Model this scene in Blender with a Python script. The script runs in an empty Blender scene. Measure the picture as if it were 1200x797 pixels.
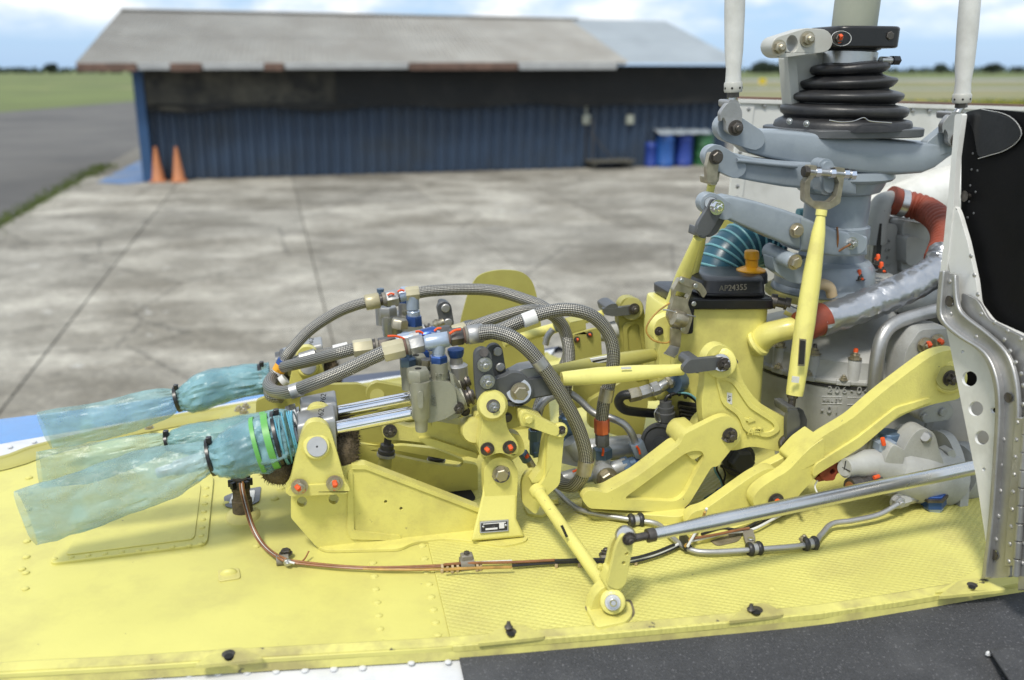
import bpy, bmesh, math, random
from mathutils import Vector, Matrix, noise
from mathutils.geometry import tessellate_polygon
random.seed(7)
S = bpy.context.scene
COL = S.collection
R = math.radians
# ------------------------------------------------------------------ camera, sky, sun, exposure
FPX, HCAM, GZ = 1100.0, 0.62, -1.88          # focal length in photo pixels, camera height over the deck, ground level
PITCH = math.atan(316 / FPX)
cam = bpy.data.cameras.new('camera')
cam.sensor_width = 36.0
cam.lens = 36.0 * FPX / 1200.0
cam.clip_start, cam.clip_end = 0.02, 20000
cam.dof.use_dof = True
cam.dof.focus_distance = 1.32
cam.dof.aperture_fstop = 3.5
co = bpy.data.objects.new('camera', cam)
COL.objects.link(co)
co.location = (0, 0, HCAM)
co.rotation_euler = (R(90) - PITCH, 0, 0)
S.camera = co
SUN_EL, SUN_AZ = R(58), R(205)               # azimuth clockwise from +Y: behind the camera, a little to its left
W = bpy.data.worlds.new('World')
S.world = W
W.use_nodes = True
nt = W.node_tree
nt.nodes.clear()
def wn(t, **k):
    n = nt.nodes.new(t)
    for a, v in k.items(): setattr(n, a, v)
    return n
def build_sky():
    L = nt.links.new
    out = wn('ShaderNodeOutputWorld'); bg = wn('ShaderNodeBackground'); bg.inputs[1].default_value = 0.073
    sky = wn('ShaderNodeTexSky', sky_type='NISHITA', sun_disc=False)
    sky.sun_elevation, sky.sun_rotation = SUN_EL, SUN_AZ
    sky.dust_density = 0.6
    tc = wn('ShaderNodeTexCoord')
    sep = wn('ShaderNodeSeparateXYZ'); L(tc.outputs['Generated'], sep.inputs[0])
    mp = wn('ShaderNodeMapping'); mp.inputs['Scale'].default_value = (5.2, 5.2, 15.0); mp.inputs['Location'].default_value = (3.15, 0.4, 2.28)
    L(tc.outputs['Generated'], mp.inputs[0])
    n1 = wn('ShaderNodeTexNoise'); n1.inputs['Scale'].default_value = 1.0; n1.inputs['Detail'].default_value = 9; n1.inputs['Roughness'].default_value = 0.58
    L(mp.outputs[0], n1.inputs['Vector'])
    cr = wn('ShaderNodeValToRGB'); cr.color_ramp.elements[0].position = 0.36; cr.color_ramp.elements[1].position = 0.56
    L(n1.outputs['Fac'], cr.inputs[0])
    lo = wn('ShaderNodeMapRange'); lo.inputs[1].default_value = 0.026; lo.inputs[2].default_value = 0.052
    L(sep.outputs['Z'], lo.inputs[0])
    mul = wn('ShaderNodeMath', operation='MULTIPLY'); L(cr.outputs[0], mul.inputs[0]); L(lo.outputs[0], mul.inputs[1])
    cc = wn('ShaderNodeValToRGB')                        # cloud body: grey-blue in the thin parts, white in the thick ones
    cc.color_ramp.elements[0].position = 0.36; cc.color_ramp.elements[0].color = (5.2, 6.0, 6.9, 1)
    cc.color_ramp.elements[1].position = 0.66; cc.color_ramp.elements[1].color = (10.4, 10.4, 10.2, 1)
    L(n1.outputs['Fac'], cc.inputs[0])
    base = wn('ShaderNodeMix', data_type='RGBA'); base.inputs['Factor'].default_value = 0.7    # hazy blue air under the clouds
    L(sky.outputs[0], base.inputs['A']); base.inputs['B'].default_value = (3.0, 5.1, 8.2, 1)
    mx = wn('ShaderNodeMix', data_type='RGBA')
    L(mul.outputs[0], mx.inputs['Factor']); L(base.outputs['Result'], mx.inputs['A']); L(cc.outputs[0], mx.inputs['B'])
    L(mx.outputs['Result'], bg.inputs[0]); L(bg.outputs[0], out.inputs[0])
build_sky()
sun = bpy.data.lights.new('sun', 'SUN')
sun.energy, sun.angle, sun.color = 2.0, R(11), (1.0, 0.95, 0.86)
so = bpy.data.objects.new('sun', sun)
COL.objects.link(so)
_sd = Vector((math.sin(SUN_AZ) * math.cos(SUN_EL), math.cos(SUN_AZ) * math.cos(SUN_EL), math.sin(SUN_EL)))
so.rotation_euler = (-_sd).to_track_quat('-Z', 'Y').to_euler()
vs = S.view_settings
vs.view_transform = 'Standard'; vs.look = 'None'; vs.gamma = 1.0; vs.use_curve_mapping = False
vs.exposure = 0.86
S.cycles.max_bounces = 6
S.cycles.transparent_max_bounces = 12
S.cycles.use_denoising = True

# ------------------------------------------------------------------ geometry of the place
YAW = R(13)                                  # the aircraft's long axis against the camera
AV = Vector((math.cos(YAW), math.sin(YAW), 0))    # aft
BV = Vector((-math.sin(YAW), math.cos(YAW), 0))   # across, away from the camera side
ZV = Vector((0, 0, 1))
CAMP = Vector((0, 0, HCAM))
_c, _s = math.cos(PITCH), math.sin(PITCH)
def ray(px, py):
    u = (px - 600) / FPX; v = (398.5 - py) / FPX
    return Vector((u, _c + _s * v, -_s + _c * v))
def PW(px, py, w):      # survey point on the lengthwise upright plane at lateral distance w
    d = ray(px, py); return CAMP + d * (w / d.dot(BV))
def PA(px, py, a):      # survey point on the crosswise upright plane at station a
    d = ray(px, py); return CAMP + d * (a / d.dot(AV))
def PZ(px, py, z=0.0):  # survey point at height z
    d = ray(px, py); return CAMP + d * ((z - HCAM) / d.z)
def G(px, py, dz=0.0): return PZ(px, py, GZ + dz)
def K(P):               # metres covered by one photo pixel at P
    return (P - CAMP).dot(Vector((0, _c, -_s))) / FPX
def AWZ(a, w, z): return AV * a + BV * w + ZV * z

# ------------------------------------------------------------------ materials
MATS = {}
ALB = 0.80                                   # paints are a little duller than they read in the bright picture
def pm(name, col, rough=0.5, metal=0.0, var=0.12, scale=25, bump=0.08, bscale=180, chip=None, chip_amt=0.30, chip_scale=60, coat=0.0, spec=0.5, rand=0.0, stain=None, stain_amt=0.42, stain_scale=9):
    if metal < 0.5:
        col = tuple(c * ALB for c in col); chip = chip and tuple(c * ALB for c in chip); stain = stain and tuple(c * ALB for c in stain)
    m = bpy.data.materials.new(name); m.use_nodes = True
    n = m.node_tree; N = n.nodes; L = n.links.new
    b = N['Principled BSDF']
    tc = N.new('ShaderNodeTexCoord')
    no = N.new('ShaderNodeTexNoise'); no.inputs['Scale'].default_value = scale; no.inputs['Detail'].default_value = 6
    L(tc.outputs['Object'], no.inputs['Vector'])
    r = N.new('ShaderNodeValToRGB')
    r.color_ramp.elements[0].position = 0.3; r.color_ramp.elements[1].position = 0.7
    r.color_ramp.elements[0].color = tuple(c * (1 - var) for c in col) + (1,)
    r.color_ramp.elements[1].color = tuple(min(1, c * (1 + var)) for c in col) + (1,)
    L(no.outputs['Fac'], r.inputs[0])
    cur = r.outputs[0]
    def layer(cur, c2, amt, sc, soft):
        k = N.new('ShaderNodeTexNoise'); k.inputs['Scale'].default_value = sc; k.inputs['Detail'].default_value = 8; k.inputs['Roughness'].default_value = 0.65
        L(tc.outputs['Object'], k.inputs['Vector'])
        q = N.new('ShaderNodeValToRGB'); q.color_ramp.elements[0].position = amt; q.color_ramp.elements[1].position = amt + soft
        q.color_ramp.elements[0].color = (1, 1, 1, 1); q.color_ramp.elements[1].color = (0, 0, 0, 1)
        L(k.outputs['Fac'], q.inputs[0])
        mx = N.new('ShaderNodeMix'); mx.data_type = 'RGBA'
        L(q.outputs[0], mx.inputs['Factor']); L(cur, mx.inputs['A']); mx.inputs['B'].default_value = tuple(c2) + (1,)
        return mx.outputs['Result']
    if stain: cur = layer(cur, stain, stain_amt - 0.12, stain_scale, 0.22)
    if chip: cur = layer(cur, chip, chip_amt, chip_scale, 0.02)
    if rand:
        oi = N.new('ShaderNodeObjectInfo'); hv = N.new('ShaderNodeHueSaturation')
        mr = N.new('ShaderNodeMapRange'); mr.inputs[3].default_value = 1 - rand; mr.inputs[4].default_value = 1 + rand
        L(oi.outputs['Random'], mr.inputs[0]); L(mr.outputs[0], hv.inputs['Value']); L(cur, hv.inputs['Color'])
        cur = hv.outputs[0]
    L(cur, b.inputs['Base Color'])
    b.inputs['Metallic'].default_value = metal
    b.inputs['Specular IOR Level'].default_value = spec
    if coat: b.inputs['Coat Weight'].default_value = coat; b.inputs['Coat Roughness'].default_value = 0.15
    rr = N.new('ShaderNodeMapRange'); rr.inputs[3].default_value = max(0.02, rough * 0.8); rr.inputs[4].default_value = min(1, rough * 1.25)
    L(no.outputs['Fac'], rr.inputs[0]); L(rr.outputs[0], b.inputs['Roughness'])
    if bump:
        bn = N.new('ShaderNodeTexNoise'); bn.inputs['Scale'].default_value = bscale; bn.inputs['Detail'].default_value = 3
        L(tc.outputs['Object'], bn.inputs['Vector'])
        bp = N.new('ShaderNodeBump'); bp.inputs['Strength'].default_value = bump; bp.inputs['Distance'].default_value = 0.002
        L(bn.outputs['Fac'], bp.inputs['Height']); L(bp.outputs[0], b.inputs['Normal'])
    MATS[name] = m
    return m
YEL = (0.76, 0.70, 0.20)
pm('yellow_paint', YEL, 0.36, var=0.06, scale=14, bump=0.20, bscale=300, chip=(0.24, 0.20, 0.10), chip_amt=0.300, chip_scale=85, stain=(0.60, 0.54, 0.17), stain_amt=0.40, stain_scale=17)
pm('deck_paint', (0.69, 0.645, 0.185), 0.5, var=0.06, scale=7, bump=0.10, bscale=120, chip=(0.16, 0.13, 0.07), chip_amt=0.285, chip_scale=55, stain=(0.58, 0.53, 0.165), stain_amt=0.43, stain_scale=8)
pm('edge_paint', (0.67, 0.625, 0.185), 0.5, var=0.10, scale=20, bump=0.15, bscale=120, chip=(0.10, 0.09, 0.06), chip_amt=0.33, chip_scale=34, stain=(0.42, 0.37, 0.14), stain_amt=0.47, stain_scale=16)
pm('bright_yellow', (0.84, 0.78, 0.23), 0.3, var=0.04, chip=(0.3, 0.25, 0.1), chip_amt=0.26, stain=(0.60, 0.53, 0.17), stain_amt=0.38)
pm('olive_yellow', (0.44, 0.41, 0.11), 0.45, var=0.10, scale=8, stain=(0.38, 0.345, 0.09))  # darker, greener yellow than yellow_paint, mostly on the far parts
pm('sealant', (0.64, 0.58, 0.20), 0.6, var=0.1, bump=0.3, bscale=90)
pm('blue_grey', (0.30, 0.345, 0.385), 0.30, var=0.05, chip=(0.55, 0.50, 0.12), chip_amt=0.268, chip_scale=26, stain=(0.22, 0.26, 0.30))
pm('silver_cast', (0.50, 0.51, 0.50), 0.36, metal=0.3, var=0.12, bump=0.2, bscale=220, stain=(0.36, 0.36, 0.34))
pm('cast_grey', (0.43, 0.435, 0.415), 0.48, var=0.08, bump=0.18, bscale=220, stain=(0.31, 0.305, 0.28), chip=(0.10, 0.09, 0.08), chip_amt=0.255)
pm('olive_cast', (0.36, 0.36, 0.28), 0.42, metal=0.25, var=0.08, bump=0.2, bscale=200, stain=(0.26, 0.25, 0.19))
pm('gunmetal', (0.125, 0.13, 0.135), 0.42, metal=0.35, var=0.15, bump=0.1, chip=(0.4, 0.4, 0.4), chip_amt=0.262)
pm('dark_steel', (0.10, 0.09, 0.08), 0.4, metal=0.7, var=0.3, scale=120)
pm('steel', (0.50, 0.50, 0.49), 0.30, metal=0.95, var=0.12, bump=0.06)
pm('polished_steel', (0.62, 0.62, 0.61), 0.27, metal=1.0, var=0.08, bump=0.04)
pm('cadmium', (0.42, 0.38, 0.29), 0.38, metal=0.85, var=0.2, scale=80)
pm('chrome', (0.78, 0.78, 0.80), 0.10, metal=1.0, var=0.04, bump=0)
pm('bare_aluminium', (0.40, 0.40, 0.395), 0.42, metal=0.75, var=0.14, scale=12, bump=0.12, stain=(0.29, 0.285, 0.27))
pm('rubber', (0.018, 0.018, 0.020), 0.42, var=0.25, bump=0.15, stain=(0.042, 0.041, 0.039), stain_amt=0.48, stain_scale=14)
pm('black_paint', (0.012, 0.012, 0.013), 0.33, var=0.2, chip=(0.40, 0.40, 0.37), chip_amt=0.295, chip_scale=36)
pm('black_panel_paint', (0.004, 0.004, 0.0045), 0.6, var=0.3, spec=0.15, chip=(0.35, 0.35, 0.33), chip_amt=0.225, chip_scale=30)
pm('blue_anodized', (0.035, 0.085, 0.27), 0.30, metal=0.55, var=0.15)
pm('dull_blue', (0.10, 0.155, 0.23), 0.38, metal=0.5, var=0.2)
pm('pale_blue_metal', (0.42, 0.50, 0.62), 0.34, metal=0.45, var=0.12)
pm('red_anodized', (0.50, 0.12, 0.05), 0.35, metal=0.5, var=0.12)
pm('torque_mark', (0.85, 0.10, 0.012), 0.5, var=0.15, bump=0.3)
pm('ivory', (0.56, 0.51, 0.34), 0.36, metal=0.2, var=0.08, stain=(0.42, 0.37, 0.22))
pm('red_silicone', (0.27, 0.052, 0.024), 0.6, var=0.22, scale=50, bump=0.3, bscale=150)
pm('foil_tape', (0.40, 0.41, 0.43), 0.30, metal=0.85, var=0.12, bump=0.9, bscale=48)
pm('white_paint', (0.74, 0.745, 0.715), 0.38, var=0.04, chip=(0.35, 0.33, 0.2), chip_amt=0.262, chip_scale=22, stain=(0.55, 0.55, 0.51))
pm('pale_link_paint', (0.53, 0.53, 0.485), 0.34, var=0.05, chip=(0.3, 0.3, 0.27), chip_amt=0.268)
pm('mast_paint', (0.37, 0.39, 0.31), 0.36, var=0.05)
pm('skin_white', (0.70, 0.71, 0.72), 0.3, var=0.04, stain=(0.55, 0.56, 0.57))
pm('skin_blue', (0.045, 0.25, 0.62), 0.25, var=0.08, coat=0.4)
pm('skin_navy', (0.025, 0.04, 0.09), 0.3, var=0.1)
pm('walkway_grit', (0.048, 0.050, 0.055), 0.85, var=0.35, scale=420, bump=1.0, bscale=520, chip=(0.16, 0.16, 0.17), chip_amt=0.375, chip_scale=360, stain=(0.085, 0.087, 0.092), stain_scale=7)
pm('orange_cap', (0.78, 0.37, 0.012), 0.3, var=0.08, chip=(0.3, 0.3, 0.28), chip_amt=0.26)
pm('blue_hose', (0.012, 0.075, 0.115), 0.35, var=0.2)
pm('teal_rib', (0.16, 0.38, 0.42), 0.4, var=0.1)
pm('felt', (0.115, 0.085, 0.048), 0.95, var=0.35, scale=140, bump=1.0, bscale=420)
pm('copper_wire', (0.26, 0.11, 0.04), 0.35, var=0.3, scale=60)
pm('white_wire', (0.75, 0.75, 0.73), 0.4, var=0.05)
pm('black_wire', (0.015, 0.015, 0.015), 0.4, var=0.2)
pm('amber_wire', (0.45, 0.26, 0.06), 0.35, var=0.3, scale=60)
pm('clamp_grey', (0.22, 0.20, 0.16), 0.5, var=0.1)
pm('tan_plastic', (0.50, 0.38, 0.22), 0.5, var=0.1)
pm('tape_grey', (0.19, 0.20, 0.22), 0.5, var=0.15)
pm('label_white', (0.74, 0.74, 0.72), 0.5, var=0.04, bump=0)
pm('ink', (0.02, 0.02, 0.02), 0.6, var=0.05, bump=0)
pm('connector_grey', (0.075, 0.078, 0.08), 0.55, var=0.15)
pm('dull_green', (0.05, 0.12, 0.09), 0.5)
pm('green_tape', (0.13, 0.42, 0.09), 0.45, var=0.1)
pm('hole_dark', (0.010, 0.010, 0.009), 0.9, var=0.2, bump=0)
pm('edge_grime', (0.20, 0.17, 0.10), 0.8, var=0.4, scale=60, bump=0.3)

def braid():
    m = bpy.data.materials.new('steel_braid'); m.use_nodes = True
    n = m.node_tree; N = n.nodes; L = n.links.new; b = N['Principled BSDF']
    uv = N.new('ShaderNodeTexCoord'); sp = N.new('ShaderNodeSeparateXYZ'); L(uv.outputs['UV'], sp.inputs[0])
    def M(op, a, bb=None, c=None):
        q = N.new('ShaderNodeMath'); q.operation = op
        for i, v in enumerate((a, bb, c)):
            if v is None: continue
            if isinstance(v, (int, float)): q.inputs[i].default_value = v
            else: L(v, q.inputs[i])
        return q.outputs[0]
    u = M('MULTIPLY', sp.outputs[0], 2 * math.pi); v = M('MULTIPLY', sp.outputs[1], 2 * math.pi * 10)
    s1 = M('SINE', M('ADD', u, v)); s2 = M('SINE', M('SUBTRACT', u, v))
    h = M('MULTIPLY', s1, s2)
    f = M('MULTIPLY_ADD', h, 0.5, 0.5)
    r = N.new('ShaderNodeValToRGB'); r.color_ramp.elements[0].color = (0.035, 0.033, 0.030, 1); r.color_ramp.elements[1].color = (0.46, 0.445, 0.40, 1)
    r.color_ramp.elements[0].position = 0.25; r.color_ramp.elements[1].position = 0.85
    L(f, r.inputs[0]); L(r.outputs[0], b.inputs['Base Color'])
    b.inputs['Metallic'].default_value = 0.7; b.inputs['Roughness'].default_value = 0.36
    bp = N.new('ShaderNodeBump'); bp.inputs['Strength'].default_value = 0.7; bp.inputs['Distance'].default_value = 0.0012
    L(f, bp.inputs['Height']); L(bp.outputs[0], b.inputs['Normal'])
    MATS['steel_braid'] = m
braid()
def nonslip():
    m = MATS['deck_paint'].copy(); m.name = 'nonslip_deck_paint'
    n = m.node_tree; N = n.nodes; L = n.links.new; b = N['Principled BSDF']
    tc = N.new('ShaderNodeTexCoord')
    mp = N.new('ShaderNodeMapping'); mp.inputs['Rotation'].default_value = (0, 0, -YAW - R(4)); L(tc.outputs['Object'], mp.inputs[0])
    sp = N.new('ShaderNodeSeparateXYZ'); L(mp.outputs[0], sp.inputs[0])
    def M(op, a, bb=None):
        q = N.new('ShaderNodeMath'); q.operation = op
        for i, v in enumerate((a, bb)):
            if v is None: continue
            if isinstance(v, (int, float)): q.inputs[i].default_value = v
            else: L(v, q.inputs[i])
        return q.outputs[0]
    x = M('MULTIPLY', sp.outputs[0], 2 * math.pi / 0.0125); y = M('MULTIPLY', sp.outputs[1], 2 * math.pi / 0.0086)
    h = M('MULTIPLY', M('SINE', M('MULTIPLY', M('ADD', x, y), 0.5)), M('SINE', M('MULTIPLY', M('SUBTRACT', x, y), 0.5)))
    k = M('ABSOLUTE', h)
    nz = N.new('ShaderNodeTexNoise'); nz.inputs['Scale'].default_value = 14; L(tc.outputs['Object'], nz.inputs['Vector'])
    kk = M('MULTIPLY', k, nz.outputs['Fac'])
    bp = N.new('ShaderNodeBump'); bp.inputs['Strength'].default_value = 0.8; bp.inputs['Distance'].default_value = 0.0017
    L(kk, bp.inputs['Height'])
    old = b.inputs['Normal'].links[0].from_socket
    L(old, bp.inputs['Normal']); L(bp.outputs[0], b.inputs['Normal'])
    MATS['nonslip_deck_paint'] = m
nonslip()
def film(name, col, alpha, rough=0.33):
    m = bpy.data.materials.new(name); m.use_nodes = True
    n = m.node_tree; N = n.nodes; L = n.links.new; b = N['Principled BSDF']
    tc = N.new('ShaderNodeTexCoord'); no = N.new('ShaderNodeTexNoise'); no.inputs['Scale'].default_value = 22; no.inputs['Detail'].default_value = 6
    L(tc.outputs['Object'], no.inputs['Vector'])
    r = N.new('ShaderNodeValToRGB'); r.color_ramp.elements[0].position = 0.32; r.color_ramp.elements[1].position = 0.68
    r.color_ramp.elements[0].color = tuple(c * 0.75 for c in col) + (1,); r.color_ramp.elements[1].color = tuple(min(1, c * 1.2) for c in col) + (1,)
    L(no.outputs['Fac'], r.inputs[0]); L(r.outputs[0], b.inputs['Base Color'])
    mr = N.new('ShaderNodeMapRange'); mr.inputs[1].default_value = 0.3; mr.inputs[2].default_value = 0.7; mr.inputs[3].default_value = alpha - 0.13; mr.inputs[4].default_value = alpha + 0.13
    L(no.outputs['Fac'], mr.inputs[0]); L(mr.outputs[0], b.inputs['Alpha'])
    b.inputs['Roughness'].default_value = rough; b.inputs['Specular IOR Level'].default_value = 0.4
    vo = N.new('ShaderNodeTexVoronoi'); vo.feature = 'DISTANCE_TO_EDGE'; vo.inputs['Scale'].default_value = 20
    mp = N.new('ShaderNodeMapping'); mp.inputs['Scale'].default_value = (0.35, 1, 1); L(tc.outputs['Object'], mp.inputs[0])
    ad = N.new('ShaderNodeMix'); ad.data_type = 'VECTOR'; ad.inputs['Factor'].default_value = 0.06
    L(mp.outputs[0], ad.inputs['A']); L(no.outputs['Color'], ad.inputs['B']); L(ad.outputs['Result'], vo.inputs['Vector'])
    bp = N.new('ShaderNodeBump'); bp.inputs['Strength'].default_value = 0.7; bp.inputs['Distance'].default_value = 0.005
    L(vo.outputs['Distance'], bp.inputs['Height']); L(bp.outputs[0], b.inputs['Normal'])
    MATS[name] = m
film('blue_film', (0.22, 0.36, 0.375), 0.50)
film('blue_film_tight', (0.12, 0.38, 0.50), 0.70)
film('green_film', (0.25, 0.37, 0.31), 0.46)

# ------------------------------------------------------------------ object helpers
ORG = {}
def tag(o, label=None, cat=None, group=None, kind=None):
    for k, v in (('label', label), ('category', cat), ('group', group), ('kind', kind)):
        if v: o[k] = v
    return o
def thing(name, label, cat, at, group=None):
    o = bpy.data.objects.new(name, None); COL.objects.link(o)
    o.empty_display_size = 0.02
    o.location = at; ORG[o.name] = Vector(at)
    return tag(o, label, cat, group)
class MB:
    def __init__(s): s.v = []; s.f = []; s.uv = {}
    def add(s, vs, fs, uvs=None):
        k = len(s.v); s.v += [Vector(x) for x in vs]
        for i, f in enumerate(fs):
            s.f.append([k + j for j in f])
            if uvs: s.uv[len(s.f) - 1] = uvs[i]
        return s
def emit(name, mb, mat, par=None, bevel=0.0, angle=38, recalc=True, segs=2, flat=False):
    org = ORG.get(par.name, Vector()) if par else Vector()
    me = bpy.data.meshes.new(name)
    me.from_pydata([tuple(p - org) for p in mb.v], [], mb.f)
    if mb.uv:
        ul = me.uv_layers.new(name='UVMap')
        for pi, p in enumerate(me.polygons):
            if pi in mb.uv:
                for li, c in zip(p.loop_indices, mb.uv[pi]): ul.data[li].uv = c
    if recalc:
        bm = bmesh.new(); bm.from_mesh(me)
        bmesh.ops.remove_doubles(bm, verts=bm.verts, dist=1e-6)
        bmesh.ops.recalc_face_normals(bm, faces=bm.faces); bm.to_mesh(me); bm.free()
    if not flat:
        me.polygons.foreach_set('use_smooth', [True] * len(me.polygons))
        me.set_sharp_from_angle(angle=R(angle))
    me.materials.append(MATS[mat])
    o = bpy.data.objects.new(name, me); COL.objects.link(o)
    if par: o.parent = par; ORG[o.name] = org
    if bevel:
        md = o.modifiers.new('bevel', 'BEVEL'); md.width = bevel; md.segments = segs; md.limit_method = 'ANGLE'; md.angle_limit = R(35)
    return o
def rp(pts, r=6, n=4):                       # round the corners of an outline
    out = []
    m = len(pts)
    for i, p in enumerate(pts):
        rr = p[2] if len(p) > 2 else r
        P = Vector(p[:2]); A = Vector(pts[i - 1][:2]) - P; B = Vector(pts[(i + 1) % m][:2]) - P
        if rr <= 0 or A.length < 1e-6 or B.length < 1e-6: out.append(tuple(P)); continue
        d1 = min(rr, A.length * 0.48); d2 = min(rr, B.length * 0.48)
        a, b = P + A.normalized() * d1, P + B.normalized() * d2
        for k in range(n + 1):
            t = k / n; q = a * (1 - t) ** 2 + P * 2 * t * (1 - t) + b * t * t
            out.append((q.x, q.y))
    return out
def circ(x, y, r, n=16, ry=None): return [(x + r * math.cos(2 * math.pi * i / n), y + (ry or r) * math.sin(2 * math.pi * i / n)) for i in range(n)]
def hull(cs, n=20):                          # outline round a set of circles
    P = sorted({(round(x, 4), round(y, 4)) for c in cs for (x, y) in circ(c[0], c[1], c[2], n)})
    def half(Q):
        h = []
        for p in Q:
            while len(h) > 1 and (h[-1][0] - h[-2][0]) * (p[1] - h[-2][1]) - (h[-1][1] - h[-2][1]) * (p[0] - h[-2][0]) <= 0: h.pop()
            h.append(p)
        return h
    a, b = half(P), half(P[::-1])
    return a[:-1] + b[:-1]
def prism_mb(out, proj, ext, holes=(), mb=None):
    mb = mb or MB()
    loops = [out] + [h if isinstance(h, list) else circ(*h) for h in holes]
    flat = [p for l in loops for p in l]
    tris = tessellate_polygon([[Vector((x, y, 0)) for x, y in l] for l in loops])
    v3 = [proj(x, y) for x, y in flat]; n = len(v3)
    e = ext if callable(ext) else (lambda p: p + ext)
    fs = [list(t) for t in tris] + [[i + n for i in reversed(t)] for t in tris]
    k = 0
    for l in loops:
        for i in range(len(l)):
            j = (i + 1) % len(l); fs.append([k + i, k + j, k + j + n, k + i + n])
        k += len(l)
    mb.add(v3 + [e(p) for p in v3], fs)
    return mb
def plate(name, out, w, t, mat, par, holes=(), bevel=0.0015, plane='w', segs=2):
    wf = w if callable(w) else (lambda x, y: w)
    pr = {'w': PW, 'a': PA, 'z': PZ}[plane]; ex = {'w': BV, 'a': AV, 'z': -ZV}[plane] * t
    return emit(name, prism_mb(out, lambda x, y: pr(x, y, wf(x, y)), ex, holes), mat, par, bevel, segs=segs)
def frame_of(d):
    d = d.normalized(); u = d.orthogonal().normalized()
    if abs(d.z) < 0.95: u = d.cross(ZV).normalized()
    return u, d.cross(u).normalized()
def lathe_mb(p0, p1, prof, n=24, mb=None, caps=True, sy=1.0):
    mb = mb or MB(); d = p1 - p0; u, v = frame_of(d)
    vs, fs = [], []
    for t, r in prof:
        c = p0 + d * t
        for i in range(n):
            an = 2 * math.pi * i / n; vs.append(c + u * (r * math.cos(an)) + v * (r * sy * math.sin(an)))
    for k in range(len(prof) - 1):
        for i in range(n):
            j = (i + 1) % n; fs.append([k * n + i, k * n + j, (k + 1) * n + j, (k + 1) * n + i])
    if caps:
        fs.append(list(range(n))[::-1]); fs.append([(len(prof) - 1) * n + i for i in range(n)])
    mb.add(vs, fs); return mb
def lathe(name, p0, p1, prof, mat, par, n=24, bevel=0.0, angle=38): return emit(name, lathe_mb(p0, p1, prof, n), mat, par, bevel, angle)
def cyl(name, p0, p1, r, mat, par, r2=None, n=18, bevel=0.0): return lathe(name, p0, p1, [(0, r), (1, r if r2 is None else r2)], mat, par, n, bevel)
def spline(pts, n=8):                        # Catmull-Rom through tuples of any length
    P = [Vector(p) if not isinstance(p, Vector) else p for p in pts]
    if len(P) < 3: return [P[0].lerp(P[1], i / n) for i in range(n + 1)]
    out = []
    for i in range(len(P) - 1):
        a = P[i - 1] if i else P[0] * 2 - P[1]; b, c = P[i], P[i + 1]
        d = P[i + 2] if i + 2 < len(P) else P[-1] * 2 - P[-2]
        for k in range(n):
            t = k / n
            out.append(0.5 * ((2 * b) + (c - a) * t + (2 * a - 5 * b + 4 * c - d) * t * t + (3 * b - a - 3 * c + d) * t ** 3))
    out.append(P[-1]); return out
def tube_mb(path, rad, n=12, mb=None, caps=True, wob=None, turns=1.0):
    mb = mb or MB()
    rf = rad if callable(rad) else (lambda s, i: rad)
    L = [0.0]
    for i in range(1, len(path)): L.append(L[-1] + (path[i] - path[i - 1]).length)
    t0 = (path[1] - path[0]).normalized(); u, v = frame_of(t0)
    vs, fs, uvs = [], [], []
    prev = t0
    for i, p in enumerate(path):
        t = (path[min(i + 1, len(path) - 1)] - path[max(i - 1, 0)]).normalized()
        q = prev.rotation_difference(t); u = q @ u; u = (u - t * u.dot(t)).normalized(); v = t.cross(u); prev = t
        r = rf(L[i] / L[-1], i)
        for j in range(n):
            an = 2 * math.pi * j / n; rr = r * (wob(i, j) if wob else 1)
            vs.append(p + u * (rr * math.cos(an)) + v * (rr * math.sin(an)))
    r0 = rf(0.5, len(path) // 2)
    for i in range(len(path) - 1):
        for j in range(n):
            k = (j + 1) % n; fs.append([i * n + j, i * n + k, (i + 1) * n + k, (i + 1) * n + j])
            ua, ub = L[i] / (r0 * 0.50), L[i + 1] / (r0 * 0.50)
            uvs.append([(ua, j / n), (ua, (j + 1) / n), (ub, (j + 1) / n), (ub, j / n)])
    if caps:
        fs += [list(range(n))[::-1], [(len(path) - 1) * n + j for j in range(n)]]; uvs += [[(0, 0)] * n, [(0, 0)] * n]
    mb.add(vs, fs, uvs); return mb
def pts(P): return [PW(*p[:3]) for p in P]
def tube(name, P, rpx, mat, par, n=12, sub=8, wob=None, straight=False):
    V = [p if isinstance(p, Vector) else PW(*p[:3]) for p in P]
    path = spline(V, sub) if not straight else V
    r = rpx * K(V[len(V) // 2])
    return emit(name, tube_mb(path, r, n, wob=wob), mat, par, recalc=False)
def bar(name, p0, p1, mat, par, prof, n=18):    # turned bar, radii in photo pixels at p0
    k = K(p0.lerp(p1, 0.5)); return lathe(name, p0, p1, [(t, r * k) for t, r in prof], mat, par, n)
def box_mb(c, ax, hs, mb=None):
    mb = mb or MB(); vs = []
    for i in (-1, 1):
        for j in (-1, 1):
            for k in (-1, 1): vs.append(c + ax[0] * (i * hs[0]) + ax[1] * (j * hs[1]) + ax[2] * (k * hs[2]))
    mb.add(vs, [[0, 1, 3, 2], [4, 6, 7, 5], [0, 4, 5, 1], [2, 3, 7, 6], [0, 2, 6, 4], [1, 5, 7, 3]]); return mb
ABZ = (AV, BV, ZV)
def box(name, c, hs, mat, par, ax=ABZ, bevel=0.001): return emit(name, box_mb(c, ax, hs), mat, par, bevel)
def loft_mb(rings, mb=None, caps=True):
    mb = mb or MB(); n = len(rings[0]); fs = []
    for k in range(len(rings) - 1):
        for i in range(n):
            j = (i + 1) % n; fs.append([k * n + i, k * n + j, (k + 1) * n + j, (k + 1) * n + i])
    if caps: fs += [list(range(n))[::-1], [(len(rings) - 1) * n + i for i in range(n)]]
    mb.add([p for r in rings for p in r], fs); return mb
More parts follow.
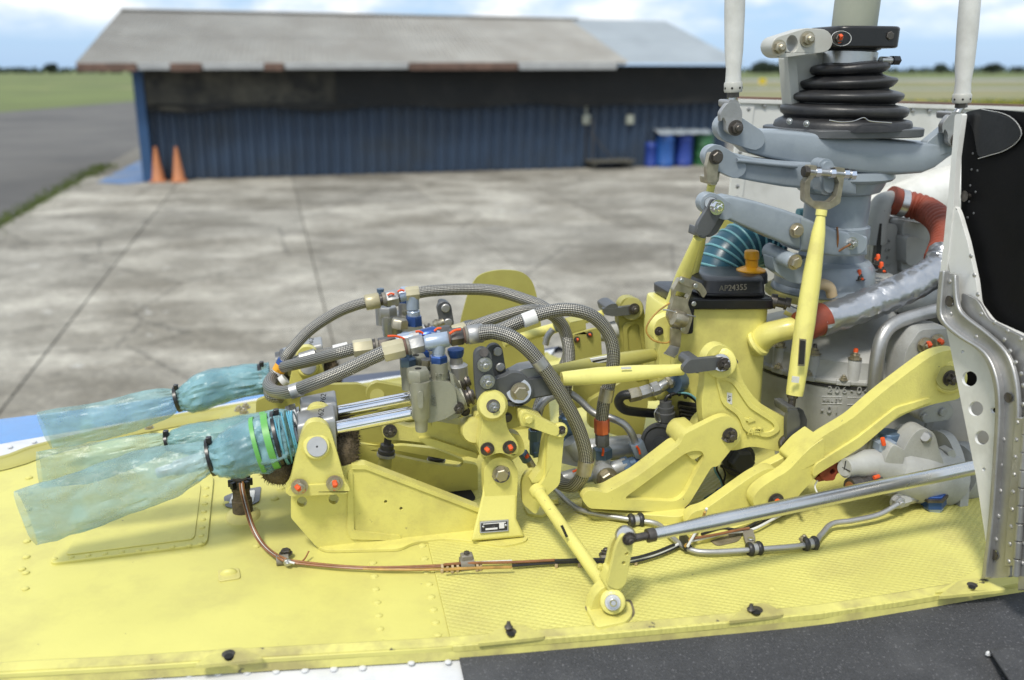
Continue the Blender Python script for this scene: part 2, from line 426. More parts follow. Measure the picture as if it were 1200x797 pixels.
def sup(c, u, v, hu, hv, e=0.5, n=20):       # superellipse ring
    out = []
    for i in range(n):
        an = 2 * math.pi * i / n; ca, sa = math.cos(an), math.sin(an)
        out.append(c + u * (hu * math.copysign(abs(ca) ** e, ca)) + v * (hv * math.copysign(abs(sa) ** e, sa)))
    return out
UNIT = {}
def unit(kind):
    if kind in UNIT: return UNIT[kind]
    mb = MB(); O = Vector()
    if kind == 'bolt':
        lathe_mb(O, ZV, [(0, 1.45), (0.22, 1.45), (0.22, 1.2)], 18, mb)
        lathe_mb(ZV * 0.2, ZV * 1.05, [(0, 1.1), (0.85, 1.1), (1, 0.92)], 6, mb)
    elif kind == 'nut':
        lathe_mb(O, ZV, [(0, 1.5), (0.22, 1.5)], 18, mb)
        lathe_mb(ZV * 0.2, ZV * 1.1, [(0, 1.1), (0.9, 1.1), (1, 0.95)], 6, mb)
        lathe_mb(ZV * 1.0, ZV * 1.7, [(0, 0.62), (0.8, 0.62), (1, 0.45)], 10, mb)
    elif kind == 'castle':
        lathe_mb(O, ZV, [(0, 1.5), (0.2, 1.5)], 18, mb)
        lathe_mb(ZV * 0.2, ZV * 0.75, [(0, 1.15), (1, 1.15)], 6, mb)
        for i in range(6):
            a = 2 * math.pi * (i + .5) / 6; box_mb(Vector((math.cos(a) * .8, math.sin(a) * .8, .95)), (Vector((math.cos(a), math.sin(a), 0)), Vector((-math.sin(a), math.cos(a), 0)), ZV), (.22, .26, .24), mb)
        lathe_mb(ZV * .7, ZV * 1.5, [(0, 0.6), (0.85, 0.6), (1, 0.42)], 10, mb)
    elif kind == 'rivet':
        lathe_mb(O, ZV, [(0, 1), (0.3, 0.85), (0.5, 0.45)], 8, mb)
    elif kind == 'screw':
        lathe_mb(O, ZV, [(0, 1.15), (0.35, 1.1), (0.5, 0.9)], 14, mb); box_mb(ZV * .5, (Vector((1, .5, 0)).normalized(), Vector((-.5, 1, 0)).normalized(), ZV), (.85, .14, .03), mb)
    elif kind == 'torque_mark':
        rings = [sup(Vector((0.08 * (i % 2), 1.0 - 0.55 * i, 1.35 - 0.26 * i + (0.6 if i in (1, 2) else 0))), Vector((1, 0, 0)), ZV, (.42, .5, .46, .5, .42)[i], .4, 1, 8) for i in range(5)]
        loft_mb(rings, mb)
    me = bpy.data.meshes.new(kind); me.from_pydata([tuple(p) for p in mb.v], [], mb.f)
    bm = bmesh.new(); bm.from_mesh(me); bmesh.ops.recalc_face_normals(bm, faces=bm.faces); bm.to_mesh(me); bm.free()
    me.polygons.foreach_set('use_smooth', [True] * len(me.polygons)); me.set_sharp_from_angle(angle=R(35))
    UNIT[kind] = me
    return me
MESHM = {}
def fix(kind, P, rpx, mat, par, d=None, mark=False, name=None, spin=None):   # a bolt, nut, rivet or screw at P
    key = (kind, mat)
    if key not in MESHM:
        me = unit(kind).copy(); me.materials.append(MATS[mat]); MESHM[key] = me
    o = bpy.data.objects.new(name or {'castle': 'castle_nut'}.get(kind, kind), MESHM[key]); COL.objects.link(o)
    d = d if d is not None else -BV
    o.parent = par; o.location = P - ORG[par.name]
    z = d.normalized(); x = AV - z * AV.dot(z)
    x = x.normalized() if x.length > 0.2 else BV.copy()
    y = z.cross(x)
    sp = random.uniform(0, 1.05) if spin is None else spin
    m = Matrix((x, y, z)).transposed()
    o.rotation_euler = (m @ Matrix.Rotation(sp if not mark else sp * .8, 3, 'Z')).to_euler()
    r = rpx * K(P); o.scale = (r, r, r); ORG[o.name] = ORG[par.name]
    if mark:
        if ('m', 1) not in MESHM:
            me = unit('torque_mark').copy(); me.materials.append(MATS['torque_mark']); MESHM[('m', 1)] = me
        q = bpy.data.objects.new('torque_mark', MESHM[('m', 1)]); COL.objects.link(q); q.parent = o
    return o
def pbolt(px, py, w, rpx, mat, par, kind='nut', mark=False): return fix(kind, PW(px, py, w), rpx, mat, par, None, mark)
def text(name, s, P, h, mat, par, d=None, up=None, ex=0.0006, tilt=0.0):
    cu = bpy.data.curves.new(name, 'FONT'); cu.body = s; cu.size = h; cu.extrude = ex; cu.align_x = 'CENTER'; cu.align_y = 'CENTER'
    q = bpy.data.objects.new(name, cu); me = bpy.data.meshes.new_from_object(q); bpy.data.objects.remove(q); me.name = name
    o = bpy.data.objects.new(name, me); COL.objects.link(o); me.materials.clear(); me.materials.append(MATS[mat])
    z = (d if d is not None else -BV).normalized(); y = (up if up is not None else ZV); y = (y - z * y.dot(z)).normalized(); x = y.cross(z)
    o.rotation_euler = (Matrix((x, y, z)).transposed() @ Matrix.Rotation(tilt, 3, 'Z')).to_euler()
    o.parent = par; o.location = P - ORG[par.name]
    return o
def copy_tree(o, par=None):
    c = o.copy(); COL.objects.link(c)
    if par: c.parent = par
    for ch in list(o.children): copy_tree(ch, c)
    ORG[c.name] = ORG.get(o.name, Vector())
    return c
def stuff_rivets(name, P3, d, r, mat, par, n=8):       # tiny rivets far too many to pick apart
    mb = MB()
    for p in P3: lathe_mb(p - d * r * .1, p + d * r * .6, [(0, r), (0.6, r * .85), (1, r * .4)], n, mb)
    o = emit(name, mb, mat, par, recalc=False); o['kind'] = 'stuff'; return o
def lerp2(a, b, n): return [(a[0] + (b[0] - a[0]) * i / (n - 1), a[1] + (b[1] - a[1]) * i / (n - 1)) for i in range(n)]
# ================================================================== background: apron, field, shed
def sheet(name, P, mat, kind='structure', par=None):
    mb = MB(); mb.add(P, [list(range(len(P)))]); o = emit(name, mb, mat, par, flat=True, recalc=False)
    if kind: o['kind'] = kind
    return o
pm('grass_field', (0.135, 0.175, 0.04), 0.95, var=0.35, scale=0.06, bump=0, stain=(0.10, 0.13, 0.028), stain_scale=0.025, stain_amt=0.5, chip=(0.22, 0.22, 0.08), chip_scale=0.05, chip_amt=0.38)
pm('dry_grass', (0.26, 0.235, 0.115), 0.95, var=0.22, scale=0.12, bump=0, stain=(0.17, 0.18, 0.06), stain_scale=0.09, stain_amt=0.5)
pm('weed_green', (0.10, 0.15, 0.025), 0.9, var=0.4, scale=3, bump=0)
pm('weed_flower', (0.50, 0.43, 0.03), 0.9, var=0.3, scale=3, bump=0)
pm('asphalt', (0.085, 0.082, 0.078), 0.9, var=0.22, scale=0.5, bump=0.3, bscale=30, stain=(0.13, 0.125, 0.115), stain_scale=0.16, stain_amt=0.5)
pm('runway_grey', (0.30, 0.29, 0.28), 0.9, var=0.1, scale=0.1, bump=0)
def concrete():
    m = pm('concrete', (0.40, 0.380, 0.325), 0.88, var=0.16, scale=1.1, bump=0.25, bscale=24, rand=0.16, stain=(0.20, 0.183, 0.145), stain_amt=0.50, stain_scale=0.55, chip=(0.46, 0.45, 0.41), chip_amt=0.335, chip_scale=1.7)
    N = m.node_tree.nodes; L = m.node_tree.links.new
    tc = [n for n in N if n.type == 'TEX_COORD'][0]
    mp = N.new('ShaderNodeMapping'); mp.inputs['Rotation'].default_value = (0, 0, -R(14)); mp.inputs['Scale'].default_value = (0.95, 1.1, 1)
    L(tc.outputs['Object'], mp.inputs[0])
    for n in list(N):
        if n.type == 'TEX_NOISE' and n.inputs['Scale'].default_value < 20: L(mp.outputs[0], n.inputs['Vector'])
    b = N['Principled BSDF']; src = b.inputs['Base Color'].links[0].from_socket
    f = N.new('ShaderNodeTexNoise'); f.inputs['Scale'].default_value = 7.5; f.inputs['Detail'].default_value = 10; f.inputs['Roughness'].default_value = 0.8; L(mp.outputs[0], f.inputs['Vector'])
    r = N.new('ShaderNodeMapRange'); r.inputs[1].default_value = 0.3; r.inputs[2].default_value = 0.7; r.inputs[3].default_value = 0.55; r.inputs[4].default_value = 1.32; L(f.outputs['Fac'], r.inputs[0])
    mx = N.new('ShaderNodeMix'); mx.data_type = 'RGBA'; mx.blend_type = 'MULTIPLY'; mx.inputs['Factor'].default_value = 1
    L(src, mx.inputs['A']); L(r.outputs[0], mx.inputs['B']); 
    cur = mx.outputs['Result']
    g = N.new('ShaderNodeTexNoise'); g.inputs['Scale'].default_value = 26; g.inputs['Detail'].default_value = 7; g.inputs['Roughness'].default_value = 0.7; L(mp.outputs[0], g.inputs['Vector'])
    gr = N.new('ShaderNodeMapRange'); gr.inputs[1].default_value = 0.35; gr.inputs[2].default_value = 0.65; gr.inputs[3].default_value = 0.78; gr.inputs[4].default_value = 1.16; L(g.outputs['Fac'], gr.inputs[0])
    wz = N.new('ShaderNodeMix'); wz.data_type = 'VECTOR'; wz.inputs['Factor'].default_value = 0.22; L(tc.outputs['Object'], wz.inputs['A']); L(f.outputs['Color'], wz.inputs['B'])
    vo = N.new('ShaderNodeTexVoronoi'); vo.feature = 'DISTANCE_TO_EDGE'; vo.inputs['Scale'].default_value = 0.42; L(wz.outputs['Result'], vo.inputs['Vector'])
    cr = N.new('ShaderNodeMapRange'); cr.inputs[1].default_value = 0.002; cr.inputs[2].default_value = 0.009; cr.inputs[3].default_value = 0.55; cr.inputs[4].default_value = 1.0; L(vo.outputs['Distance'], cr.inputs[0])
    for s_ in (gr, cr):
        m2 = N.new('ShaderNodeMix'); m2.data_type = 'RGBA'; m2.blend_type = 'MULTIPLY'; m2.inputs['Factor'].default_value = 1
        L(cur, m2.inputs['A']); L(s_.outputs[0], m2.inputs['B']); cur = m2.outputs['Result']
    L(cur, b.inputs['Base Color'])
concrete()
pm('joint_dirt', (0.17, 0.16, 0.135), 0.95, var=0.2, scale=4)
pm('blue_ground_paint', (0.12, 0.22, 0.42), 0.8, var=0.2, scale=2, stain=(0.26, 0.27, 0.28), stain_scale=1.5)
pm('container_blue', (0.031, 0.056, 0.100), 0.5, var=0.15, scale=1.2, bump=0, stain=(0.032, 0.046, 0.066), stain_scale=0.8)
pm('post_blue', (0.027, 0.085, 0.20), 0.5, var=0.15, scale=3)
pm('shade_net', (0.014, 0.015, 0.015), 0.9, var=0.3, scale=3, bump=0.2, bscale=60, stain=(0.028, 0.027, 0.024), stain_scale=0.9)
pm('worn_net', (0.085, 0.079, 0.060), 0.9, var=0.35, scale=2.2, stain=(0.025, 0.025, 0.023), stain_scale=1.6, stain_amt=0.5)
pm('old_roof_tin', (0.36, 0.355, 0.33), 0.75, var=0.10, scale=1.2, metal=0.1, rand=0.006, stain=(0.30, 0.29, 0.265), stain_scale=0.9, stain_amt=0.5)
pm('new_roof_tin', (0.34, 0.385, 0.42), 0.5, var=0.08, scale=1.2, metal=0.2, rand=0.008)
pm('rust', (0.17, 0.105, 0.08), 0.9, var=0.3, scale=4)
pm('white_flashing', (0.42, 0.43, 0.43), 0.6, var=0.12, scale=3)
pm('cone_orange', (0.50, 0.19, 0.075), 0.6, var=0.1, scale=4)
pm('drum_blue', (0.02, 0.10, 0.36), 0.4, var=0.12, scale=3)
pm('drum_dark_blue', (0.02, 0.055, 0.30), 0.4, var=0.12, scale=3)
pm('drum_green', (0.03, 0.14, 0.05), 0.45, var=0.15, scale=3)
pm('weathered_wood', (0.10, 0.095, 0.075), 0.8, var=0.25, scale=8)
pm('box_cream', (0.42, 0.44, 0.36), 0.6)
pm('tree_leaf', (0.035, 0.055, 0.035), 0.9, var=0.35, scale=0.5, bump=0, rand=0.3)
pm('tree_bark', (0.06, 0.05, 0.04), 0.9)
pm('marker_yellow', (0.80, 0.58, 0.02), 0.5, var=0.03, bump=0)
pm('far_hill', (0.12, 0.22, 0.38), 0.95, var=0.06, scale=0.002, bump=0)

field = sheet('ground', [Vector((-6000, -60, GZ - .06)), Vector((6000, -60, GZ - .06)), Vector((6000, 9000, GZ - .06)), Vector((-6000, 9000, GZ - .06))], 'grass_field')
D1 = Vector((-0.2445, 0.9696, 0)); D2 = Vector((0.9696, 0.2445, 0))          # along and across the apron's joints
def UV2(u, v, dz=0.0): return D2 * u + D1 * v + ZV * (GZ + dz)
# dry strips and the runway of the airfield beyond
def strip(name, y0, y1, mat, dz, x0=-900, x1=1500, sl=0.22):
    return sheet(name, [Vector((x0, y0 + x0 * sl, GZ + dz)), Vector((x1, y0 + x1 * sl, GZ + dz)), Vector((x1, y1 + x1 * sl, GZ + dz)), Vector((x0, y1 + x0 * sl, GZ + dz))], mat)
strip('dry_grass_verge', 84, 128, 'dry_grass', -.050, sl=0.1, x0=-30)
strip('dry_grass_strip', 150, 220, 'dry_grass', -.052, sl=0.1, x0=-60)
strip('taxiway', 128, 138, 'runway_grey', -.048, sl=0.1, x0=0)
strip('runway', 232, 285, 'runway_grey', -.05, sl=0.1, x0=20)
# asphalt on the left with its worn edge
A0, A1 = G(-2, 263), G(165, 169)
dirA = (A1 - A0).normalized(); nA = Vector((-dirA.y, dirA.x, 0))
sheet('asphalt_road', [A0 - dirA * 30, A1 + dirA * 9, G(163, 118), G(0, 131), G(-160, 141), G(-400, 160), A0 - dirA * 30 + nA * 60], 'asphalt').location.z = -.03
mbg = MB()
for i in range(2600):                                                 # grass growing along the joint of road and apron
    t = random.uniform(-4, 11); q = A0 + dirA * t + nA * random.gauss(0, .14 + .03 * (t > 3)); h = random.uniform(.03, .10); a = random.uniform(0, 6.3)
    e = Vector((math.cos(a), math.sin(a), 0)) * .02; q.z = GZ - .04
    mbg.add([q - e, q + e, q + ZV * h + e * random.uniform(-2, 2)], [[0, 1, 2]])
pm('joint_grass', (0.11, 0.15, 0.03), 0.9, var=0.3, bump=0)
emit('grass_tufts', mbg, 'joint_grass', recalc=False, flat=True)['kind'] = 'stuff'
# concrete apron: a bed with slabs laid on it
off = A0.dot(D2)
apron = sheet('concrete_apron', [UV2(-9.5, -6, -.034), UV2(40, -6, -.034), UV2(40, 36, -.034), UV2(-1, 36, -.034), G(176, 163, -.034), A1 + ZV * -.034, A0 + ZV * -.034, A0 - dirA * 22 + ZV * -.034], 'joint_dirt')
SU, SVL = 2.59, 3.3
def clip_slab(poly):                                                   # keep only what lies on the apron's side of the road edge
    out = []
    for i, p in enumerate(poly):
        q = poly[(i + 1) % len(poly)]
        s, t = -(p - A0).dot(nA) - .12, -(q - A0).dot(nA) - .12
        if s >= 0: out.append(p)
        if (s >= 0) != (t >= 0): out.append(p.lerp(q, s / (s - t)))
    return out
for i in range(-3, 9):
    for j in range(0, 8):
        u0, v0 = -2.14 + SU * i, 1.9 + SVL * j
        if v0 > 24 + (i > 1) * 8: continue
        g = .007
        P = [UV2(u0 + g, v0 + g), UV2(u0 + SU - g, v0 + g), UV2(u0 + SU - g, v0 + SVL - g), UV2(u0 + g, v0 + SVL - g)]
        mid = (P[0] + P[2]) * .5
        if v0 < 4 and i < -1: continue
        P = clip_slab(P)
        if len(P) < 3: continue
        dz = random.uniform(-.004, .004); mb = MB(); n = len(P)
        Q = [p + ZV * dz for p in P]
        mb.add(Q + [p - ZV * .03 for p in Q], [list(range(n))] + [[k + n, (k + 1) % n + n, (k + 1) % n, k] for k in range(n)])
        s = emit('concrete_slab', mb, 'concrete', apron, bevel=0.006, segs=1, flat=True)
sheet('blue_ground_marking', [G(113, 214, .012), G(150, 216, .012), G(177, 212, .012), G(171, 184, .012)], 'blue_ground_paint')
# ------------------------------------------------ the shed: a long blue container under a tin roof
CL = G(176, 212); CE = (G(830, 193) - CL).normalized(); CN = Vector((-CE.y, CE.x, 0))
def PC(px, py, n=0.0):
    d = ray(px, py); return CAMP + d * ((CL + CN * n - CAMP).dot(CN) / d.dot(CN))
def cu(px, n=0.0, py=150): return (PC(px, py, n) - CL).dot(CE)
def cz(px, py, n=0.0): return PC(px, py, n).z - GZ
def CP(u, n, z): return CL + CE * u + CN * n + ZV * z
shed = thing('storage_shed', 'long blue corrugated container shed with weathered tin roof across the apron', 'shed', CL)
UR = cu(846)
mb = MB(); u = 0.0; prof = []
while u < UR:
    for du, dn in ((0, 0), (.10, 0), (.145, .07), (.245, .07)): prof.append((u + du, dn))
    u += .29
nn = len(prof)
mb.add([CP(a, b, 0.02) for a, b in prof] + [CP(a, b, 2.45) for a, b in prof], [[i, i + 1, nn + i + 1, nn + i] for i in range(nn - 1)])
emit('front_wall', mb, 'container_blue', shed, flat=True, recalc=False)
sw = MB(); sw.add([CP(0.02, .08, .02), CP(0.02, 3.4, .02), CP(0.02, 3.4, 2.45), CP(0.02, .08, 2.45), CP(UR, .08, .02), CP(UR, 3.4, .02), CP(UR, 3.4, 2.45), CP(UR, .08, 2.45)], [[0, 1, 2, 3], [5, 4, 7, 6], [1, 5, 6, 2], [3, 2, 6, 7]])
emit('rear_walls', sw, 'container_blue', shed, flat=True)
ze = cz(400, 83, -.5)
for px in (171, 176.5): pass
box('corner_post', CP(-.02, -.12, 1.3), (.11, .11, 1.3), 'post_blue', shed, (CE, CN, ZV))
# shade netting hung along the top, sagging in folds
def net(name, x0, x1, mat, zt, zb, n, seed):
    mb = MB(); a0, a1 = cu(x0), cu(x1); m = 60; rows = 6
    for i in range(m + 1):
        a = a0 + (a1 - a0) * i / m
        for k in range(rows + 1):
            t = k / rows
            f = noise.noise(Vector((a * .9, t * 1.5, seed))) * .10 + noise.noise(Vector((a * 3.5, t * .6, seed + 5))) * .04
            z = zt + (zb - zt) * t + (t > .8) * (noise.noise(Vector((a * .6, seed, 1))) * .12)
            mb.v.append(CP(a, n + f * (.3 + t), z))
    for i in range(m):
        for k in range(rows): mb.f.append([i * (rows + 1) + k, (i + 1) * (rows + 1) + k, (i + 1) * (rows + 1) + k + 1, i * (rows + 1) + k + 1])
    return emit(name, mb, mat, shed, recalc=False)
zb = cz(500, 125)
net('shade_net', 395, 846, 'shade_net', 2.62, cz(640, 123), -.26, 3)
net('worn_shade_net', 176, 402, 'worn_net', 2.62, cz(280, 125), -.22, 9)
net('net_hem', 178, 420, 'shade_net', cz(300, 121), cz(300, 128), -.30, 4)
# roof: two rows of corrugated sheets between eave and ridge
EN, RN = -.75, 3.0
zeL, zeR = cz(90, 76, EN), cz(876, 74, EN)
u0, u1 = cu(88, EN, 76), cu(872, EN, 74)
zrL, zrR = cz(145, 12, RN), cz(775, 25, RN)
ur0, ur1 = cu(143, RN, 12), cu(778, RN, 25)
def rpnt(s, t, dz=0.0):                       # s along the roof, t from eave to ridge
    a = u0 + (u1 - u0) * s; b = ur0 + (ur1 - ur0) * s
    ze_, zr_ = zeL + (zeR - zeL) * s, zrL + (zrR - zrL) * s
    return CP(a + (b - a) * t, EN + (RN - EN) * t, ze_ + (zr_ - ze_) * t + dz)
def roof_sheet(s0, s1, t0, t1, mat, dz):
    mb = MB(); n = 25
    for i in range(n):
        s = s0 + (s1 - s0) * i / (n - 1); h = .022 * math.cos(i * math.pi / 2 ) if mat == 'new_roof_tin' else .03 * math.cos(i * math.pi / 2)
        for t in (t0, t1): mb.v.append(rpnt(s, t, h + dz))
    for i in range(n - 1): mb.f.append([2 * i, 2 * i + 2, 2 * i + 3, 2 * i + 1])
    return emit('roof_sheet', mb, mat, shed, recalc=False, angle=60)
NS = 20
for i in range(NS):
    s0, s1 = i / NS, (i + 1) / NS
    for r in range(2):
        new = (s0 + s1) / 2 > (.80 if r == 0 else .815)
        t0, t1 = (0, .52) if r == 0 else (.48, 1)
        roof_sheet(s0, s1, t0 + (random.uniform(-.006, .006) if r == 0 else 0), t1, 'new_roof_tin' if new else 'old_roof_tin', .006 * r)
mb = MB(); loft_mb([[rpnt(s, 1.03, -.10), rpnt(s, 1.0, .05), rpnt(s, .965, .055), rpnt(s, 1.0, .01)] for s in (0, .5, .82)], mb)
emit('ridge_cap', mb, 'old_roof_tin', shed)
bk = MB(); bk.add([rpnt(0, 1), rpnt(1, 1), CP(u1, 7.4, zeR), CP(u0, 7.4, zeL)], [[0, 1, 2, 3]]); emit('rear_roof', bk, 'old_roof_tin', shed, flat=True, recalc=False)
for xa, xb, m in ((90, 160, 'rust'), (162, 199, 'white_flashing'), (200, 236, 'rust'), (238, 309, 'white_flashing'), (310, 332, 'rust'), (334, 478, 'white_flashing'), (480, 606, 'rust'), (608, 722, 'white_flashing')):
    sa, sb = [(cu(q, EN, 78) - u0) / (u1 - u0) for q in (xa, xb)]
    mb = MB(); zl = -.13 if m == 'rust' or xa > 600 else -.10
    loft_mb([[rpnt(s, -.004, .035), rpnt(s, -.010, .03), rpnt(s, -.008, zl), rpnt(s, -.003, zl)] for s in (sa, sb)], mb)
    emit('eave_flashing', mb, m, shed, flat=True)
for xx, yy in ((687, 140), (738, 140)):
    c = PC(xx, yy, -.04); box('wall_box', c, (.10, .05, .12), 'box_cream', shed, (CE, CN, ZV), .01)
cyl('conduit', PC(687, 137, -.03), PC(687, 122, -.03), .03, 'box_cream', shed)
# traffic cones beside the corner post
for k, (x, lab) in enumerate(((186, 'orange traffic cone beside the blue corner post of the shed'), (210, 'orange traffic cone in front of the corrugated wall, right of its twin'))):
    p = G(x, 213); c = thing('traffic_cone', lab, 'traffic cone', p, 'traffic cones by the shed')
    lathe('cone_body', p + ZV * .03, p + ZV * .80, [(0, .16), (.02, .145), (.97, .035), (1, .03)], 'cone_orange', c, 20)
    box('cone_base', p + ZV * .018, (.19, .19, .018), 'cone_orange', c, (CE, CN, ZV), .01)
def drum(x0, x1, yt, yb, mat, lab, metal):
    p = G((x0 + x1) / 2, yb); k = K(p); r = (x1 - x0) / 2 * k; h = (yb - yt) * k * 1.0
    p = p - CN * (r + .06) - CE * .14
    d = thing('drum', lab, 'drum', p, 'drums stored beside the shed')
    pr = [(0, r * .93), (.015, r)]
    for t in ((.33, .66) if metal else (.12, .86)): pr += [(t - .02, r), (t, r * 1.045), (t + .02, r)]
    pr += [(.965, r), (.975, r * 1.03), (1, r * 1.03)] if metal else [(.93, r), (1, r * .86)]
    lathe('barrel', p, p + ZV * h, pr, mat, d, 28)
    lathe('lid', p + ZV * (h - .004), p + ZV * (h + .012), [(0, r * .8), (1, r * .78)], mat, d, 24)
    return p, h, r
drum(757, 771, 167, 194, 'drum_dark_blue', 'small dark blue drum, shortest and leftmost of the row', False)
d2 = drum(769, 789, 158, 194, 'drum_blue', 'tall bright blue plastic drum under the tin sheet beside the small dark blue one', False)
drum(790, 810, 158, 193, 'drum_dark_blue', 'tall deep blue drum between the bright blue and green drums', False)
d4 = drum(811, 833, 157, 192, 'drum_green', 'green ribbed steel drum at the right end of the row', True)
t0 = thing('tin_sheet', 'loose bent tin sheet lying over the tops of the drums', 'tin sheet', d2[0] + ZV * (d2[1] + .02))
mb = MB(); e0, e1 = d2[0] - CE * .3, d4[0] + CE * .12; n = 17
for i in range(n):
    q = e0.lerp(e1, i / (n - 1)); h = max(d2[1], d4[1]) + .03 + .012 * math.cos(i * math.pi / 2)
    for dn, dz in ((-.30, .0), (.55, .20)): mb.v.append(q + CN * dn + ZV * (h + dz))
for i in range(n - 1): mb.f.append([2 * i, 2 * i + 2, 2 * i + 3, 2 * i + 1])
emit('sheet_metal', mb, 'new_roof_tin', t0, recalc=False).modifiers.new('thick', 'SOLIDIFY').thickness = .006
c = thing('brick', 'small reddish block on the ground before the blue drums', 'block', G(770, 195)); box('block_body', G(770, 195) + ZV * .06, (.13, .07, .06), 'rust', c, (CE, CN, ZV), .008)
p = G(709, 196) - CN * .30
ct = thing('platform_cart', 'low wooden platform cart with raised handle beside the blue wall', 'cart', p)
for k in range(5): box('deck_board', p + CN * (k - 2) * .14 + ZV * .20, (.62, .062, .022), 'weathered_wood', ct, (CE, CN, ZV), .004)
for sx in (-.5, .5): box('leg', p + CE * sx + CN * -.2 + ZV * .09, (.05, .05, .09), 'weathered_wood', ct, (CE, CN, ZV), .004); box('leg', p + CE * sx + CN * .2 + ZV * .09, (.05, .05, .09), 'weathered_wood', ct, (CE, CN, ZV), .004)
hd = MB(); 
for s in (-1, 1): tube_mb([p - CE * .58 + CN * (.25 * s) + ZV * z for z in (.2, .9, 1.25)], .018, 8, hd)
tube_mb([p - CE * .58 + CN * -.25 + ZV * 1.25, p - CE * .58 + CN * .25 + ZV * 1.25], .018, 8, hd); tube_mb([p - CE * .57 + ZV * .95, p + CE * .1 + ZV * .22], .016, 8, hd)
emit('handle_frame', hd, 'dark_steel', ct, recalc=False)
# yellow airfield marker, far right
p = G(893, 102)
mk = thing('airfield_marker', 'small yellow airfield marker board standing in the field', 'sign', p)
box('board', p + ZV * .85, (.55, .06, .42), 'marker_yellow', mk, (Vector((1, 0, 0)), Vector((0, 1, 0)), ZV), .02)
for s in (-.35, .35): box('leg', p + Vector((s, 0, .2)), (.04, .04, .24), 'white_paint', mk, (Vector((1, 0, 0)), Vector((0, 1, 0)), ZV), .01)
text('lettering', '40', p + ZV * .85 + Vector((0, -.064, 0)), .5, 'ink', mk, d=Vector((0, -1, 0)))
# yellow-flowered weeds at the apron's rim
mbw, mbf = MB(), MB()
for i in range(9000):
    x = random.uniform(12, 62); y = 72 + x * .03 + random.gauss(0, 1.4) + 2.5 * noise.noise(Vector((x * .3, 2, 0)))
    h = random.uniform(.05, .34) * (1 + .5 * noise.noise(Vector((x * .5, y * .5, 3)))); q = Vector((x, y, GZ - .06)); a = random.uniform(0, 6.3); e = Vector((math.cos(a), math.sin(a), 0)) * .09
    m = mbf if random.random() < .45 else mbw
    q2 = q + ZV * h; m.add([q2 - e, q2 + e * .6 + ZV * .07, q2 + e - ZV * .12, q - ZV * .02], [[0, 2, 1], [0, 3, 2]])
emit('flowering_weeds', mbf, 'weed_flower', recalc=False, flat=True)['kind'] = 'stuff'
emit('green_weeds', mbw, 'weed_green', recalc=False, flat=True)['kind'] = 'stuff'
# trees on the far side of the field, and the wood behind them
def crown(mb, c, rx, rz, n):
    for i in range(n):
        d = Vector((random.gauss(0, 1), random.gauss(0, 1), random.gauss(0, 1))).normalized() * random.random() ** .4
        q = c + Vector((d.x * rx, d.y * rx, d.z * rz)); s = rx * random.uniform(.14, .30)
        a = Vector((random.gauss(0, 1), random.gauss(0, 1), random.gauss(0, 1))).normalized(); b = a.orthogonal().normalized()
        cc = a.cross(b); mb.add([q + b * s, q + cc * s, q - b * s, q - cc * s], [[0, 1, 2, 3]])
protos = []
for k in range(4):
    r = thing('tree', 'dark rounded tree on the horizon', 'tree', (0, 0, 0), 'trees on the far side of the airfield')
    mb = MB(); rz = random.uniform(2.6, 4.0)
    for j in range(6):
        crown(mb, Vector((random.uniform(-2, 2), random.uniform(-2, 2), 4.2 + random.uniform(-.8, 1.4))), random.uniform(1.5, 2.6), rz * .6, 70)
    emit('crown', mb, 'tree_leaf', r, recalc=False, flat=True)
    tk = MB(); tube_mb(spline([Vector((0, 0, -.1)), Vector((.1, .1, 2)), Vector((0, .2, 4.4))], 4), lambda s, i: .28 * (1 - .6 * s), 8, tk)
    for a in (0, 2, 4): tube_mb([Vector((0, .1, 2.4)), Vector((math.cos(a) * 1.6, math.sin(a) * 1.6, 4.4))], lambda s, i: .13 * (1 - .6 * s), 6, tk)
    emit('trunk', tk, 'tree_bark', r, recalc=False); protos.append(r)
for k in range(46):
    px = random.choice((random.uniform(862, 935), random.uniform(1030, 1215), random.uniform(1030, 1215), random.uniform(-40, 165)))
    y = random.uniform(620, 760); q = Vector(((px - 600) / FPX * y * 1.03, y, GZ - .06))
    r = protos[k] if k < 4 else copy_tree(protos[k % 4])
    r['label'] = 'dark rounded tree on the horizon %s' % ('left of the tin roofed shed' if px < 200 else 'between the left pitch link and the mast boot' if px < 1000 else 'right of the mast boot'); r.location = q; s = random.uniform(.45, 1.35); r.scale = (s * random.uniform(.9, 1.6), s * 1.2, s * random.uniform(.8, 1.0)); r.rotation_euler.z = random.uniform(0, 6)
mb = MB()
for i in range(5200):
    x = random.uniform(-900, 900); y = 800 + random.uniform(0, 60); q = Vector((x, y, GZ + random.uniform(0, 4.6 + 1.6 * noise.noise(Vector((x * .02, 3, 1))))))
    s = random.uniform(.8, 1.8); a = Vector((random.gauss(0, .5), -1, random.gauss(0, .5))).normalized(); b = a.orthogonal().normalized(); c = a.cross(b)
    mb.add([q + b * s, q + c * s, q - b * s, q - c * s], [[0, 1, 2, 3]])
emit('distant_wood', mb, 'tree_leaf', recalc=False, flat=True)['kind'] = 'stuff'
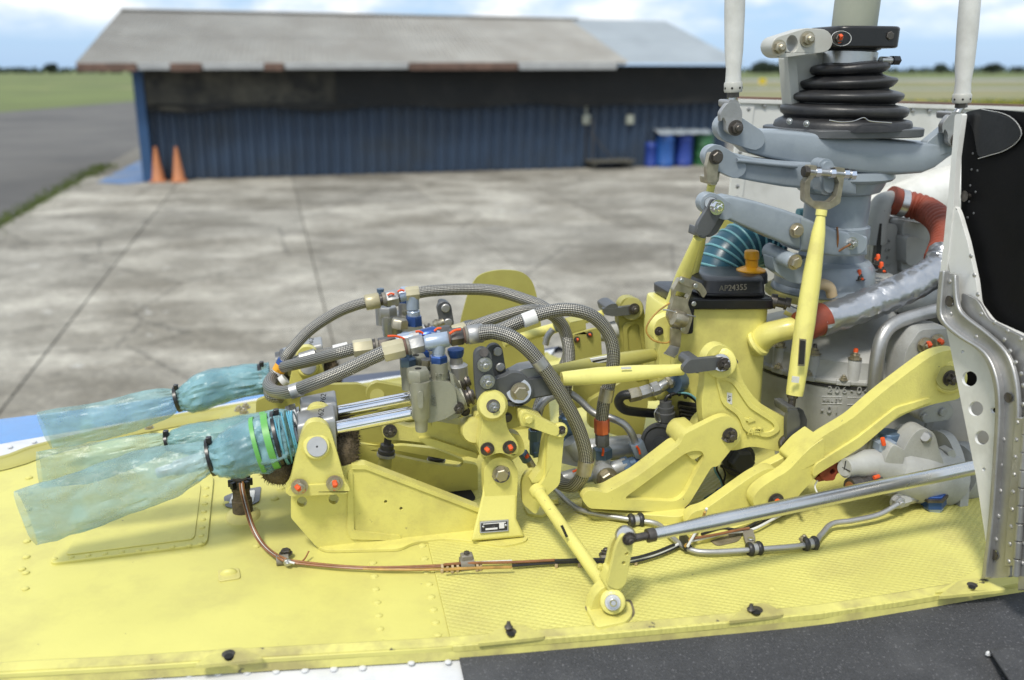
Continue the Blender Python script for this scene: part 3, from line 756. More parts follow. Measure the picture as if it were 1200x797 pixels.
# ================================================================== helicopter roof
roof = thing('helicopter_roof', 'yellow painted helicopter roof deck with riveted skin and gritty black walkway', 'helicopter roof', AWZ(.3, 1.2, 0))
NEAR = [(-90, 799), (0, 789), (134, 782), (260, 774), (400, 766), (535, 758), (694, 745), (828, 733), (960, 720), (1060, 705), (1161, 688), (1200, 682), (1300, 665)]
FAR = [(-90, 560), (0, 541), (45, 526), (160, 499), (290, 476), (400, 458), (520, 438), (640, 420)]
nearP = [PZ(*p) for p in NEAR]; farP = [PZ(*p) for p in FAR] + [AWZ(1.35, 1.76, 0)]
def bed(name, P, mat, top, t):
    mb = MB(); n = len(P)
    mb.add([p + ZV * top for p in P] + [p + ZV * (top - t) for p in P], [list(range(n)), list(range(n, 2 * n))[::-1]] + [[i, (i + 1) % n, (i + 1) % n + n, i + n] for i in range(n)])
    return emit(name, mb, mat, roof, 0.0008)
i0 = 6
# seam between the smooth front sheet and the textured aft sheet
seamN, seamF = PZ(530, 758), PZ(470, 500)
bed('smooth_deck_sheet', nearP[:5] + [seamN] + [seamF, PZ(420, 456)] + farP[:6][::-1], 'deck_paint', -.0005, .006)
bed('textured_deck_sheet', [seamN] + nearP[5:] + [AWZ(1.35, .89, 0), AWZ(1.35, 1.76, 0)] + farP[6:8][::-1] + [PZ(420, 456), seamF], 'nonslip_deck_paint', .0010, .008)
# rolled edge along the near side, with tabs for the cowl fasteners
def edge_loft(name, P, wd, mat, h0=.0035, side=-1):
    rings = []
    for i, p in enumerate(P):
        t = (P[min(i + 1, len(P) - 1)] - P[max(i - 1, 0)]).normalized(); nrm = Vector((-t.y, t.x, 0))
        rings.append([p + nrm * wd + ZV * .001, p + nrm * (wd * .75) + ZV * h0, p + nrm * .002 + ZV * (h0 * .2), p - nrm * .001 - ZV * .016, p + nrm * .008 - ZV * .018])
    mb = loft_mb(rings); return emit(name, mb, mat, roof)
edge_loft('edge_rail', spline(nearP, 6), .019, 'edge_paint')
def tab(cx, cy, hr, wpx=26):
    out = rp([(cx - wpx * 1.9, cy + 9 + wpx * .10), (cx - wpx * 1.0, cy - 2), (cx - wpx * .7, cy - 8), (cx + wpx * .7, cy - 11), (cx + wpx, cy - 7), (cx + wpx * 1.9, cy + 2), (cx + wpx * 1.6, cy + 5 - wpx * .06), (cx - wpx * 1.4, cy + 9 + wpx * .06)], 9)
    plate('edge_tab', out, .0046, .004, 'edge_paint', roof, [(cx, cy, hr, 14)], .0018, plane='z')
    p = PZ(cx, cy, .0018); k = K(p); lathe('fastener_hole', p - ZV * .002, p, [(0, hr * k * 1.05), (1, hr * k * 1.05)], 'hole_dark', roof, 14)
    lathe('hole_rim', p + ZV * .0022, p + ZV * .0040, [(0, hr * k * 1.35), (.8, hr * k * 1.25), (1, hr * k * .95)], 'dark_steel', roof, 16)
    p = PZ(cx, cy, .0064); lathe('hole_core', p, p + ZV * .0004, [(0, hr * k * .9), (1, hr * k * .88)], 'hole_dark', roof, 14)
for cx, cy, r, wpx in ((268, 769, 6, 22), (599, 743, 5, 22), (886, 717, 6, 18), (1139, 688, 4.6, 22)): tab(cx, cy, r, wpx)
for cx, cy in ((596, 737), (880, 716)):
    p = PZ(cx, cy, .006); lathe('fastener_stub', p, p + ZV * .009, [(0, .004), (.3, .0052), (.6, .003), (1, .0022)], 'dark_steel', roof, 10)
# rivets of the deck (countable ones near the camera are single parts)
rr = [(x, y) for a, b, n in (((437, 660), (447, 753), 7), ((495, 640), (513, 745), 8), ((322, 585), (336, 560), 3), ((1168, 672), (1182, 668), 2)) for x, y in lerp2(a, b, n)]
for x, y in rr: fix('rivet', PZ(x, y, -.0005), 5.2, 'deck_paint', roof, ZV)
def seam_rows():
    out = []
    for a, b, n in (((300, 590), (330, 655), 0), ((30, 690), (34, 560), 8), ((20, 770), (430, 740), 0), ((905, 640), (1130, 600), 0), ((560, 700), (700, 680), 0)):
        if n: out += lerp2(a, b, n)
    return out + [(26, 667), (420, 470), (265, 590), (301, 640), (440, 460), (640, 520), (745, 470), (905, 690), (740, 610)]
for x, y in seam_rows(): fix('rivet', PZ(x, y, 0), 4.4, 'deck_paint', roof, ZV)
# raised access panel and small blister
panel = plate('access_panel', rp([(57, 660), (243, 637), (251, 556), (182, 560), (88, 600)], 8), .003, .004, 'deck_paint', roof, bevel=.0015, plane='z')
plate('panel_lip', rp([(76, 650), (228, 631), (236, 566), (186, 569), (100, 606)], 6), .0048, .002, 'deck_paint', panel, bevel=.001, plane='z')
for x, y in lerp2((235, 637), (242, 572), 8) + lerp2((64, 655), (222, 639), 9): fix('rivet', PZ(x, y, .003), 3.6, 'deck_paint', roof, ZV)
plate('patch', rp([(255, 668), (280, 665), (282, 677), (256, 681)], 3), .0015, .002, 'sealant', roof, plane='z')
p = PZ(268, 672, .001); emit('blister', loft_mb([sup(p + ZV * (.007 * math.sin(t)), AV, BV, .011 * math.cos(t), .006 * math.cos(t), 1, 14) for t in (0, .5, 1, 1.4)]), 'deck_paint', roof)
# bare skin below the edge: white in front, black anti-slip grit behind
def band(name, A, B, mat, za, zb, t=.004):
    mb = MB(); n = len(A)
    for off in (0, -t):
        mb.v += [PZ(*p) * 1 + ZV * (za + off) for p in A]; mb.v += [PZ(*p) + ZV * (zb + off) for p in B]
    for i in range(n - 1): mb.f.append([i, i + 1, n + i + 1, n + i]); mb.f.append([2 * n + i, 3 * n + i, 3 * n + i + 1, 2 * n + i + 1])
    for i in range(n - 1): mb.f.append([n + i, n + i + 1, 3 * n + i + 1, 3 * n + i])
    return emit(name, mb, mat, roof)
lowN = [(x, y + 1) for x, y in NEAR]
under = band('roof_skin', [(x, y - 8) for x, y in lowN], [(x, 1150) for x, y in lowN], 'skin_white', -.016, -.10)
wk = [(537, 759)] + [p for p in lowN if p[0] > 536]
band('walkway', [(x, y - 5) for x, y in wk], [(650, 1150)] + [(x, 1150) for x, y in wk[1:]], 'walkway_grit', -.0125, -.0965)
for x, y in lerp2((20, 790), (425, 774), 13): fix('rivet', PZ(x, y + 9, -.018), 5, 'skin_white', roof, ZV)
for x, y in ((482, 777), (525, 776)): fix('rivet', PZ(x, y, -.016), 4.5, 'skin_white', roof, ZV)
q = PZ(1200, 765, -.028); mb = MB()
mb.add([PZ(1157, 762, -.06), PZ(1260, 742, -.06), PZ(1320, 800, -.06), PZ(1190, 812, -.06), PZ(1159, 762, -.018), PZ(1262, 744, -.018), PZ(1318, 800, -.018), PZ(1192, 812, -.018)], [[0, 1, 5, 4], [1, 2, 6, 5], [2, 3, 7, 6], [3, 0, 4, 7], [4, 5, 6, 7]])
emit('step_wedge', mb, 'walkway_grit', roof, .002)
p = PZ(1159, 761, -.019); emit('paint_nick', loft_mb([sup(p + ZV * (z - .004), AV, BV, r, r * .8, 1, 8) for z, r in ((-.003, .0035), (0, .003), (.0015, .001))]), 'skin_white', roof)
# far edge: yellow ledge, white band, blue band, navy shoulder falling away
E0 = [(-90, 556), (0, 538), (45, 523), (160, 497), (290, 474), (400, 456), (520, 436), (640, 415)]
E1 = [(-90, 534), (0, 518), (45, 510), (180, 487), (310, 463), (415, 446), (530, 428), (650, 407)]
E2 = [(-90, 494), (0, 484), (100, 472), (200, 458), (310, 445), (420, 433), (535, 420), (655, 400)]
E3 = [(-90, 489), (0, 479), (100, 467), (200, 453), (310, 440), (420, 428), (540, 414), (660, 394)]
def farband(name, A, B, za, zb, mat):
    a, b = spline([PZ(*p) + ZV * za for p in A], 4), spline([PZ(*p) + ZV * zb for p in B], 4); n = len(a)
    mb = MB(); mb.add(a + b + [p - ZV * .01 for p in a] + [p - ZV * .01 for p in b], [[i, i + 1, n + i + 1, n + i] for i in range(n - 1)] + [[3 * n + i, 3 * n + i + 1, 2 * n + i + 1, 2 * n + i] for i in range(n - 1)] + [[n + i, n + i + 1, 3 * n + i + 1, 3 * n + i] for i in range(n - 1)])
    return emit(name, mb, mat, roof)
farband('far_white_band', [(x, y + 8) for x, y in E0], E1, -.004, -.004, 'skin_white')
farband('far_blue_band', E1[:5], E2[:5], -.004, -.012, 'skin_blue')
farband('far_dark_band', E1[4:], E2[4:], -.004, -.012, 'skin_navy')
farband('far_shoulder', E2, E3, -.012, -.03, 'skin_navy')
led = spline([PZ(*p) for p in E0], 5); rings = []
for i, p in enumerate(led):
    t = (led[min(i + 1, len(led) - 1)] - led[max(i - 1, 0)]).normalized(); nr = Vector((-t.y, t.x, 0))
    rings.append([p - nr * .055 + ZV * .001, p - nr * .050 + ZV * .004, p - nr * .012 + ZV * .004, p - nr * .010 + ZV * .006, p - nr * .002 + ZV * .006, p + ZV * -.004])
emit('far_ledge', loft_mb(rings), 'olive_yellow', roof)
plate('ledge_tab', rp([(255, 490), (272, 477), (300, 472), (318, 480), (316, 486), (262, 494)], 5), .012, .012, 'olive_yellow', roof, plane='z')
for x, y in ((280, 481), (288, 478), (286, 484), (175, 502)): fix('nut', PZ(x, y, .012), 3.6, 'cadmium', roof, ZV)
for x, y in lerp2((12, 524), (40, 518), 2) + lerp2((350, 463), (392, 456), 3): fix('rivet', PZ(x, y, -.002), 3.2, 'skin_white', roof, ZV)
# opening under the servo support
p = PZ(540, 540, .0016)
mb = MB(); o_ = rp([(462, 556), (500, 553), (548, 568), (560, 586), (520, 588), (480, 574)], 8)
emit('deck_opening', prism_mb(o_, lambda x, y: PZ(x, y, .0022), -ZV * .001), 'hole_dark', roof)

# ------------------------------------------------ far cowl panel
FW = 1.72
cowl = thing('far_cowl_panel', 'white riveted cowl panel standing behind the rotor mast', 'cowl panel', PW(960, 330, FW))
plate('panel_skin', [(868, 116), (1000, 119), (1130, 123), (1330, 130), (1330, 350), (800, 380), (848, 300), (858, 200)], FW, .006, 'white_paint', cowl)
plate('edge_strip', [(867, 113), (1330, 126), (1330, 131), (867, 118)], FW - .004, .014, 'rust', cowl)
plate('edge_channel', [(866, 116), (1330, 129), (1330, 134), (866, 121)], FW - .006, .005, 'white_paint', cowl, bevel=.0008)
plate('seam_strip', [(868, 118), (885, 119), (868, 250), (860, 300), (846, 300), (858, 200)], FW - .003, .003, 'white_paint', cowl, bevel=.0008)
for x, y in [(877 + 0, 128)] + lerp2((896, 124), (1128, 131), 13) + lerp2((868, 165), (862, 245), 7): fix('rivet', PW(x, y, FW - .002), 3.0, 'bare_aluminium', cowl)
mb = MB(); loft_mb([sup(PW(x, y, FW - .02), BV, ZV, .05, r * K(PW(x, y, FW)), .8, 14) for x, y, r in ((950, 290, 20), (1010, 262, 30), (1080, 240, 36), (1150, 225, 40))], mb)
emit('inner_fairing', mb, 'white_paint', cowl)
plate('corner_gusset', rp([(846, 258), (866, 236), (884, 268), (868, 300), (846, 296)], 4), FW - .03, .02, 'olive_yellow', cowl, bevel=.001)
# ------------------------------------------------ engine firewall behind the transmission
fwl = thing('engine_firewall', 'dark engine firewall behind the right side of the transmission', 'firewall', AWZ(1.12, 1.4, 0))
box('wall_sheet', AWZ(1.12, 1.36, .12), (.006, .30, .13), 'black_panel_paint', fwl)
for k in range(4): box('stiffener', AWZ(1.111, 1.12 + .15 * k, .12), (.004, .012, .12), 'gunmetal', fwl)
# ------------------------------------------------ cowling door frame on the right
FA = .83
fr = thing('cowl_door_frame', 'bare aluminium cowl door frame with black inner panel and piano hinge, right edge', 'door frame', PA(1165, 678, FA))
def apl(name, o, a, t, mat, par, holes=(), bevel=.0012): return plate(name, o, a, t, mat, par, holes, bevel, plane='a')
apl('black_door_panel', rp([(1127, 134), (1150, 127), (1205, 132), (1340, 140), (1340, 460), (1205, 400), (1178, 384), (1152, 362), (1140, 300), (1126, 250)], 5), FA + .012, .004, 'black_panel_paint', fr)
apl('curved_flap', rp([(1128, 132), (1150, 127), (1188, 140), (1198, 155), (1190, 168), (1172, 178), (1146, 186), (1140, 150)], 8), FA + .007, .004, 'black_paint', fr)
tube('flap_edge', [PA(x, y, FA + .005) for x, y in ((1146, 186), (1160, 182), (1176, 177), (1190, 168), (1197, 156), (1190, 142), (1175, 133), (1150, 128))], .3, 'label_white', fr, 6)
apl('edge_flange', rp([(1119, 134), (1128, 133), (1121, 185), (1118, 235), (1111, 300), (1104, 352), (1098, 352), (1104, 300), (1112, 220)], 3), FA - .006, .007, 'white_paint', fr)
apl('white_skin', rp([(1119, 240), (1124, 250), (1134, 284), (1144, 330), (1147, 356), (1162, 376), (1202, 394), (1340, 450), (1340, 480), (1198, 413), (1172, 400), (1150, 386), (1130, 372), (1118, 350), (1110, 300)], 5), FA - .004, .006, 'white_paint', fr)
apl('skin_lap', rp([(1126, 342), (1146, 352), (1158, 374), (1200, 396), (1340, 452), (1340, 600), (1196, 486), (1190, 440), (1172, 404), (1146, 386), (1128, 366)], 6), FA - .009, .004, 'bare_aluminium', fr)
chan_o = [(1101, 318), (1098, 350), (1099, 374), (1120, 394), (1148, 413), (1162, 442), (1166, 480), (1163, 540), (1158, 610), (1150, 679)]
chan_i = [(1184, 676), (1187, 610), (1191, 540), (1193, 480), (1189, 440), (1178, 412), (1156, 390), (1128, 368), (1121, 352), (1119, 322)]
co_ = [tuple(v) for v in spline([Vector((x, y, 0)).to_2d().to_3d() for x, y in chan_o], 4)]; ci_ = [tuple(v) for v in spline([Vector((x, y, 0)) for x, y in chan_i], 4)]
out = [(v[0], v[1]) for v in co_] + [(v[0], v[1]) for v in ci_]
apl('channel', out, FA - .016, .004, 'bare_aluminium', fr, [(1112, 353, 5.5, 12), (1181, 466, 5.2, 12), (1164, 650, 5.5, 12)], .0015)
lipo = [(v[0], v[1]) for v in co_]; lip = lipo + [(x + 5, y - 1) for x, y in lipo[::-1]]
apl('channel_lip', lip, FA - .024, .010, 'bare_aluminium', fr, (), .0015)
lip2 = [(v[0], v[1]) for v in ci_]; lip2 = lip2 + [(x - 4, y + 1) for x, y in lip2[::-1]]
apl('channel_rib', lip2, FA - .020, .006, 'bare_aluminium', fr, (), .0015)
apl('gusset_plate', rp([(1108, 380), (1130, 390), (1158, 408), (1176, 436), (1178, 470), (1174, 540), (1166, 640), (1156, 640), (1144, 560)], 2), FA - .006, .004, 'white_paint', fr, [(1136, 444, 9, 18), (1143.5, 479, 8.6, 18), (1150.5, 513, 8.4, 18), (1128, 412, 2, 8), (1164, 481, 3.5, 10), (1153, 550, 2.2, 8)], .0012)
for x, y in [(1114, 368), (1113, 330), (1176, 515), (1173, 545), (1172, 575), (1170, 605), (1167, 632), (1158, 655)] + lerp2((1130, 372), (1172, 440), 4) + lerp2((1138, 300), (1146, 345), 3) + lerp2((1150, 368), (1196, 398), 4) + lerp2((1177, 398), (1197, 438), 4) + lerp2((1199, 452), (1199, 474), 2):
    fix('rivet', PA(x, y, FA - .016), 3.0, 'bare_aluminium', fr, -AV)
for x, y in lerp2((1140, 180), (1128, 330), 9) + lerp2((1150, 150), (1141, 250), 5): fix('rivet', PA(x, y, FA + .012), 1.6, 'gunmetal', fr, -AV)
for x, y, r in ((1112, 353, 5.5), (1181, 466, 5.2), (1164, 650, 5.5)):
    c = PA(x, y, FA - .018); k = K(c); lathe('fastener', c, c + AV * .010, [(0, r * k * 1.2), (.15, r * k * .85), (.16, r * k * .5), (1, r * k * .4)], 'dark_steel', fr, 14)
c = PA(1130, 230, FA + .004); lathe('fastener', c, c + AV * .008, [(0, .007), (.3, .0055), (.31, .0035), (1, .003)], 'dark_steel', fr, 14)
# piano hinge: two riveted leaves and the knuckles between them
hinge = apl('hinge_leaf', [(1189, 489), (1199, 489), (1190, 664), (1176, 664)], FA - .022, .0025, 'bare_aluminium', fr)
for x, y in lerp2((1192, 495), (1182, 658), 9): fix('rivet', PA(x, y, FA - .022), 2.8, 'bare_aluminium', fr, -AV)
apl('hinge_leaf', [(1205, 489), (1340, 470), (1330, 690), (1192, 692)], FA - .020, .0025, 'bare_aluminium', fr)
for x, y in lerp2((1212, 500), (1198, 660), 8): fix('rivet', PA(x, y, FA - .020), 2.8, 'bare_aluminium', fr, -AV)
for i in range(9):
    a_, b_ = (1203.5 - i * 1.45, 489 + i * 20.8), (1203.5 - (i + .93) * 1.45, 489 + (i + .93) * 20.8)
    cyl('hinge_knuckle', PA(*a_, FA - .024), PA(*b_, FA - .024), 4.2 * K(PA(*a_, FA)), 'bare_aluminium', fr, n=12, bevel=.0004)
plate('foot_flange', rp([(1095, 694), (1130, 676), (1150, 664), (1186, 660), (1196, 683), (1150, 690)], 3), .0042, .003, 'deck_paint', roof, plane='z')
# ================================================================== mast, swashplate, transmission
WM = 1.36
m0, m1 = PW(962, 335, WM), PW(1004, 8, WM)
def MX(y): return 962 + (1004 - 962) * (335 - y) / 327.0
def MP(y): return PW(MX(y), y, WM)
UPM = (m1 - m0).normalized()
def mring(y, r): return MP(y), r * K(MP(y))
def mlathe(name, rows, mat, par, n=36, angle=38):
    P0, P1 = MP(rows[0][0]), MP(rows[-1][0]); L = (P1 - P0).length
    prof = [((MP(y) - P0).length / L, r * K(MP(y))) for y, r in rows]
    return lathe(name, P0, P1, prof, mat, par, n, 0, angle)
mast = thing('rotor_mast', 'upright rotor mast with ribbed black rubber boot and black clamp collar', 'rotor mast', m0)
mlathe('shaft', [(335, 22), (60, 22), (34, 25.5), (-120, 27)], 'mast_paint', mast)
# bellows: four unequal folds, each sagging a little to one side
rings = []; N_ = 40
fold = [(150, 78, 0), (141, 76, 0), (137, 66, 1), (134, 70.5, 1), (128, 72, 1), (124, 69, 1), (121, 56, 1), (118, 60, 2), (115, 64, 2), (110, 64.5, 2), (107, 58, 2), (104, 47, 2), (102, 51, 3), (97, 55, 3), (93, 54, 3), (90, 44, 3), (87, 37, 3), (85, 42, 4), (80, 45.5, 4), (75, 43, 4), (73, 32, 4), (70, 29, 4), (58, 28.5, 0)]
for y, r, k in fold:
    c = MP(y); kk = K(c); tl = {0: 0, 1: .02, 2: .0, 3: -.035, 4: -.06}[k]; ring = []
    for i in range(N_):
        a = 2 * math.pi * i / N_; rr = r * kk * (1 + .012 * noise.noise(Vector((math.cos(a) * 2, math.sin(a) * 2, k * 3.1))))
        q = c + AV * (rr * math.cos(a)) + BV * (rr * math.sin(a)); q.z += -tl * rr * math.cos(a) + .0012 * noise.noise(Vector((math.cos(a) * 1.5, math.sin(a) * 1.5, y * .2)))
        ring.append(q)
    rings.append(ring)
def smooth_rings(rs, k=4):
    out = []
    cols = [spline([r[i] for r in rs], k) for i in range(len(rs[0]))]
    return [[c[j] for c in cols] for j in range(len(cols[0]))]
emit('rubber_boot', loft_mb(smooth_rings(rings, 3)), 'rubber', mast, angle=60)
mlathe('hose_clamp', [(76, 29.5), (75.5, 30.5), (61, 30.5), (60.5, 29.5)], 'steel', mast)
P = PW(1029, 71, WM - .012); cyl('clamp_screw', P - AV * .012 + BV * -.024, P + AV * .016 + BV * -.020, .0058, 'steel', mast, n=12)
cyl('clamp_screw_head', P + AV * .008 + BV * -.022, P + AV * .022 + BV * -.018, .0075, 'black_paint', mast, n=6)
mlathe('mast_nut', [(61, 24), (57, 33), (52, 33)], 'black_paint', mast)
# square collar split into two clamped halves
c = MP(44); kk = K(c)
rings = [sup(MP(y), AV, BV, hx * kk, hx * kk * .95, .38, 28) for y, hx in ((57, 40), (55.5, 42), (34, 42), (32, 40), (31.5, 27))]
col_ = emit('clamp_collar', loft_mb(rings), 'black_paint', mast, .0012)
for x, y in ((982, 45), (1041, 42)):
    fix('bolt', PW(x, y, WM - .058 + (.01 if x > 1000 else 0)), 4.6, 'dark_steel', mast, mark=(x < 1000))
oo = circ(986, 45, 12, 22, 9)
plate('witness_ring', oo, WM - .0565, .0008, 'label_white', mast, [circ(986, 45, 11.5, 22, 8.5)], 0)
# drive link bolted to the collar
dl = thing('drive_link', 'pale grey drive link bolted left of the mast collar with long flat arm', 'drive link', PW(930, 55, WM - .02))
plate('link_plate', hull([(917, 55, 13), (946, 47, 14), (962, 48, 14)]), WM - .035, .035, 'pale_link_paint', dl, [circ(928.5, 51.5, 6.8, 18, 10)], .002)
for x, y, r in ((912.5, 56, 6.2), (946, 46, 6.2)): pbolt(x, y, WM - .036, r, 'cadmium', dl)
plate('link_arm', rp([(923, 66), (980, 60), (985, 150), (930, 152)], 4), WM + .015, .03, 'pale_link_paint', dl, bevel=.002)
plate('arm_rib', rp([(923, 66), (933, 66), (940, 152), (930, 152)], 2), WM + .005, .012, 'pale_link_paint', dl)
# boot base ring
sw = thing('swashplate', 'blue grey swashplate with long horned arms round the mast', 'swashplate', MP(200))
c = MP(150); kk = K(c)
mb = MB()
for z, hx in ((153, 79), (152, 80), (146, 80), (145, 78)): pass
emit('boot_plate', loft_mb([sup(MP(y), AV, BV, hx * kk, hx * kk * .9, .5, 88) for y, hx in ((158, 78), (157, 79.5), (149, 79.5), (148, 78))]), 'gunmetal', sw, .001)
emit('boot_clamp_ring', loft_mb([sup(MP(y), AV, BV, hx * kk, hx * kk, 1, 40) for y, hx in ((149, 75), (148, 76.5), (143.5, 76), (142.5, 73))]), 'black_paint', sw)
for x, y in ((945, 145), (1010, 149), (1066, 151), (925, 142)): pbolt(x, y, WM - .098 + abs(x - 995) * .0006, 2.6, 'steel', sw)
tube('lock_wire', [PW(x, y, WM - .105) for x, y in ((972, 141), (985, 143), (1000, 142), (1012, 138), (1020, 142), (1045, 144))], .6, 'steel', sw, 6)
def armloft(name, st, mat, par, e=.42, n=24, chamfer=None):
    rings = []
    for x, yt, yb, w, hd in st:
        a, b = PW(x, yt, w), PW(x, yb, w); c = (a + b) * .5
        rings.append(sup(c, BV, (a - b).normalized(), hd, (a - b).length * .5, e, n))
    return emit(name, loft_mb(rings), mat, par, angle=45)
ST = [(858, 158, 166, 1.285, .014), (872, 152, 178, 1.29, .018), (892, 151, 184, 1.30, .026), (920, 152, 190, 1.32, .045), (950, 155, 195, 1.345, .068), (985, 157, 199, 1.36, .082), (1020, 160, 200, 1.36, .082), (1050, 163, 199, 1.355, .070), (1072, 165, 194, 1.345, .052), (1095, 166, 184, 1.33, .032), (1112, 162, 177, 1.325, .020)]
armloft('upper_ring', ST, 'blue_grey', sw, .22)
plate('horn', hull([(857, 150, 17), (884, 163, 13)]), 1.268, .018, 'blue_grey', sw, bevel=.003)
plate('horn', hull([(1117, 161, 15), (1096, 173, 11)]), 1.295, .018, 'blue_grey', sw, bevel=.003)
plate('stamped_panel', rp([(1097, 167), (1110, 166), (1107, 178), (1096, 179)], 2), 1.298, .006, 'gunmetal', sw, bevel=.0005)
oo = circ(901, 166, 9.5, 20); plate('inspection_ring', oo, 1.276, .0012, 'blue_grey', sw, [circ(901, 166, 8.4, 20)], 0)
ST2 = [(838, 180, 193, 1.262, .012), (855, 178, 207, 1.265, .018), (880, 184, 212, 1.275, .022), (910, 187, 217, 1.29, .028), (945, 188, 220, 1.31, .040), (980, 190, 226, 1.34, .055)]
armloft('lower_arm', ST2, 'blue_grey', sw, .22)
armloft('lower_arm_rib', [(862, 185, 190, 1.248, .008), (890, 188, 193, 1.255, .010), (930, 191, 197, 1.268, .012)], 'blue_grey', sw, .6)
plate('horn', hull([(840, 184, 14.5), (862, 196, 13)]), 1.246, .017, 'blue_grey', sw, bevel=.003)
def shift(y): return PW(985 - (y - 200) * .11, y, WM)
def slathe(name, rows, mat, par, cx=lambda y: 985 - (y - 200) * .11, n=36, e=1):
    rings = [sup(PW(cx(y), y, WM), AV, BV, r * K(PW(cx(y), y, WM)), r * K(PW(cx(y), y, WM)), e, n) for y, r in rows]
    return emit(name, loft_mb(rings), mat, par)
slathe('lower_ring', [(196, 52), (198, 60), (206, 61), (209, 58), (211, 52), (218, 49), (223, 46), (226, 37)], 'blue_grey', sw)
slathe('support_sleeve', [(222, 37), (262, 36.5), (264, 40), (272, 40.5), (282, 40), (288, 37), (330, 37)], 'blue_grey', sw)
slathe('base_flange', [(303, 40), (305, 52), (311, 56), (330, 57), (333, 60), (337, 61), (341, 58)], 'blue_grey', sw, cx=lambda y: 966)
slathe('base_gasket', [(338, 66), (340, 67), (345, 67), (346, 65)], 'sealant', sw, cx=lambda y: 968, e=.85)
for x, y, w in ((945, 314, 1.295), (1007, 325, 1.285), (1029, 307, 1.33), (1033, 316, 1.31), (948, 322, 1.285)): fix('nut', PW(x, y + 3, w), 4.4, 'dark_steel', sw, ZV, mark=True); lathe('stud', PW(x, y + 2, w), PW(x, y - 9, w), [(0, .0032), (.9, .0032), (1, .0022)], 'torque_mark', sw, 10)
# white pitch links
for k, (x0, y0, xt, lab, wl) in enumerate(((857, 148, 863, 'white pitch link left of the mast, joined to the swashplate horn', 1.262), (1117, 162, 1145, 'white pitch link right of the mast, above the black door panel', 1.290))):
    L_ = thing('pitch_link', lab, 'pitch link', PW(x0, y0, wl), 'white pitch links')
    top, mid, low = PW(xt, -140 if k == 0 else -160, wl), PW(x0 + (xt - x0) * .38, 96, wl), PW(x0 + (xt - x0) * .15, 124 if k == 0 else 128, wl)
    ax = (top - low); ln = ax.length; kk = K(low)
    d = ax / ln
    b0 = PW(x0 + (xt - x0) * .36, 103 if k == 0 else 116, wl)
    lathe('link_tube', b0, b0 + d * .42, [(0, 9.3 * kk), (.02, 9.3 * kk), (.06, 8.6 * kk), (.12, 10.5 * kk), (.24, 11.6 * kk), (1, 11.4 * kk)], 'white_paint', L_, 24)
    lathe('lock_collar', b0 - d * .006, b0 + d * .008, [(0, 9.8 * kk), (.15, 10.6 * kk), (.85, 10.6 * kk), (1, 9.8 * kk)], 'pale_link_paint', L_, 24)
    for i in range(7): a = i * .9; u, v = frame_of(d); lathe('collar_hole', b0 + (u * math.cos(a) + v * math.sin(a)) * 10.55 * kk, b0 + (u * math.cos(a) + v * math.sin(a)) * 10.9 * kk, [(0, .0016), (1, .0016)], 'hole_dark', L_, 8)
    lathe('jam_nut', b0 - d * .013, b0 - d * .006, [(0, 7 * kk), (1, 7 * kk)], 'dark_steel', L_, 6)
    s1 = PW(x0, y0 - 22, wl)
    lathe('threaded_shank', b0 - d * .012, s1, [(0, 4.6 * kk), (1, 4.6 * kk)], 'steel', L_, 14)
    kk2 = x0
    fork = rp([(x0 - 13, y0 - 16), (x0 - 4, y0 - 28), (x0 + 7, y0 - 28), (x0 + 13, y0 - 18), (x0 + 12, y0 + 8), (x0 + 4, y0 + 12), (x0 - 6, y0 + 6), (x0 - 6, y0 - 6), (x0 - 10, y0 - 12), (x0 - 12, y0 - 4)], 4)
    plate('clevis', fork, wl - .010, .010, 'bare_aluminium', L_, bevel=.0015)
    plate('clevis', rp([(x0 - 6, y0 - 15), (x0 - 2, y0 - 30), (x0 + 8, y0 - 30), (x0 + 10, y0 + 6), (x0 - 5, y0 + 4), (x0 - 6, y0 - 2)], 4), wl + .018, .008, 'bare_aluminium', L_, bevel=.0015)
    plate('clevis_bridge', rp([(x0 - 3, y0 - 31), (x0 + 8, y0 - 31), (x0 + 11, y0 - 22), (x0 - 3, y0 - 22)], 3), wl - .009, .034, 'bare_aluminium', L_, bevel=.0015)
    pbolt(x0 + 5, y0 + 2, wl - .010, 6.2, 'dark_steel', L_)
# silver fork of the aft control link, held on the swashplate lug
aft = thing('control_link', 'bright yellow control tube hanging from the silver fork under the swashplate', 'control link', PW(930, 520, 1.17))
Z = lambda L: [(x / 3.987 + 780, y / 3.987 + 160) for x, y in L]
plate('swash_lug', hull([(968, 195, 9), (969, 222, 7)]), 1.225, .022, 'blue_grey', sw, bevel=.003)
plate('swash_lug_face', hull([(971, 196, 7), (972, 220, 6)]), 1.219, .01, 'blue_grey', sw, bevel=.003)
plate('fork', rp(Z([(672, 135), (706, 135), (706, 178), (676, 212), (674, 278), (692, 303), (768, 307), (797, 280), (812, 216), (797, 182), (800, 145), (838, 147), (833, 205), (816, 312), (772, 338), (742, 346), (700, 338), (650, 302), (651, 215), (668, 190)]), 2), 1.208, .013, 'cadmium', aft, bevel=.0016)
cyl('cross_bolt', PW(944, 201, 1.212), PW(1000, 205, 1.212), .0052, 'steel', aft, n=14)
for x, y in ((944, 201), (957, 202), (974, 203), (990, 204), (998, 205)): lathe('cross_nut', PW(x - 2.5, y, 1.212), PW(x + 3, y, 1.212), [(0, .0078), (1, .0078)], 'chrome' if x > 950 else 'dark_steel', aft, 8)
t0_, t1_ = PW(963, 246, 1.205), PW(931, 463, 1.165); kk = K(t1_)
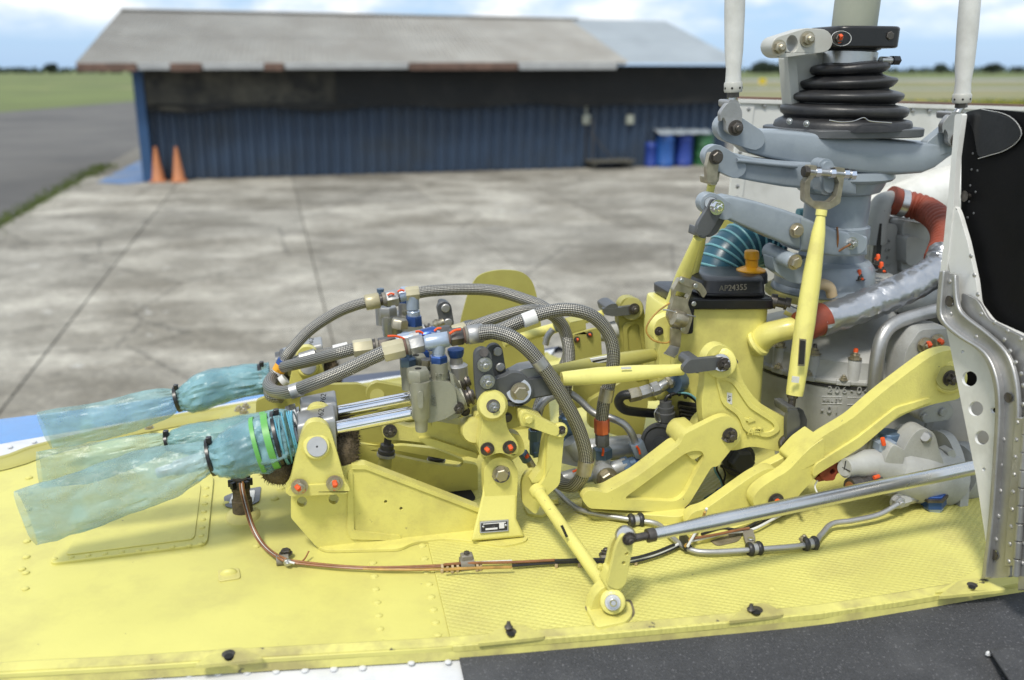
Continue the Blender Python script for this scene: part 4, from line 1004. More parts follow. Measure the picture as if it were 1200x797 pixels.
lathe('tube_body', t0_, t1_, [(0, 6.4 * kk), (.03, 6.4 * kk), (.035, 5.2 * kk), (.05, 5.6 * kk), (.12, 7.8 * kk), (.34, 10.5 * kk), (.6, 11.6 * kk), (.86, 10.6 * kk), (.97, 10.2 * kk), (1, 9.6 * kk)], 'bright_yellow', aft, 24)
plate('data_strip', [(938.5, 399), (944, 400), (942, 427), (936.5, 427)], 1.147, .002, 'ink', aft, bevel=0)
plate('strip_border', [(937.5, 397), (945, 398), (943, 429), (935.5, 429)], 1.1485, .002, 'cadmium', aft, bevel=0)
plate('white_tag', [(929, 441), (937, 442), (936, 449), (928, 448)], 1.1475, .002, 'label_white', aft, bevel=0)
lathe('threaded_shank', PW(929, 462, 1.165), PW(927, 480, 1.165), [(0, 6.5 * kk), (.2, 6.5 * kk), (.25, 4.5 * kk), (1, 4.5 * kk)], 'dark_steel', aft, 14)
def clevis(name, mat, par, out1, w, t, gap, br, bev=.0016, dx=8):
    plate(name, out1, w, t, mat, par, bevel=bev); plate(name, [(x + dx, y) for x, y in out1], w + t + gap, t, mat, par, bevel=bev); plate(name + '_bridge', br, w + .001, 2 * t + gap - .002, mat, par, bevel=bev)
clevis('lower_fork', 'gunmetal', aft, rp([(925, 480), (933, 480), (938, 492), (935, 524), (929, 530), (922, 526), (922, 492)], 1.5), 1.148, .009, .024, rp([(922, 477), (933, 477), (938, 488), (924, 488)], 3))
pbolt(924, 521, 1.147, 6, 'dark_steel', aft, 'castle')
# collective lever with its pivot
lev = thing('collective_lever', 'blue grey collective lever bolted across the front of the mast support', 'lever', PW(930, 300, 1.22))
armloft('lever_arm', [(836, 230, 246, 1.232, .014), (850, 228, 256, 1.232, .018), (880, 234, 270, 1.236, .024), (910, 243, 283, 1.24, .028), (930, 250, 290, 1.243, .030)], 'blue_grey', lev, .2)
armloft('lever_block', [(926, 250, 291, 1.243, .032), (945, 256, 293, 1.25, .030), (965, 264, 297, 1.26, .026), (990, 271, 298, 1.27, .022), (1008, 275, 297, 1.275, .018)], 'blue_grey', lev, .2)
plate('lever_boss', hull([(834, 239, 13), (850, 247, 11)]), 1.214, .019, 'blue_grey', lev, bevel=.003)
plate('end_boss', hull([(998, 285, 13), (1004, 286, 12)]), 1.246, .04, 'blue_grey', lev, bevel=.003)
pbolt(933, 270, 1.210, 6.2, 'cadmium', lev, 'bolt'); pbolt(998, 285, 1.246, 5, 'steel', lev, 'castle')
tube('lock_wire', [PW(x, y, w) for x, y, w in ((981, 266, 1.238), (982, 280, 1.236), (981, 294, 1.240), (990, 290, 1.235), (997, 286, 1.232))], 1.3, 'copper_wire', lev, 8)
lathe('pivot_tube', PW(900, 293, 1.27), PW(930, 307, 1.205), [(0, .010), (.02, .0115), (.97, .0115), (1, .010)], 'blue_grey', lev, 24)
fix('bolt', PW(931, 307, 1.204), 6.5, 'cadmium', lev, PW(930, 307, 1.205) - PW(900, 293, 1.27))
plate('pivot_bracket', rp([(905, 300), (925, 312), (948, 300), (950, 325), (938, 333), (925, 330), (908, 318)], 4), 1.235, .03, 'blue_grey', lev, bevel=.003)
# two yellow control tubes going down from the lever and the lower horn
def fork_link(lab, P_top, w, top_fork, tubes, mat_f, bolt, grp='yellow control tubes on the left of the mast'):
    L_ = thing('control_link', lab, 'control link', P_top, grp); return L_
l1 = fork_link('yellow control tube with dark fork on the collective lever, running down behind the oil box', PW(833, 240, 1.21), 1.21, None, None, None, None)
clevis('dark_fork', 'gunmetal', l1, rp([(834, 232), (848, 238), (846, 250), (832, 274), (822, 279), (816, 275), (818, 262), (828, 246)], 4), 1.203, .009, .022, rp([(821, 267), (831, 272), (826, 280), (819, 278)], 2))
pbolt(840, 243, 1.199, 6, 'chrome', l1, 'castle'); lathe('bearing', PW(833, 238, 1.205), PW(833, 238, 1.215), [(0, .008), (1, .010)], 'steel', l1, 18)
q0, q1 = PW(818, 279, 1.225), PW(760, 430, 1.40); kk = K(q0)
lathe('tube_body', q0, q1, [(0, 5.5 * kk), (.03, 6 * kk), (.25, 9.5 * kk), (.8, 10 * kk), (1, 8 * kk)], 'bright_yellow', l1, 20)
l2 = fork_link('yellow control tube with pale grey fork on the lower swashplate horn', PW(838, 186, 1.24), 0, 0, 0, 0, 0)
plate('grey_fork', rp([(832, 178), (844, 180), (842, 196), (840, 214), (829, 214), (828, 196)], 3), 1.232, .010, 'cadmium', l2, bevel=.0015)
plate('grey_fork', rp([(834, 182), (846, 184), (842, 214), (832, 214)], 3), 1.266, .008, 'cadmium', l2, bevel=.0015)
plate('fork_bridge', rp([(832, 208), (842, 208), (840, 217), (833, 217)], 2), 1.234, .036, 'cadmium', l2, bevel=.0015)
pbolt(839, 184, 1.231, 6, 'dark_steel', l2, 'bolt')
q0, q1 = PW(834, 216, 1.26), PW(785, 430, 1.42)
lathe('tube_body', q0, q1, [(0, 5 * kk), (.06, 4.6 * kk), (.12, 5 * kk), (.3, 9 * kk), (.9, 9.5 * kk), (1, 7 * kk)], 'bright_yellow', l2, 20)
# ------------------------------------------------ transmission
TA, TW = .905, 1.385
tr = thing('transmission', 'large pale grey cast transmission case with raised part numbers', 'transmission', AWZ(TA, TW, 0))
T0 = AWZ(TA, TW, 0)
def tlathe(name, prof, mat, n=48, c=T0, par=None):
    return emit(name, loft_mb([sup(c + ZV * z, AV, BV, r, r, 1, n) for z, r in prof]), mat, par or tr)
tlathe('lower_case', [(-.06, .10), (-.035, .130), (0, .148), (.04, .160), (.08, .167), (.140, .169)], 'cast_grey')
tlathe('seam_bead', [(.1395, .166), (.141, .1705), (.1445, .1705), (.146, .166)], 'rubber')
tlathe('upper_case', [(.146, .170), (.149, .1725), (.153, .1725), (.156, .166), (.172, .162), (.182, .162), (.187, .158), (.193, .148), (.200, .120), (.212, .092), (.235, .075), (.29, .07)], 'cast_grey')
for deg in (200, 222, 244, 266, 288, 310, 332):
    a = R(deg); d = AV * math.cos(a) + BV * math.sin(a)
    p = T0 + d * .160
    lathe('bolt_boss', p + ZV * .153, p + ZV * .188, [(0, .012), (.1, .010), (.9, .010), (1, .008)], 'cast_grey', tr, 16)
    fix('nut', p + ZV * .188, 5.2, 'cadmium', tr, ZV); lathe('stud', p + ZV * .190, p + ZV * .205, [(0, .0036), (.9, .0036), (1, .0028)], 'torque_mark' if deg % 3 else 'dark_steel', tr, 10)
    box('case_rib', T0 + d * .1660 + ZV * .170, (.0035, .0035, .014), 'cast_grey', tr, (d, d.cross(ZV), ZV), .001)
for deg in range(196, 345, 18):
    a = R(deg + 7); d = AV * math.cos(a) + BV * math.sin(a)
    box('case_rib', T0 + d * .158 + ZV * .035, (.006, .0022, .045), 'cast_grey', tr, (d, d.cross(ZV), (ZV + d * .16).normalized()), .0015)
    box('flange_ear', T0 + d * .1700 + ZV * .151, (.004, .011, .0045), 'cast_grey', tr, (d, d.cross(ZV), ZV), .0015)
    fix('nut', T0 + d * .1700 + ZV * .1555, 3.6, 'cadmium', tr, ZV)
def on_case(px, py, r, c=None):               # where a sight line meets the round case wall
    c = c or T0; d = ray(px, py); o = CAMP - c
    A = d.x * d.x + d.y * d.y; B = 2 * (o.x * d.x + o.y * d.y); C_ = o.x * o.x + o.y * o.y - r * r
    t = (-B - math.sqrt(max(0, B * B - 4 * A * C_))) / (2 * A); p = CAMP + d * t; nr = p - c; nr.z = 0
    return p, nr.normalized()
for s, x, y, h in (('206-04', 994, 457, .016), ('-01', 972, 480, .016)):
    for i, ch in enumerate(s):
        xx = x + (i - (len(s) - 1) / 2) * 8.5; p, nr = on_case(xx, y + (xx - x) * .02, .1690)
        text('casting_letters', ch, p, h, 'cast_grey', tr, d=nr, ex=.0022)
for x, y, wd in ((975, 469, 24), (1005, 470, 24)):
    for yy in (-4.2, 4.2):
        for q in range(3):
            xa, xb = x - wd / 2 + q * wd / 3, x - wd / 2 + (q + 1) * wd / 3
            pa, na = on_case(xa, y + yy, .168); pb, nb = on_case(xb, y + yy, .168)
            cyl('casting_frame', pa, pb, .0011, 'cast_grey', tr, n=6)
for i, ch in enumerate('HALEY'):
    p, nr = on_case(966 + i * 4.6, 469, .1685); text('casting_letters', ch, p, .0075, 'cast_grey', tr, d=nr, ex=.0018)
# gear boxes behind: two ribbed housings
def block(name, st, mat, par, e=.35): return armloft(name, st, mat, par, e, 20)
plate('accessory_housing', rp([(1022, 262), (1036, 253), (1062, 255), (1098, 262), (1104, 300), (1106, 335), (1024, 335), (1018, 300)], 8), 1.47, .12, 'cast_grey', tr, bevel=.006)
plate('accessory_housing', rp([(1032, 262), (1052, 263), (1052, 325), (1030, 322)], 6), 1.44, .05, 'cast_grey', tr, bevel=.004)
plate('accessory_housing', rp([(1058, 258), (1092, 264), (1092, 315), (1056, 322)], 8), 1.43, .05, 'cast_grey', tr, bevel=.006)
plate('housing_cap', rp([(1062, 276), (1086, 280), (1086, 310), (1062, 312)], 8), 1.41, .03, 'cast_grey', tr, bevel=.006)
plate('rubber_strap', rp([(1031, 262), (1036, 262), (1030, 320), (1024, 318)], 1), 1.433, .01, 'rubber', tr, bevel=.0006)
for i, ch in enumerate('2041'): text('casting_letters', ch, PW(1040 + 0.3 * i, 284 + i * 9, 1.438), .013, 'cast_grey', tr, ex=.0016, tilt=-1.3)
emit('case_bulge', loft_mb([sup(PW(x, y, w), ZV, BV, r1, r1, 1, 20) for x, y, w, r1 in ((1040, 345, 1.34, .008), (1047, 350, 1.34, .022), (1075, 350, 1.36, .030), (1100, 340, 1.38, .028))]), 'cast_grey', tr)
# flanged side cover on the right with large bolts
plate('side_cover', rp([(1062, 410), (1078, 386), (1118, 385), (1130, 400), (1130, 470), (1052, 466)], 8), 1.185, .05, 'cast_grey', tr, bevel=.006)
for x, y, m in ((1083, 404, 1), (1098, 400, 1), (1067, 442, 1)): pbolt(x, y, 1.183, 6.2, 'cadmium', tr, 'nut', bool(m))
plate('rear_case', rp([(1046, 470), (1160, 466), (1160, 535), (1060, 540)], 5), 1.25, .10, 'cast_grey', tr, bevel=.006)
plate('side_boss', hull([(1086, 488, 8), (1106, 482, 11)]), 1.17, .03, 'cast_grey', tr, bevel=.003)
for x, y in ((1084, 489), (1105, 483)): pbolt(x, y, 1.168, 4.5, 'cast_grey', tr, 'screw')
lathe('case_port', PW(985, 372, 1.27), PW(983, 352, 1.28), [(0, .017), (.4, .018), (.42, .012), (1, .011)], 'cadmium', tr, 6)
tube('tan_elbow', [PW(x, y, w) for x, y, w in ((975, 347, 1.27), (972, 337, 1.27), (962, 333, 1.27), (948, 338, 1.275))], 6.5, 'tan_plastic', tr, 14)
# gear-case pipe bend
pp = thing('steel_pipe', 'bent bare steel pipe running down the front of the transmission', 'pipe', PW(1025, 470, 1.2))
tube('pipe_body', [(1125, 357, 1.23), (1100, 363, 1.225), (1070, 371, 1.22), (1047, 380, 1.212), (1034, 395, 1.205), (1028, 420, 1.20), (1025, 450, 1.198), (1023, 486, 1.196)], 8.2, 'bare_aluminium', pp, 18)
# red duct with its steel band, then wrapped in foil tape
def ribbed(name, P, rpx, mat, par, nr, amp, n=20, w=None, power=1):
    V = spline([PW(*p[:3]) for p in P], 40); kk = K(V[len(V) // 2]); r = rpx * kk
    return emit(name, tube_mb(V, lambda s, i: r * (1 + amp * abs(math.sin(s * math.pi * nr)) ** power - amp / 2), n), mat, par, recalc=False, angle=70)
rd = thing('red_air_duct', 'red ribbed silicone duct bending down behind the door frame', 'air duct', PW(1050, 238, 1.45))
ribbed('duct_body', [(1046, 236, 1.45), (1062, 239, 1.445), (1085, 246, 1.42), (1102, 260, 1.37), (1108, 280, 1.33), (1100, 305, 1.29)], 15.5, 'red_silicone', rd, 24, .10)
ribbed('duct_cuff', [(1042, 233, 1.452), (1050, 236, 1.45)], 16, 'red_silicone', rd, 1, .02)
lathe('steel_band', PW(1052, 237, 1.449), PW(1060, 239, 1.446), [(0, 16.4 * K(PW(1055, 238, 1.45))), (1, 16.2 * K(PW(1055, 238, 1.45)))], 'steel', rd, 24)
tube('grey_elbow', [(1046, 236, 1.452), (1034, 240, 1.452), (1028, 256, 1.452), (1026, 285, 1.452)], 13, 'cast_grey', rd, 18)
fd = thing('taped_duct', 'duct wrapped in crinkled silver foil tape across the top of the transmission', 'air duct', PW(965, 370, 1.24))
def wrinkle(i, j): return 1 + .10 * noise.noise(Vector((i * .42, j * .55, 4.4))) + .05 * noise.noise(Vector((i * 1.1, j * .35 + i * .5, 9.1)))
V = spline([PW(*p) for p in ((1108, 296, 1.285), (1098, 316, 1.27), (1072, 332, 1.255), (1040, 347, 1.245), (1005, 361, 1.24), (958, 377, 1.23))], 14); kk = K(V[40])
emit('foil_wrap', tube_mb(V, lambda s, i: (19.5 - 1.5 * s) * kk, 30, wob=wrinkle), 'foil_tape', fd, recalc=False, angle=28)
ribbed('red_sleeve', [(966, 372, 1.232), (952, 378, 1.229), (938, 383, 1.226)], 18.5, 'red_silicone', fd, 2, .02)
# striped blue hose behind the oil box
bh = thing('blue_duct_hose', 'dark blue hose with pale spiral ribs behind the black box lid', 'hose', PW(850, 330, 1.42))
Pb = [(832, 372, 1.42), (836, 330, 1.43), (852, 298, 1.44), (880, 282, 1.45), (905, 290, 1.46), (930, 250, 1.50)]
V = spline([PW(*p) for p in Pb[:5]], 40); kk = K(V[60]); rad = 27 * kk
emit('hose_body', tube_mb(V, lambda s, i: rad * .95, 26), 'blue_hose', bh, recalc=False)
L = 0; acc = []; nextd = .006
mbr = MB()
for i in range(1, len(V) - 1):
    L += (V[i] - V[i - 1]).length
    if L > nextd:
        nextd += .0125; t = (V[i + 1] - V[i - 1]).normalized(); u, v = frame_of(t)
        rg = [V[i] + (u * math.cos(a) + v * math.sin(a)) * rad * .965 + t * .004 * math.sin(a) for a in [2 * math.pi * k / 24 for k in range(25)]]
        emit('spiral_rib', tube_mb(rg, .0021, 6), 'teal_rib', bh, recalc=False)
lathe('teal_fitting', PW(935, 250, 1.44), PW(953, 248, 1.44), [(0, .008), (.5, .008), (.52, .011), (1, .011)], 'teal_rib', tr, 10)
# ================================================================== oil box
ob = thing('oil_box', 'yellow oil box with black lid, nickel latch and orange filler cap', 'oil box', PW(840, 478, 1.32))
def rbox(rows, e=.3, n=32):                   # rows: y px, x0, x1, near w, far w
    out = []
    for y, x0, x1, wn_, wf in rows:
        a, b = PW(x0, y, wn_), PW(x1, y, wn_); c = (a + b) * .5 + BV * ((wf - wn_) / 2); out.append(sup(c, (b - a).normalized(), BV, (b - a).length / 2, (wf - wn_) / 2, e, n))
    return out
emit('tank', loft_mb(rbox([(484, 792, 893, 1.285, 1.37), (480, 786, 897, 1.275, 1.38), (440, 783, 900, 1.27, 1.385), (400, 781, 903, 1.27, 1.385), (364, 785, 906, 1.27, 1.385), (362, 786, 905, 1.27, 1.385)])), 'bright_yellow', ob)
emit('lid_rim', loft_mb(rbox([(363, 802, 911, 1.262, 1.39), (362, 800, 912, 1.26, 1.392), (352, 800, 912, 1.26, 1.392), (350.5, 802, 910, 1.262, 1.39)], .22)), 'black_paint', ob, .0008)
emit('lid', loft_mb(rbox([(352, 822, 900, 1.272, 1.38), (346, 820, 904, 1.268, 1.38), (343, 822, 903, 1.27, 1.38), (330, 824, 902, 1.275, 1.38), (325, 827, 898, 1.285, 1.37), (323, 834, 890, 1.30, 1.36)], .4)), 'black_paint', ob)
emit('lid_bead', loft_mb(rbox([(348, 826, 897, 1.264, 1.30), (346.5, 826, 898, 1.262, 1.30), (345, 828, 897, 1.264, 1.30)], .4)), 'black_paint', ob)
emit('lid_dome', loft_mb([sup(PW(880, y, 1.335), AV, BV, r * K(PW(880, y, 1.335)), r * K(PW(880, y, 1.335)), 1, 24) for y, r in ((330, 19), (321, 19), (318, 18))]), 'black_paint', ob)
text('lettering', 'AP24355', PW(859, 337.5, 1.2715), .0125, 'clamp_grey', ob, ex=.0008)
emit('cap_flange', loft_mb([sup(PW(880, y, 1.335), AV, BV, r * K(PW(880, y, 1.335)), r * K(PW(880, y, 1.335)), 1, 28) for y, r in ((318.5, 16), (317.5, 17), (316, 17), (314.5, 14), (312.5, 8.5))]), 'orange_cap', ob)
emit('filler_cap', loft_mb([sup(PW(881, y, 1.335), AV, BV, r * K(PW(881, y, 1.335)), r * K(PW(881, y, 1.335)), 1, 24) for y, r in ((316, 7.3), (304, 7.3), (303, 8.6), (297, 8.6), (294.5, 8.2), (293.5, 7))]), 'orange_cap', ob)
emit('spout', tube_mb(spline([PW(884, 404, 1.285), PW(900, 392, 1.262), PW(920, 386, 1.248), PW(934, 384, 1.243)], 6), lambda s, i: (17 - 4 * min(1, s * 1.6)) * K(PW(900, 390, 1.26)), 22), 'bright_yellow', ob, recalc=False)
emit('spout_bead', lathe_mb(PW(886, 403, 1.272), PW(891, 400, 1.267), [(0, .021), (.5, .023), (1, .021)], 24), 'bright_yellow', ob)
plate('side_bracket', rp([(770, 375), (786, 368), (788, 395), (782, 470), (770, 470), (774, 400), (766, 398), (766, 384)], 4), 1.275, .02, 'bright_yellow', ob, bevel=.002)
pbolt(772, 388, 1.274, 3.6, 'dark_steel', ob, 'castle')
plate('latch_backing', rp([(800, 350), (814, 356), (812, 391), (803, 392)], 3), 1.258, .01, 'black_paint', ob)
lt = plate('latch', rp([(797, 326), (823, 333), (829, 343), (824, 350), (819, 341), (812, 338), (806, 356), (812, 372), (806, 392), (790, 388), (783, 372), (790, 348), (789, 340)], 3), 1.246, .012, 'cadmium', ob, [rp([(793, 341), (808, 345), (805, 350), (791, 347)], 1)], .0014)
plate('latch_plate', rp([(799, 324), (824, 333), (818, 340), (796, 332)], 3), 1.240, .006, 'cadmium', ob, bevel=.001)
lathe('latch_drum', PW(789, 372, 1.238), PW(803, 376, 1.238), [(0, .011), (.3, .012), (.7, .012), (1, .0105)], 'cadmium', ob, 18)
plate('latch_lever', rp([(787, 384), (799, 387), (797, 409), (786, 406)], 2), 1.240, .006, 'cadmium', ob, bevel=.001)
emit('latch_tip', loft_mb([[PW(x, y, w) for x, y, w in r] for r in (((785, 404, 1.240), (797, 407, 1.240), (797, 408, 1.246), (785, 405, 1.246)), ((780, 411, 1.228), (795, 415, 1.228), (796, 416, 1.236), (781, 412, 1.236)), ((777, 414, 1.214), (790, 419, 1.214), (791, 420, 1.224), (778, 415, 1.224)))]), 'steel', ob, .0008)
for x, y in ((799, 329), (815, 335), (801, 376), (800, 386), (813, 356)): pbolt(x, y, 1.238, 2.6, 'steel', ob, 'screw')
tube('safety_wire', [PW(x, y, 1.234) for x, y in ((777, 363), (785, 364), (793, 367), (800, 373), (803, 369), (815, 371))], .9, 'steel', ob, 6)
tube('amber_lanyard', [PW(x, y, w) for x, y, w in ((785, 355, 1.24), (770, 366, 1.24), (759, 380, 1.24), (758, 390, 1.24), (766, 399, 1.24), (780, 402, 1.245), (788, 398, 1.25))], 1.1, 'amber_wire', ob, 8)
lathe('lid_pin', PW(903, 352, 1.275), PW(926, 357, 1.262), [(0, .011), (.3, .012), (.32, .008), (.7, .008), (.72, .010), (1, .010)], 'dark_steel', ob, 12)
lathe('pin_nut', PW(921, 362, 1.262), PW(931, 367, 1.255), [(0, .009), (1, .009)], 'steel', ob, 6)
lathe('drain_nut', PW(797, 447, 1.268), PW(788, 449, 1.255), [(0, .0165), (.5, .018), (1, .0165)], 'dull_blue', ob, 12)
o2 = thing('oil_line', 'dark oil hose with bare steel elbow at the lower left of the oil box', 'hose', PW(760, 480, 1.27))
tube('steel_elbow', [(792, 448, 1.262), (784, 448, 1.258), (775, 453, 1.255), (768, 456, 1.255), (757, 459, 1.255)], 6.8, 'steel', o2, 16)
for x, y, x2, y2, r, m in ((786, 447, 782, 449, 8, 'cadmium'), (772, 454, 763, 457, 8.6, 'bare_aluminium'), (762, 457, 750, 461, 8.0, 'bare_aluminium'), (750, 461, 737, 464, 8.6, 'cadmium')):
    k_ = K(PW(x, y, 1.255)); lathe('hose_nut', PW(x, y, 1.255), PW(x2, y2, 1.255), [(0, r * k_ * .9), (.1, r * k_), (.9, r * k_), (1, r * k_ * .9)], m, o2, 8)
tube('hose_body', [(740, 462, 1.255), (729, 464, 1.26), (725, 472, 1.265), (732, 480, 1.27), (748, 483, 1.275), (772, 485, 1.285)], 5.6, 'rubber', o2, 14)

# ================================================================== main bell crank (AFT) and its support
sup_ = thing('crank_support', 'large yellow cast support arm bolted to the deck under the AFT crank', 'crank support', PZ(745, 597))
front = rp([(681, 584, 5), (688, 575, 5), (700, 575, 6), (710, 579, 8), (748, 558), (798, 520, 6), (802, 509, 5), (826, 497, 10), (846, 487, 16), (861, 489, 14), (869, 502, 10), (864, 518, 8), (841, 547, 4), (834, 547, 4), (808, 590, 6), (798, 599, 5), (770, 600), (690, 596, 5)], 8)
plate('arm_face', front, 1.144, .013, 'yellow_paint', sup_, [rp([(730, 585), (768, 557), (806, 529, 10), (822, 528, 7), (826, 535, 6), (802, 581, 8), (792, 588, 6)], 8)], .003)
plate('arm_body', rp([(682, 585, 5), (690, 576, 5), (710, 578, 8), (748, 557), (796, 520, 8), (808, 524), (814, 540), (828, 549), (806, 590, 5), (798, 598, 5), (690, 595, 5)], 6), 1.154, .030, 'yellow_paint', sup_, bevel=.003)
emit('foot', prism_mb(rp([(680, 584), (690, 576), (710, 578), (800, 590), (806, 600), (798, 606), (740, 602), (690, 598)], 6), lambda x, y: PZ(x, y, .014), -ZV * .014), 'yellow_paint', sup_, .003)
plate('clevis_ear', rp([(812, 502), (822, 487, 10), (842, 479, 16), (858, 485, 14), (860, 502, 10), (834, 540, 3), (812, 522)], 8), 1.186, .020, 'yellow_paint', sup_, bevel=.003)
plate('clevis_bridge', rp([(799, 514), (806, 506), (822, 504), (828, 530), (812, 540), (797, 524)], 4), 1.148, .055, 'yellow_paint', sup_, bevel=.003)
pbolt(855, 510, 1.143, 6.3, 'dark_steel', sup_, 'castle'); lathe('washer', PW(853, 509, 1.142), PW(853, 509, 1.145), [(0, .011), (1, .011)], 'dark_steel', sup_, 18)
fix('bolt', PZ(692, 579, .0145), 7, 'yellow_paint', sup_, ZV); lathe('torque_dab', PZ(684, 578, .016), PZ(687, 577, .02), [(0, .004), (1, .003)], 'torque_mark', sup_, 8)
emit('sealant_bead', loft_mb([sup(PZ(x, y, .001), AV, ZV, .004, .003, 1, 8) for x, y in ((684, 598), (720, 603), (760, 605), (800, 607))]), 'edge_grime', sup_)
crank = thing('aft_bell_crank', 'yellow bell crank with raised arrow and the word AFT cast into it', 'bell crank', PW(855, 510, 1.17))
ck = rp([(824, 424, 14), (832, 408, 12), (845, 403, 14), (858, 409, 12), (864, 424, 10), (870, 446), (886, 470, 20), (912, 486, 16), (934, 496, 10), (939, 512, 10), (930, 528, 10), (915, 530, 10), (880, 522, 14), (858, 530, 16), (834, 520, 16), (824, 500, 16), (822, 470), (826, 446)], 8)
plate('crank_body', ck, 1.163, .020, 'yellow_paint', crank, bevel=.0035, segs=3)
plate('raised_rim', rp([(838, 440), (862, 444), (882, 474), (910, 492), (916, 505), (900, 514), (872, 506), (866, 488), (846, 474)], 8), 1.160, .006, 'yellow_paint', crank, [rp([(842, 445), (858, 448), (878, 478), (906, 496), (909, 503), (898, 508), (877, 501), (870, 484), (850, 470)], 6)], .0012)
lathe('boss', PW(844, 425, 1.1585), PW(844, 425, 1.186), [(0, .0195), (.05, .022), (.95, .022), (1, .0195)], 'yellow_paint', crank, 28)
lathe('boss', PW(847, 508, 1.1605), PW(847, 508, 1.188), [(0, .023), (.05, .0255), (.95, .0255), (1, .023)], 'yellow_paint', crank, 32)
text('lettering', 'AFT', PW(884, 505.5, 1.1622), .0145, 'yellow_paint', crank, ex=.0034, tilt=-.06)
plate('arrow', [(868, 489), (878, 491), (878, 489), (886, 493), (877, 496), (877, 494), (868, 491)], 1.1605, .004, 'yellow_paint', crank, bevel=.0004)
plate('white_tag', [(852, 460), (858, 461), (858, 474), (852, 473)], 1.1622, .001, 'label_white', crank, bevel=0)
text('tag_lettering', '4-Y', PW(855, 467, 1.1618), .007, 'ink', crank, ex=.0001, tilt=1.57)
lathe('bearing', PW(922, 519, 1.150), PW(922, 519, 1.164), [(0, .0095), (.5, .0125), (1, .011)], 'dark_steel', crank, 18)
# long yellow idler lever and its foot
ft = thing('lever_foot', 'yellow tapered lug bracket on the deck carrying the long yellow lever', 'bracket', PZ(830, 618))
plate('lug_plate', rp([(803, 612, 3), (812, 600, 6), (828, 596, 8), (884, 556, 14), (906, 546, 18), (922, 560, 12), (912, 584, 12), (880, 600), (826, 622, 6), (806, 620, 4)], 6), 1.112, .020, 'yellow_paint', ft, bevel=.003)
emit('base_flange', prism_mb(rp([(798, 616), (806, 602), (830, 596), (880, 594), (900, 606), (826, 630), (806, 626)], 6), lambda x, y: PZ(x, y, .010), -ZV * .010), 'yellow_paint', ft, .002)
for x, y in ((812, 604), (803, 596)): fix('nut', PZ(x, y, .011), 4.2, 'dark_steel', ft, ZV, mark=True)
lvr = thing('idler_lever', 'long yellow forged lever slanting up across the transmission to the door frame', 'lever', PW(908, 587, 1.09))
bodyo = rp([(881, 592, 10), (886, 576, 14), (903, 564, 10), (924, 552, 8), (942, 532, 10), (960, 514, 12), (1000, 490), (1030, 463, 20), (1064, 437, 20), (1098, 412, 20), (1128, 409), (1128, 467), (1090, 474, 20), (1052, 488, 20), (1008, 526, 20), (966, 548, 20), (940, 576, 14), (916, 605, 10), (896, 606, 12)], 10)
plate('lever_body', bodyo, lambda x, y: 1.088 + (x - 880) * .00010, .022, 'yellow_paint', lvr, bevel=.004, segs=3)
plate('lever_edge', rp([(952, 560), (1010, 524), (1054, 486), (1092, 471), (1092, 466), (1050, 478), (1004, 514), (955, 545)], 5), lambda x, y: 1.083 + (x - 880) * .00010, .01, 'yellow_paint', lvr, bevel=.003)
plate('far_fork', rp([(866, 584, 10), (872, 566, 12), (894, 548, 12), (915, 538), (938, 524), (956, 520), (940, 542), (905, 556), (890, 572, 10), (880, 592, 8)], 8), 1.134, .016, 'yellow_paint', lvr, bevel=.003)
plate('fork_web', rp([(932, 544), (948, 526), (966, 513), (966, 538), (938, 552)], 4), 1.094, .05, 'yellow_paint', lvr, bevel=.003)
lathe('end_boss', PW(1112, 442, 1.104), PW(1112, 442, 1.15), [(0, .021), (.06, .024), (1, .024)], 'yellow_paint', lvr, 28)
lathe('bearing_face', PW(1112, 443, 1.100), PW(1112, 443, 1.106), [(0, .017), (1, .0185)], 'olive_yellow', lvr, 28)
pbolt(1113, 443, 1.099, 6.5, 'dark_steel', lvr, 'castle')
pbolt(909, 587, 1.088, 6.6, 'dark_steel', lvr, 'nut', True)
# ================================================================== push tubes
pt = thing('push_tube', 'bright yellow tapered push tube leading to the AFT crank', 'push tube', PW(720, 440, 1.17), 'push tubes from the servo levers')
q0, q1 = PW(658, 444, 1.172), PW(800, 433, 1.172); kk = K(q0)
lathe('tube_body', q0, q1, [(0, 8 * kk), (.03, 8.6 * kk), (.3, 10.6 * kk), (.55, 10 * kk), (.93, 7.2 * kk), (1, 7 * kk)], 'bright_yellow', pt, 24)
clevis('fork', 'gunmetal', pt, rp([(800, 431), (808, 422), (848, 418), (854, 424), (850, 432), (808, 438), (801, 437)], 3), 1.1475, .009, .030, rp([(810, 428), (814, 423), (824, 422), (824, 435), (814, 436), (810, 434)], 2), dx=12)
pbolt(848, 427, 1.145, 5.6, 'dark_steel', pt, 'castle'); lathe('bearing', PW(845, 425, 1.147), PW(845, 425, 1.155), [(0, .012), (1, .013)], 'steel', pt, 18)
plate('white_tag', [(728, 430.5), (740, 430), (740, 432.5), (728, 433)], 1.1600, .001, 'label_white', pt, bevel=0)
pt2 = thing('push_tube', 'dull yellow push tube with white label lying behind the bright one', 'push tube', PW(720, 420, 1.27), 'push tubes from the servo levers')
q0, q1 = PW(640, 437, 1.255), PW(782, 413, 1.30); kk = K(q0)
lathe('tube_body', q0, q1, [(0, 7 * kk), (.1, 8 * kk), (.45, 10.5 * kk), (.75, 9 * kk), (1, 6.5 * kk)], 'olive_yellow', pt2, 24)
plate('label', [(692, 421), (719, 416), (720, 422), (694, 427)], 1.2615, .004, 'label_white', pt2, bevel=0)
plate('label_print', [(694, 423), (717, 418.5), (717.6, 420), (695, 425)], 1.2612, .004, 'ink', pt2, bevel=0)
pt3 = thing('push_tube', 'far yellow push tube with dark fork on the rear crank', 'push tube', PW(690, 378, 1.44), 'push tubes from the servo levers')
